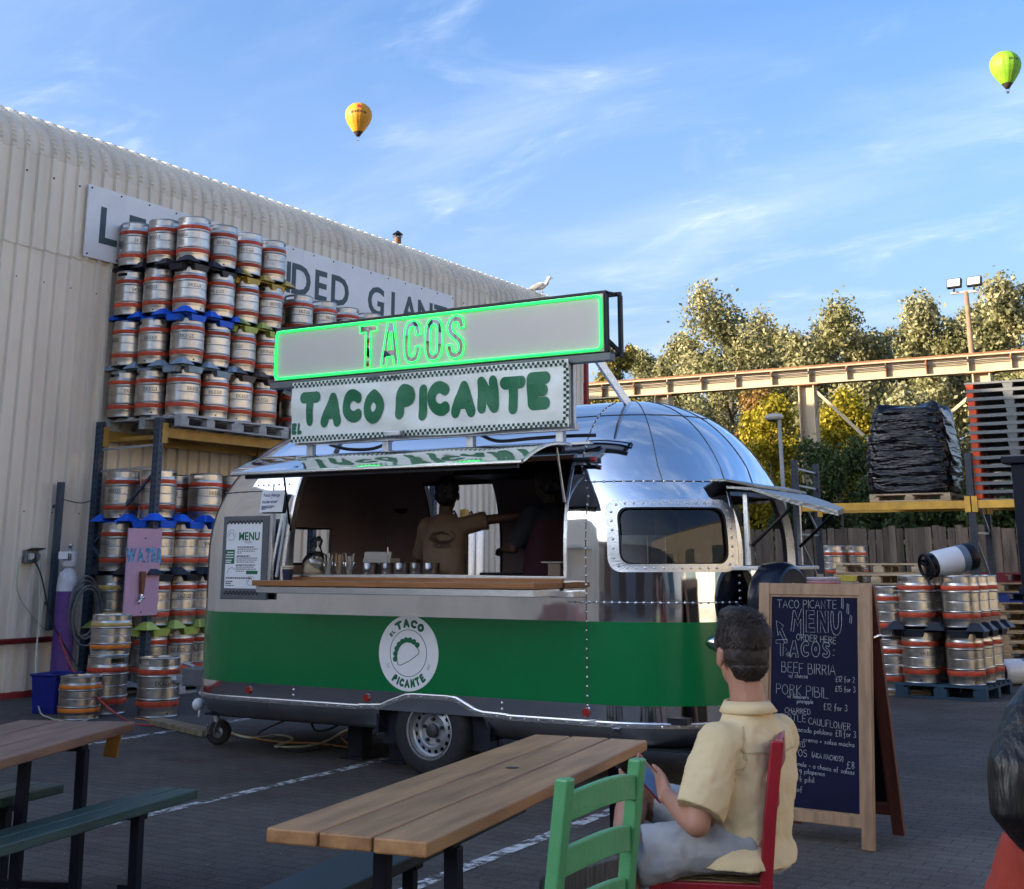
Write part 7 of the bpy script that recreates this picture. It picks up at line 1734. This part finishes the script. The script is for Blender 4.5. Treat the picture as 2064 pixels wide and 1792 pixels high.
# ------------------------------------------------------------------ trees
def leafmat(name, a, b, t_):
    m = mat(name, a, .6, 0, .1, 6, col2=b, tint=t_, spec=.3); t = m.node_tree; p_ = t.nodes['Principled BSDF']; o = t.nodes['Material Output']
    tl_ = t.nodes.new('ShaderNodeBsdfTranslucent'); mxs = t.nodes.new('ShaderNodeMixShader'); mxs.inputs[0].default_value = .28
    src = p_.inputs['Base Color'].links[0].from_socket; t.links.new(src, tl_.inputs[0]); t.links.new(p_.outputs[0], mxs.inputs[1]); t.links.new(tl_.outputs[0], mxs.inputs[2]); t.links.new(mxs.outputs[0], o.inputs[0]); return m
LM = dict(silver=leafmat('silver_poplar_leaves', (.12, .13, .045), (.22, .215, .085), (.45, .42, .24)), olive=leafmat('olive_leaves', (.12, .115, .022), (.20, .17, .035), (.32, .25, .06)), yellow=leafmat('yellow_green_leaves', (.15, .15, .012), (.30, .25, .018), (.46, .37, .03)), orange=leafmat('orange_leaves', (.16, .085, .025), (.24, .13, .035), (.32, .20, .06)), dark=leafmat('dark_shaded_leaves', (.022, .044, .014), (.040, .068, .020), (.10, .13, .035)))  # dark leaves: shrub green with the low shade put into it
bark = mat('pale_bark', (.17, .145, .115), .85, 0, .35, 4, .4, 20)
rng = np.random.default_rng(5)
def leaf_mesh(name, cl, n, size, m_, sq=1.):
    """cl: list of (centre, radius, tint); leaves spread through the clumps, denser towards their outside"""
    w_ = np.array([c[1]**2 for c in cl]); ci = rng.choice(len(cl), n, p=w_/w_.sum()); C0 = np.array([c[0] for c in cl])[ci]; R0 = np.array([c[1] for c in cl])[ci]; tn = np.array([c[2] for c in cl])[ci]
    d_ = rng.normal(size=(n, 3)); d_ /= np.linalg.norm(d_, axis=1)[:, None]; r = R0*np.abs(rng.normal(.72, .30, n)); P = C0+d_*r[:, None]*np.array([1, 1, sq])
    nr = d_+rng.normal(size=(n, 3))*.9; nr /= np.linalg.norm(nr, axis=1)[:, None]; a = np.cross(nr, rng.normal(size=(n, 3))); a /= np.linalg.norm(a, axis=1)[:, None]; b = np.cross(nr, a)
    s_ = size*rng.uniform(.6, 1.35, n)[:, None]
    v_ = np.stack([P-a*s_*.6, P+b*s_*.36+nr*s_*.08, P+a*s_*.6, P-b*s_*.36+nr*s_*.08], 1).reshape(-1, 3)
    me_ = bpy.data.meshes.new(name); me_.vertices.add(4*n); me_.vertices.foreach_set('co', v_.ravel()); me_.loops.add(4*n); me_.loops.foreach_set('vertex_index', np.arange(4*n)); me_.polygons.add(n); me_.polygons.foreach_set('loop_start', np.arange(n)*4); me_.polygons.foreach_set('loop_total', np.full(n, 4)); me_.update()
    at_ = me_.attributes.new('tint', 'FLOAT', 'FACE'); at_.data.foreach_set('value', np.clip(tn+rng.normal(0, .28, n), 0, 1).astype(np.float32)); me_.materials.append(m_); me_.validate(); return me_
def tree(name, label, px_, top, width, Y, kind, n=6500, size=.22, base=.28, cat='tree', grp='trees beyond the fence', bushy=False, limbs=13):
    dep = (PY(px_, 900, Y)-CAM).dot(FWD); H_ = PY(px_, top, Y).z; wd_ = width*dep/2680; x0 = PY(px_, 950, Y).x
    t = thing(name, label, cat, (x0, Y, 0), random.uniform(0, 6), grp); tk = M(); cl = []
    tk.tube([(0, 0, 0), (.05, .02, H_*.35), (-.03, .05, H_*.65), (.02, 0, H_*.90)], [.16 if not bushy else .06, .13 if not bushy else .05, .08 if not bushy else .03, .02], 8)
    for k in range(limbs):
        f = base+(.92-base)*(k+rng.uniform(0, .8))/limbs; z = H_*f; a = k*2.4+rng.uniform(-.4, .4); prof = (1-.62*abs((f-.48)/.52)**1.8)
        L = wd_*.5*prof*rng.uniform(.62, 1.0); tip = V((L*cos(a), L*sin(a), min(H_*.95, z+L*rng.uniform(.3, .8)))); md_ = V((tip.x*.45, tip.y*.45, z+(tip.z-z)*.35))
        tk.tube([(0, 0, z*.94), md_, tip], [.055 if not bushy else .022, .035 if not bushy else .018, .010], 6)
        rr = wd_*rng.uniform(.13, .22)
        cl.append(((tip.x, tip.y, tip.z), rr, rng.uniform(0, .65))); cl.append(((md_.x*1.2, md_.y*1.2, md_.z+rr*.5), rr*.9, rng.uniform(0, .5)))
        if rng.uniform() < .7: cl.append(((tip.x*1.05+rng.normal(0, .15), tip.y*1.05+rng.normal(0, .15), tip.z+rr*.9), rr*.55, rng.uniform(.2, .8)))
    for k in range(3): cl.append(((rng.normal(0, wd_*.07), rng.normal(0, wd_*.07), H_*(.86+.05*k)), wd_*(.15-.03*k), rng.uniform(.2, .7)))
    part('trunk', tk, bark, t, smooth=True); part('crown', leaf_mesh('crown', cl, n, size, LM[kind], 1.15), None, t); return t
TREES = [(1236, 692, 105, 35, 'olive', 'olive green tree just right of the neon sign, behind the gantry'), (1318, 708, 95, 40, 'silver', 'thin pale tree in the gap right of the olive green one'), (1402, 682, 105, 34, 'silver', 'narrow silvery poplar left of the broad leaning poplar'), (1482, 622, 190, 32, 'silver', 'broad silvery poplar with the fullest crown above the trailer roof'), (1590, 672, 110, 36, 'silver', 'silvery poplar behind the gantry column'), (1700, 628, 175, 32, 'silver', 'tall silvery poplar above the yellow bush'), (1795, 655, 110, 35, 'silver', 'small silvery poplar left of the floodlight mast'), (1885, 592, 150, 32, 'silver', 'tall loose silvery poplar directly left of the floodlight mast'), (1985, 604, 130, 34, 'silver', 'silvery poplar directly right of the floodlight mast'), (2075, 560, 150, 31, 'silver', 'tallest silvery poplar, cut by the right edge of the view')]
TREES += [(1360, 712, 90, 38, 'silver', 'low silvery poplar peeping between the narrow poplar and the thin pale tree'), (1545, 662, 120, 38, 'olive', 'olive green tree in the dip right of the broad poplar'), (1645, 668, 120, 38, 'silver', 'farther silvery poplar left of the tall one above the yellow bush'), (1755, 668, 120, 39, 'olive', 'farther olive tree between the tall and the small poplar'), (1840, 640, 110, 39, 'silver', 'farther silvery poplar behind the small one by the mast'), (1935, 628, 120, 38, 'silver', 'farther silvery poplar just behind the floodlight mast'), (2030, 600, 110, 38, 'olive', 'farther olive tree left of the tallest poplar')]
for px_, tp_, w_, Y_, kd, lb_ in TREES: tree('poplar_tree' if kd == 'silver' else 'olive_tree', lb_, px_, tp_, w_*1.3, Y_, kd, n=int(7000+75*w_), size=.125)
tree('maple_tree', 'bright yellow-green maple behind the round end of the trailer', 1555, 800, 150, 26.5, 'yellow', 15000, .10, .10, bushy=True, limbs=16)
tree('maple_tree', 'bright yellow-green maple right of the gantry column', 1722, 792, 165, 26, 'yellow', 16000, .10, .10, bushy=True, limbs=16)
tree('maple_tree', 'orange-brown maple between the poplars and the yellow-green maple', 1540, 762, 110, 28, 'orange', 10000, .10, .25, bushy=True, limbs=12)
tree('poplar_tree', 'low silvery poplar growth behind the black wrapped load', 1850, 780, 190, 29, 'silver', 14000, .12, .12, bushy=True, limbs=15)
tree('olive_tree', 'low olive growth glimpsed under the gantry beside the neon sign', 1240, 800, 150, 27, 'olive', 11000, .11, .12, bushy=True, limbs=13)
tree('poplar_tree', 'low silvery poplar growth below the gantry left of the round trailer end', 1400, 790, 170, 30, 'silver', 13000, .12, .12, bushy=True, limbs=13)
tree('poplar_tree', 'low silvery poplar growth behind the stack of plastic pallets', 2030, 790, 190, 29, 'silver', 13000, .12, .12, bushy=True, limbs=13)
for i, (px_, tp_, w_, Y_, lb_) in enumerate(((1690, 905, 190, 18.6, 'dark green shrub over the fence left of the wrapped load'), (1790, 1000, 170, 17.2, 'dark green shrub below the yellow beam, left part of the hedge'), (1880, 1008, 170, 17.4, 'dark green shrub below the wrapped load'), (1975, 1000, 160, 17.0, 'dark green shrub below the plastic pallets'), (2060, 985, 160, 17.3, 'dark green shrub at the right edge over the fence'), (1610, 985, 120, 18.2, 'dark green shrub over the fence beside the end flap'))):
    tree('shrub', lb_, px_, tp_, w_, Y_, 'dark', 11000, .085, .12, 'shrub', 'dark shrubs behind the fence', True, 14)
for i, (x_, lb_) in enumerate(((-12, 'far dark hedge mass behind the gantry, left part'), (-4, 'far dark hedge mass behind the gantry, centre part'), (4, 'far dark hedge mass behind the gantry, right part'), (12, 'far dark hedge mass behind the gantry, far right part'))):
    cl = [((rng.uniform(-4.2, 4.2), rng.uniform(-1, 1), rng.uniform(.4, 4.3)), rng.uniform(.5, .9), rng.uniform(0, .4)) for _ in range(46)]
    hd = thing('hedge', lb_, 'hedge', (x_, 38+i % 2, 0), 0, 'hedge masses beyond the trees'); part('foliage', leaf_mesh('foliage', cl, 7000, .3, LM['dark']), None, hd); st_ = M()
    for k in range(8): st_.tube([(-3.5+k, 0, 0), (-3.4+k, .1, 1.5), (-3.6+k, -.1, 3.2)], [.06, .04, .015], 6)
    part('stem', st_, bark, hd)

# ------------------------------------------------------------------ balloons
def balloon(label, c, R_, col, dark, logo):
    fz = (CAM-c); rz = atan2(fz.y, fz.x)+pi/2
    b = thing('hot_air_balloon', label, 'balloon', c, rz, 'hot air balloons over the yard')
    prof = [(.0, 1.0), (.28, .975), (.55, .87), (.80, .64), (.95, .36), (1.0, .08), (.96, -.22), (.83, -.55), (.62, -.90), (.46, -1.15), (.36, -1.28)]
    fine_ = []
    for i in range(len(prof)-1):
        for k in range(4): t = k/4; fine_.append((prof[i][0]*(1-t)+prof[i+1][0]*t, prof[i][1]*(1-t)+prof[i+1][1]*t))
    fine_.append(prof[-1]); ng = 16
    m = M(); n = ng*5; 
    for r, z in fine_:
        for j in range(n): g_ = 1+.022*abs(sin(pi*j/5))*(r > .05); a = 2*pi*j/n; m.v.append((R_*r*g_*cos(a), R_*r*g_*sin(a), R_*z))
    for i in range(len(fine_)-1):
        for j in range(n): m.f.append((i*n+j, (i+1)*n+j, (i+1)*n+(j+1) % n, i*n+(j+1) % n)); m.mi.append(0)
    part('envelope', m, mat('envelope_'+label.split()[0], col, .55, 0, .10, .25), b, smooth=True)
    part('skirt', M().lathe([(.36*R_, -1.28*R_), (.26*R_, -1.42*R_), (.14*R_, -1.60*R_), (.12*R_, -1.60*R_)], 32), mat('skirt_dark', (.035, .028, .020), .7), b, smooth=True)
    bk_ = M(); bk_.box(-.085*R_, .085*R_, -.085*R_, .085*R_, -1.92*R_, -1.80*R_); part('basket', bk_, mat('basket_pale' if 'orange' in label else 'basket_dark', (.45, .45, .42) if 'orange' in label else (.05, .05, .06), .8), b)
    rp = M()
    for sx in (-1, 1):
        for sy_ in (-1, 1): rp.bar((sx*.08*R_, sy_*.08*R_, -1.80*R_), (sx*.11*R_, sy_*.11*R_, -1.60*R_), .012*R_, .012*R_)
    part('rope', rp, ink, b); lg_ = M()
    txt, size, z0, aoff = logo; gl, w = layout(txt, size*R_, off=.02, sx=.86, gap=.12)
    for ch, vs, fs in gl:
        vs, fs = subdiv(vs, fs, .08*R_); P = []
        for x, y in vs:
            z = z0+y/R_+.10*(1-((x-w/2)/(w/2))**2) if 'orange' in label else z0+y/R_
            rr = np.interp(-z, [-q_[1] for q_ in prof], [q_[0] for q_ in prof])*1.03; a = -pi/2+(x-w/2)/(R_*rr)+aoff; P.append((R_*rr*cos(a), R_*rr*sin(a), R_*z))
        lg_.add(P, fs)
    part('lettering', lg_, mat('balloon_print', (.06, .012, .008), .7), b)
    if 'orange' in label:
        dm = M(); P = []
        for k in range(10): a = 2*pi*k/10; x, z = .15*cos(a), .50+.16*sin(a); rr = np.interp(-z, [-q_[1] for q_ in prof], [q_[0] for q_ in prof])*1.03; P.append((R_*rr*sin(x/rr), -R_*rr*cos(x/rr), R_*z))
        dm.add(P, [tuple(range(10))]); part('emblem', dm, mat('emblem_red', (.60, .02, .04), .6), b)
    return b
c = PD(723, 234, 780); balloon('orange hot air balloon with dark lettering and a red emblem in the sky', c, 29*780/2680, (.72, .29, .012), 0, ('Bradfords', .30, -.10, 0))
c = PD(2026.5, 133, 680); balloon('lime green hot air balloon near the right edge of the sky', c, 33*680/2680, (.20, .42, .018), 0, ('#FLYXL', .22, .10, .62))
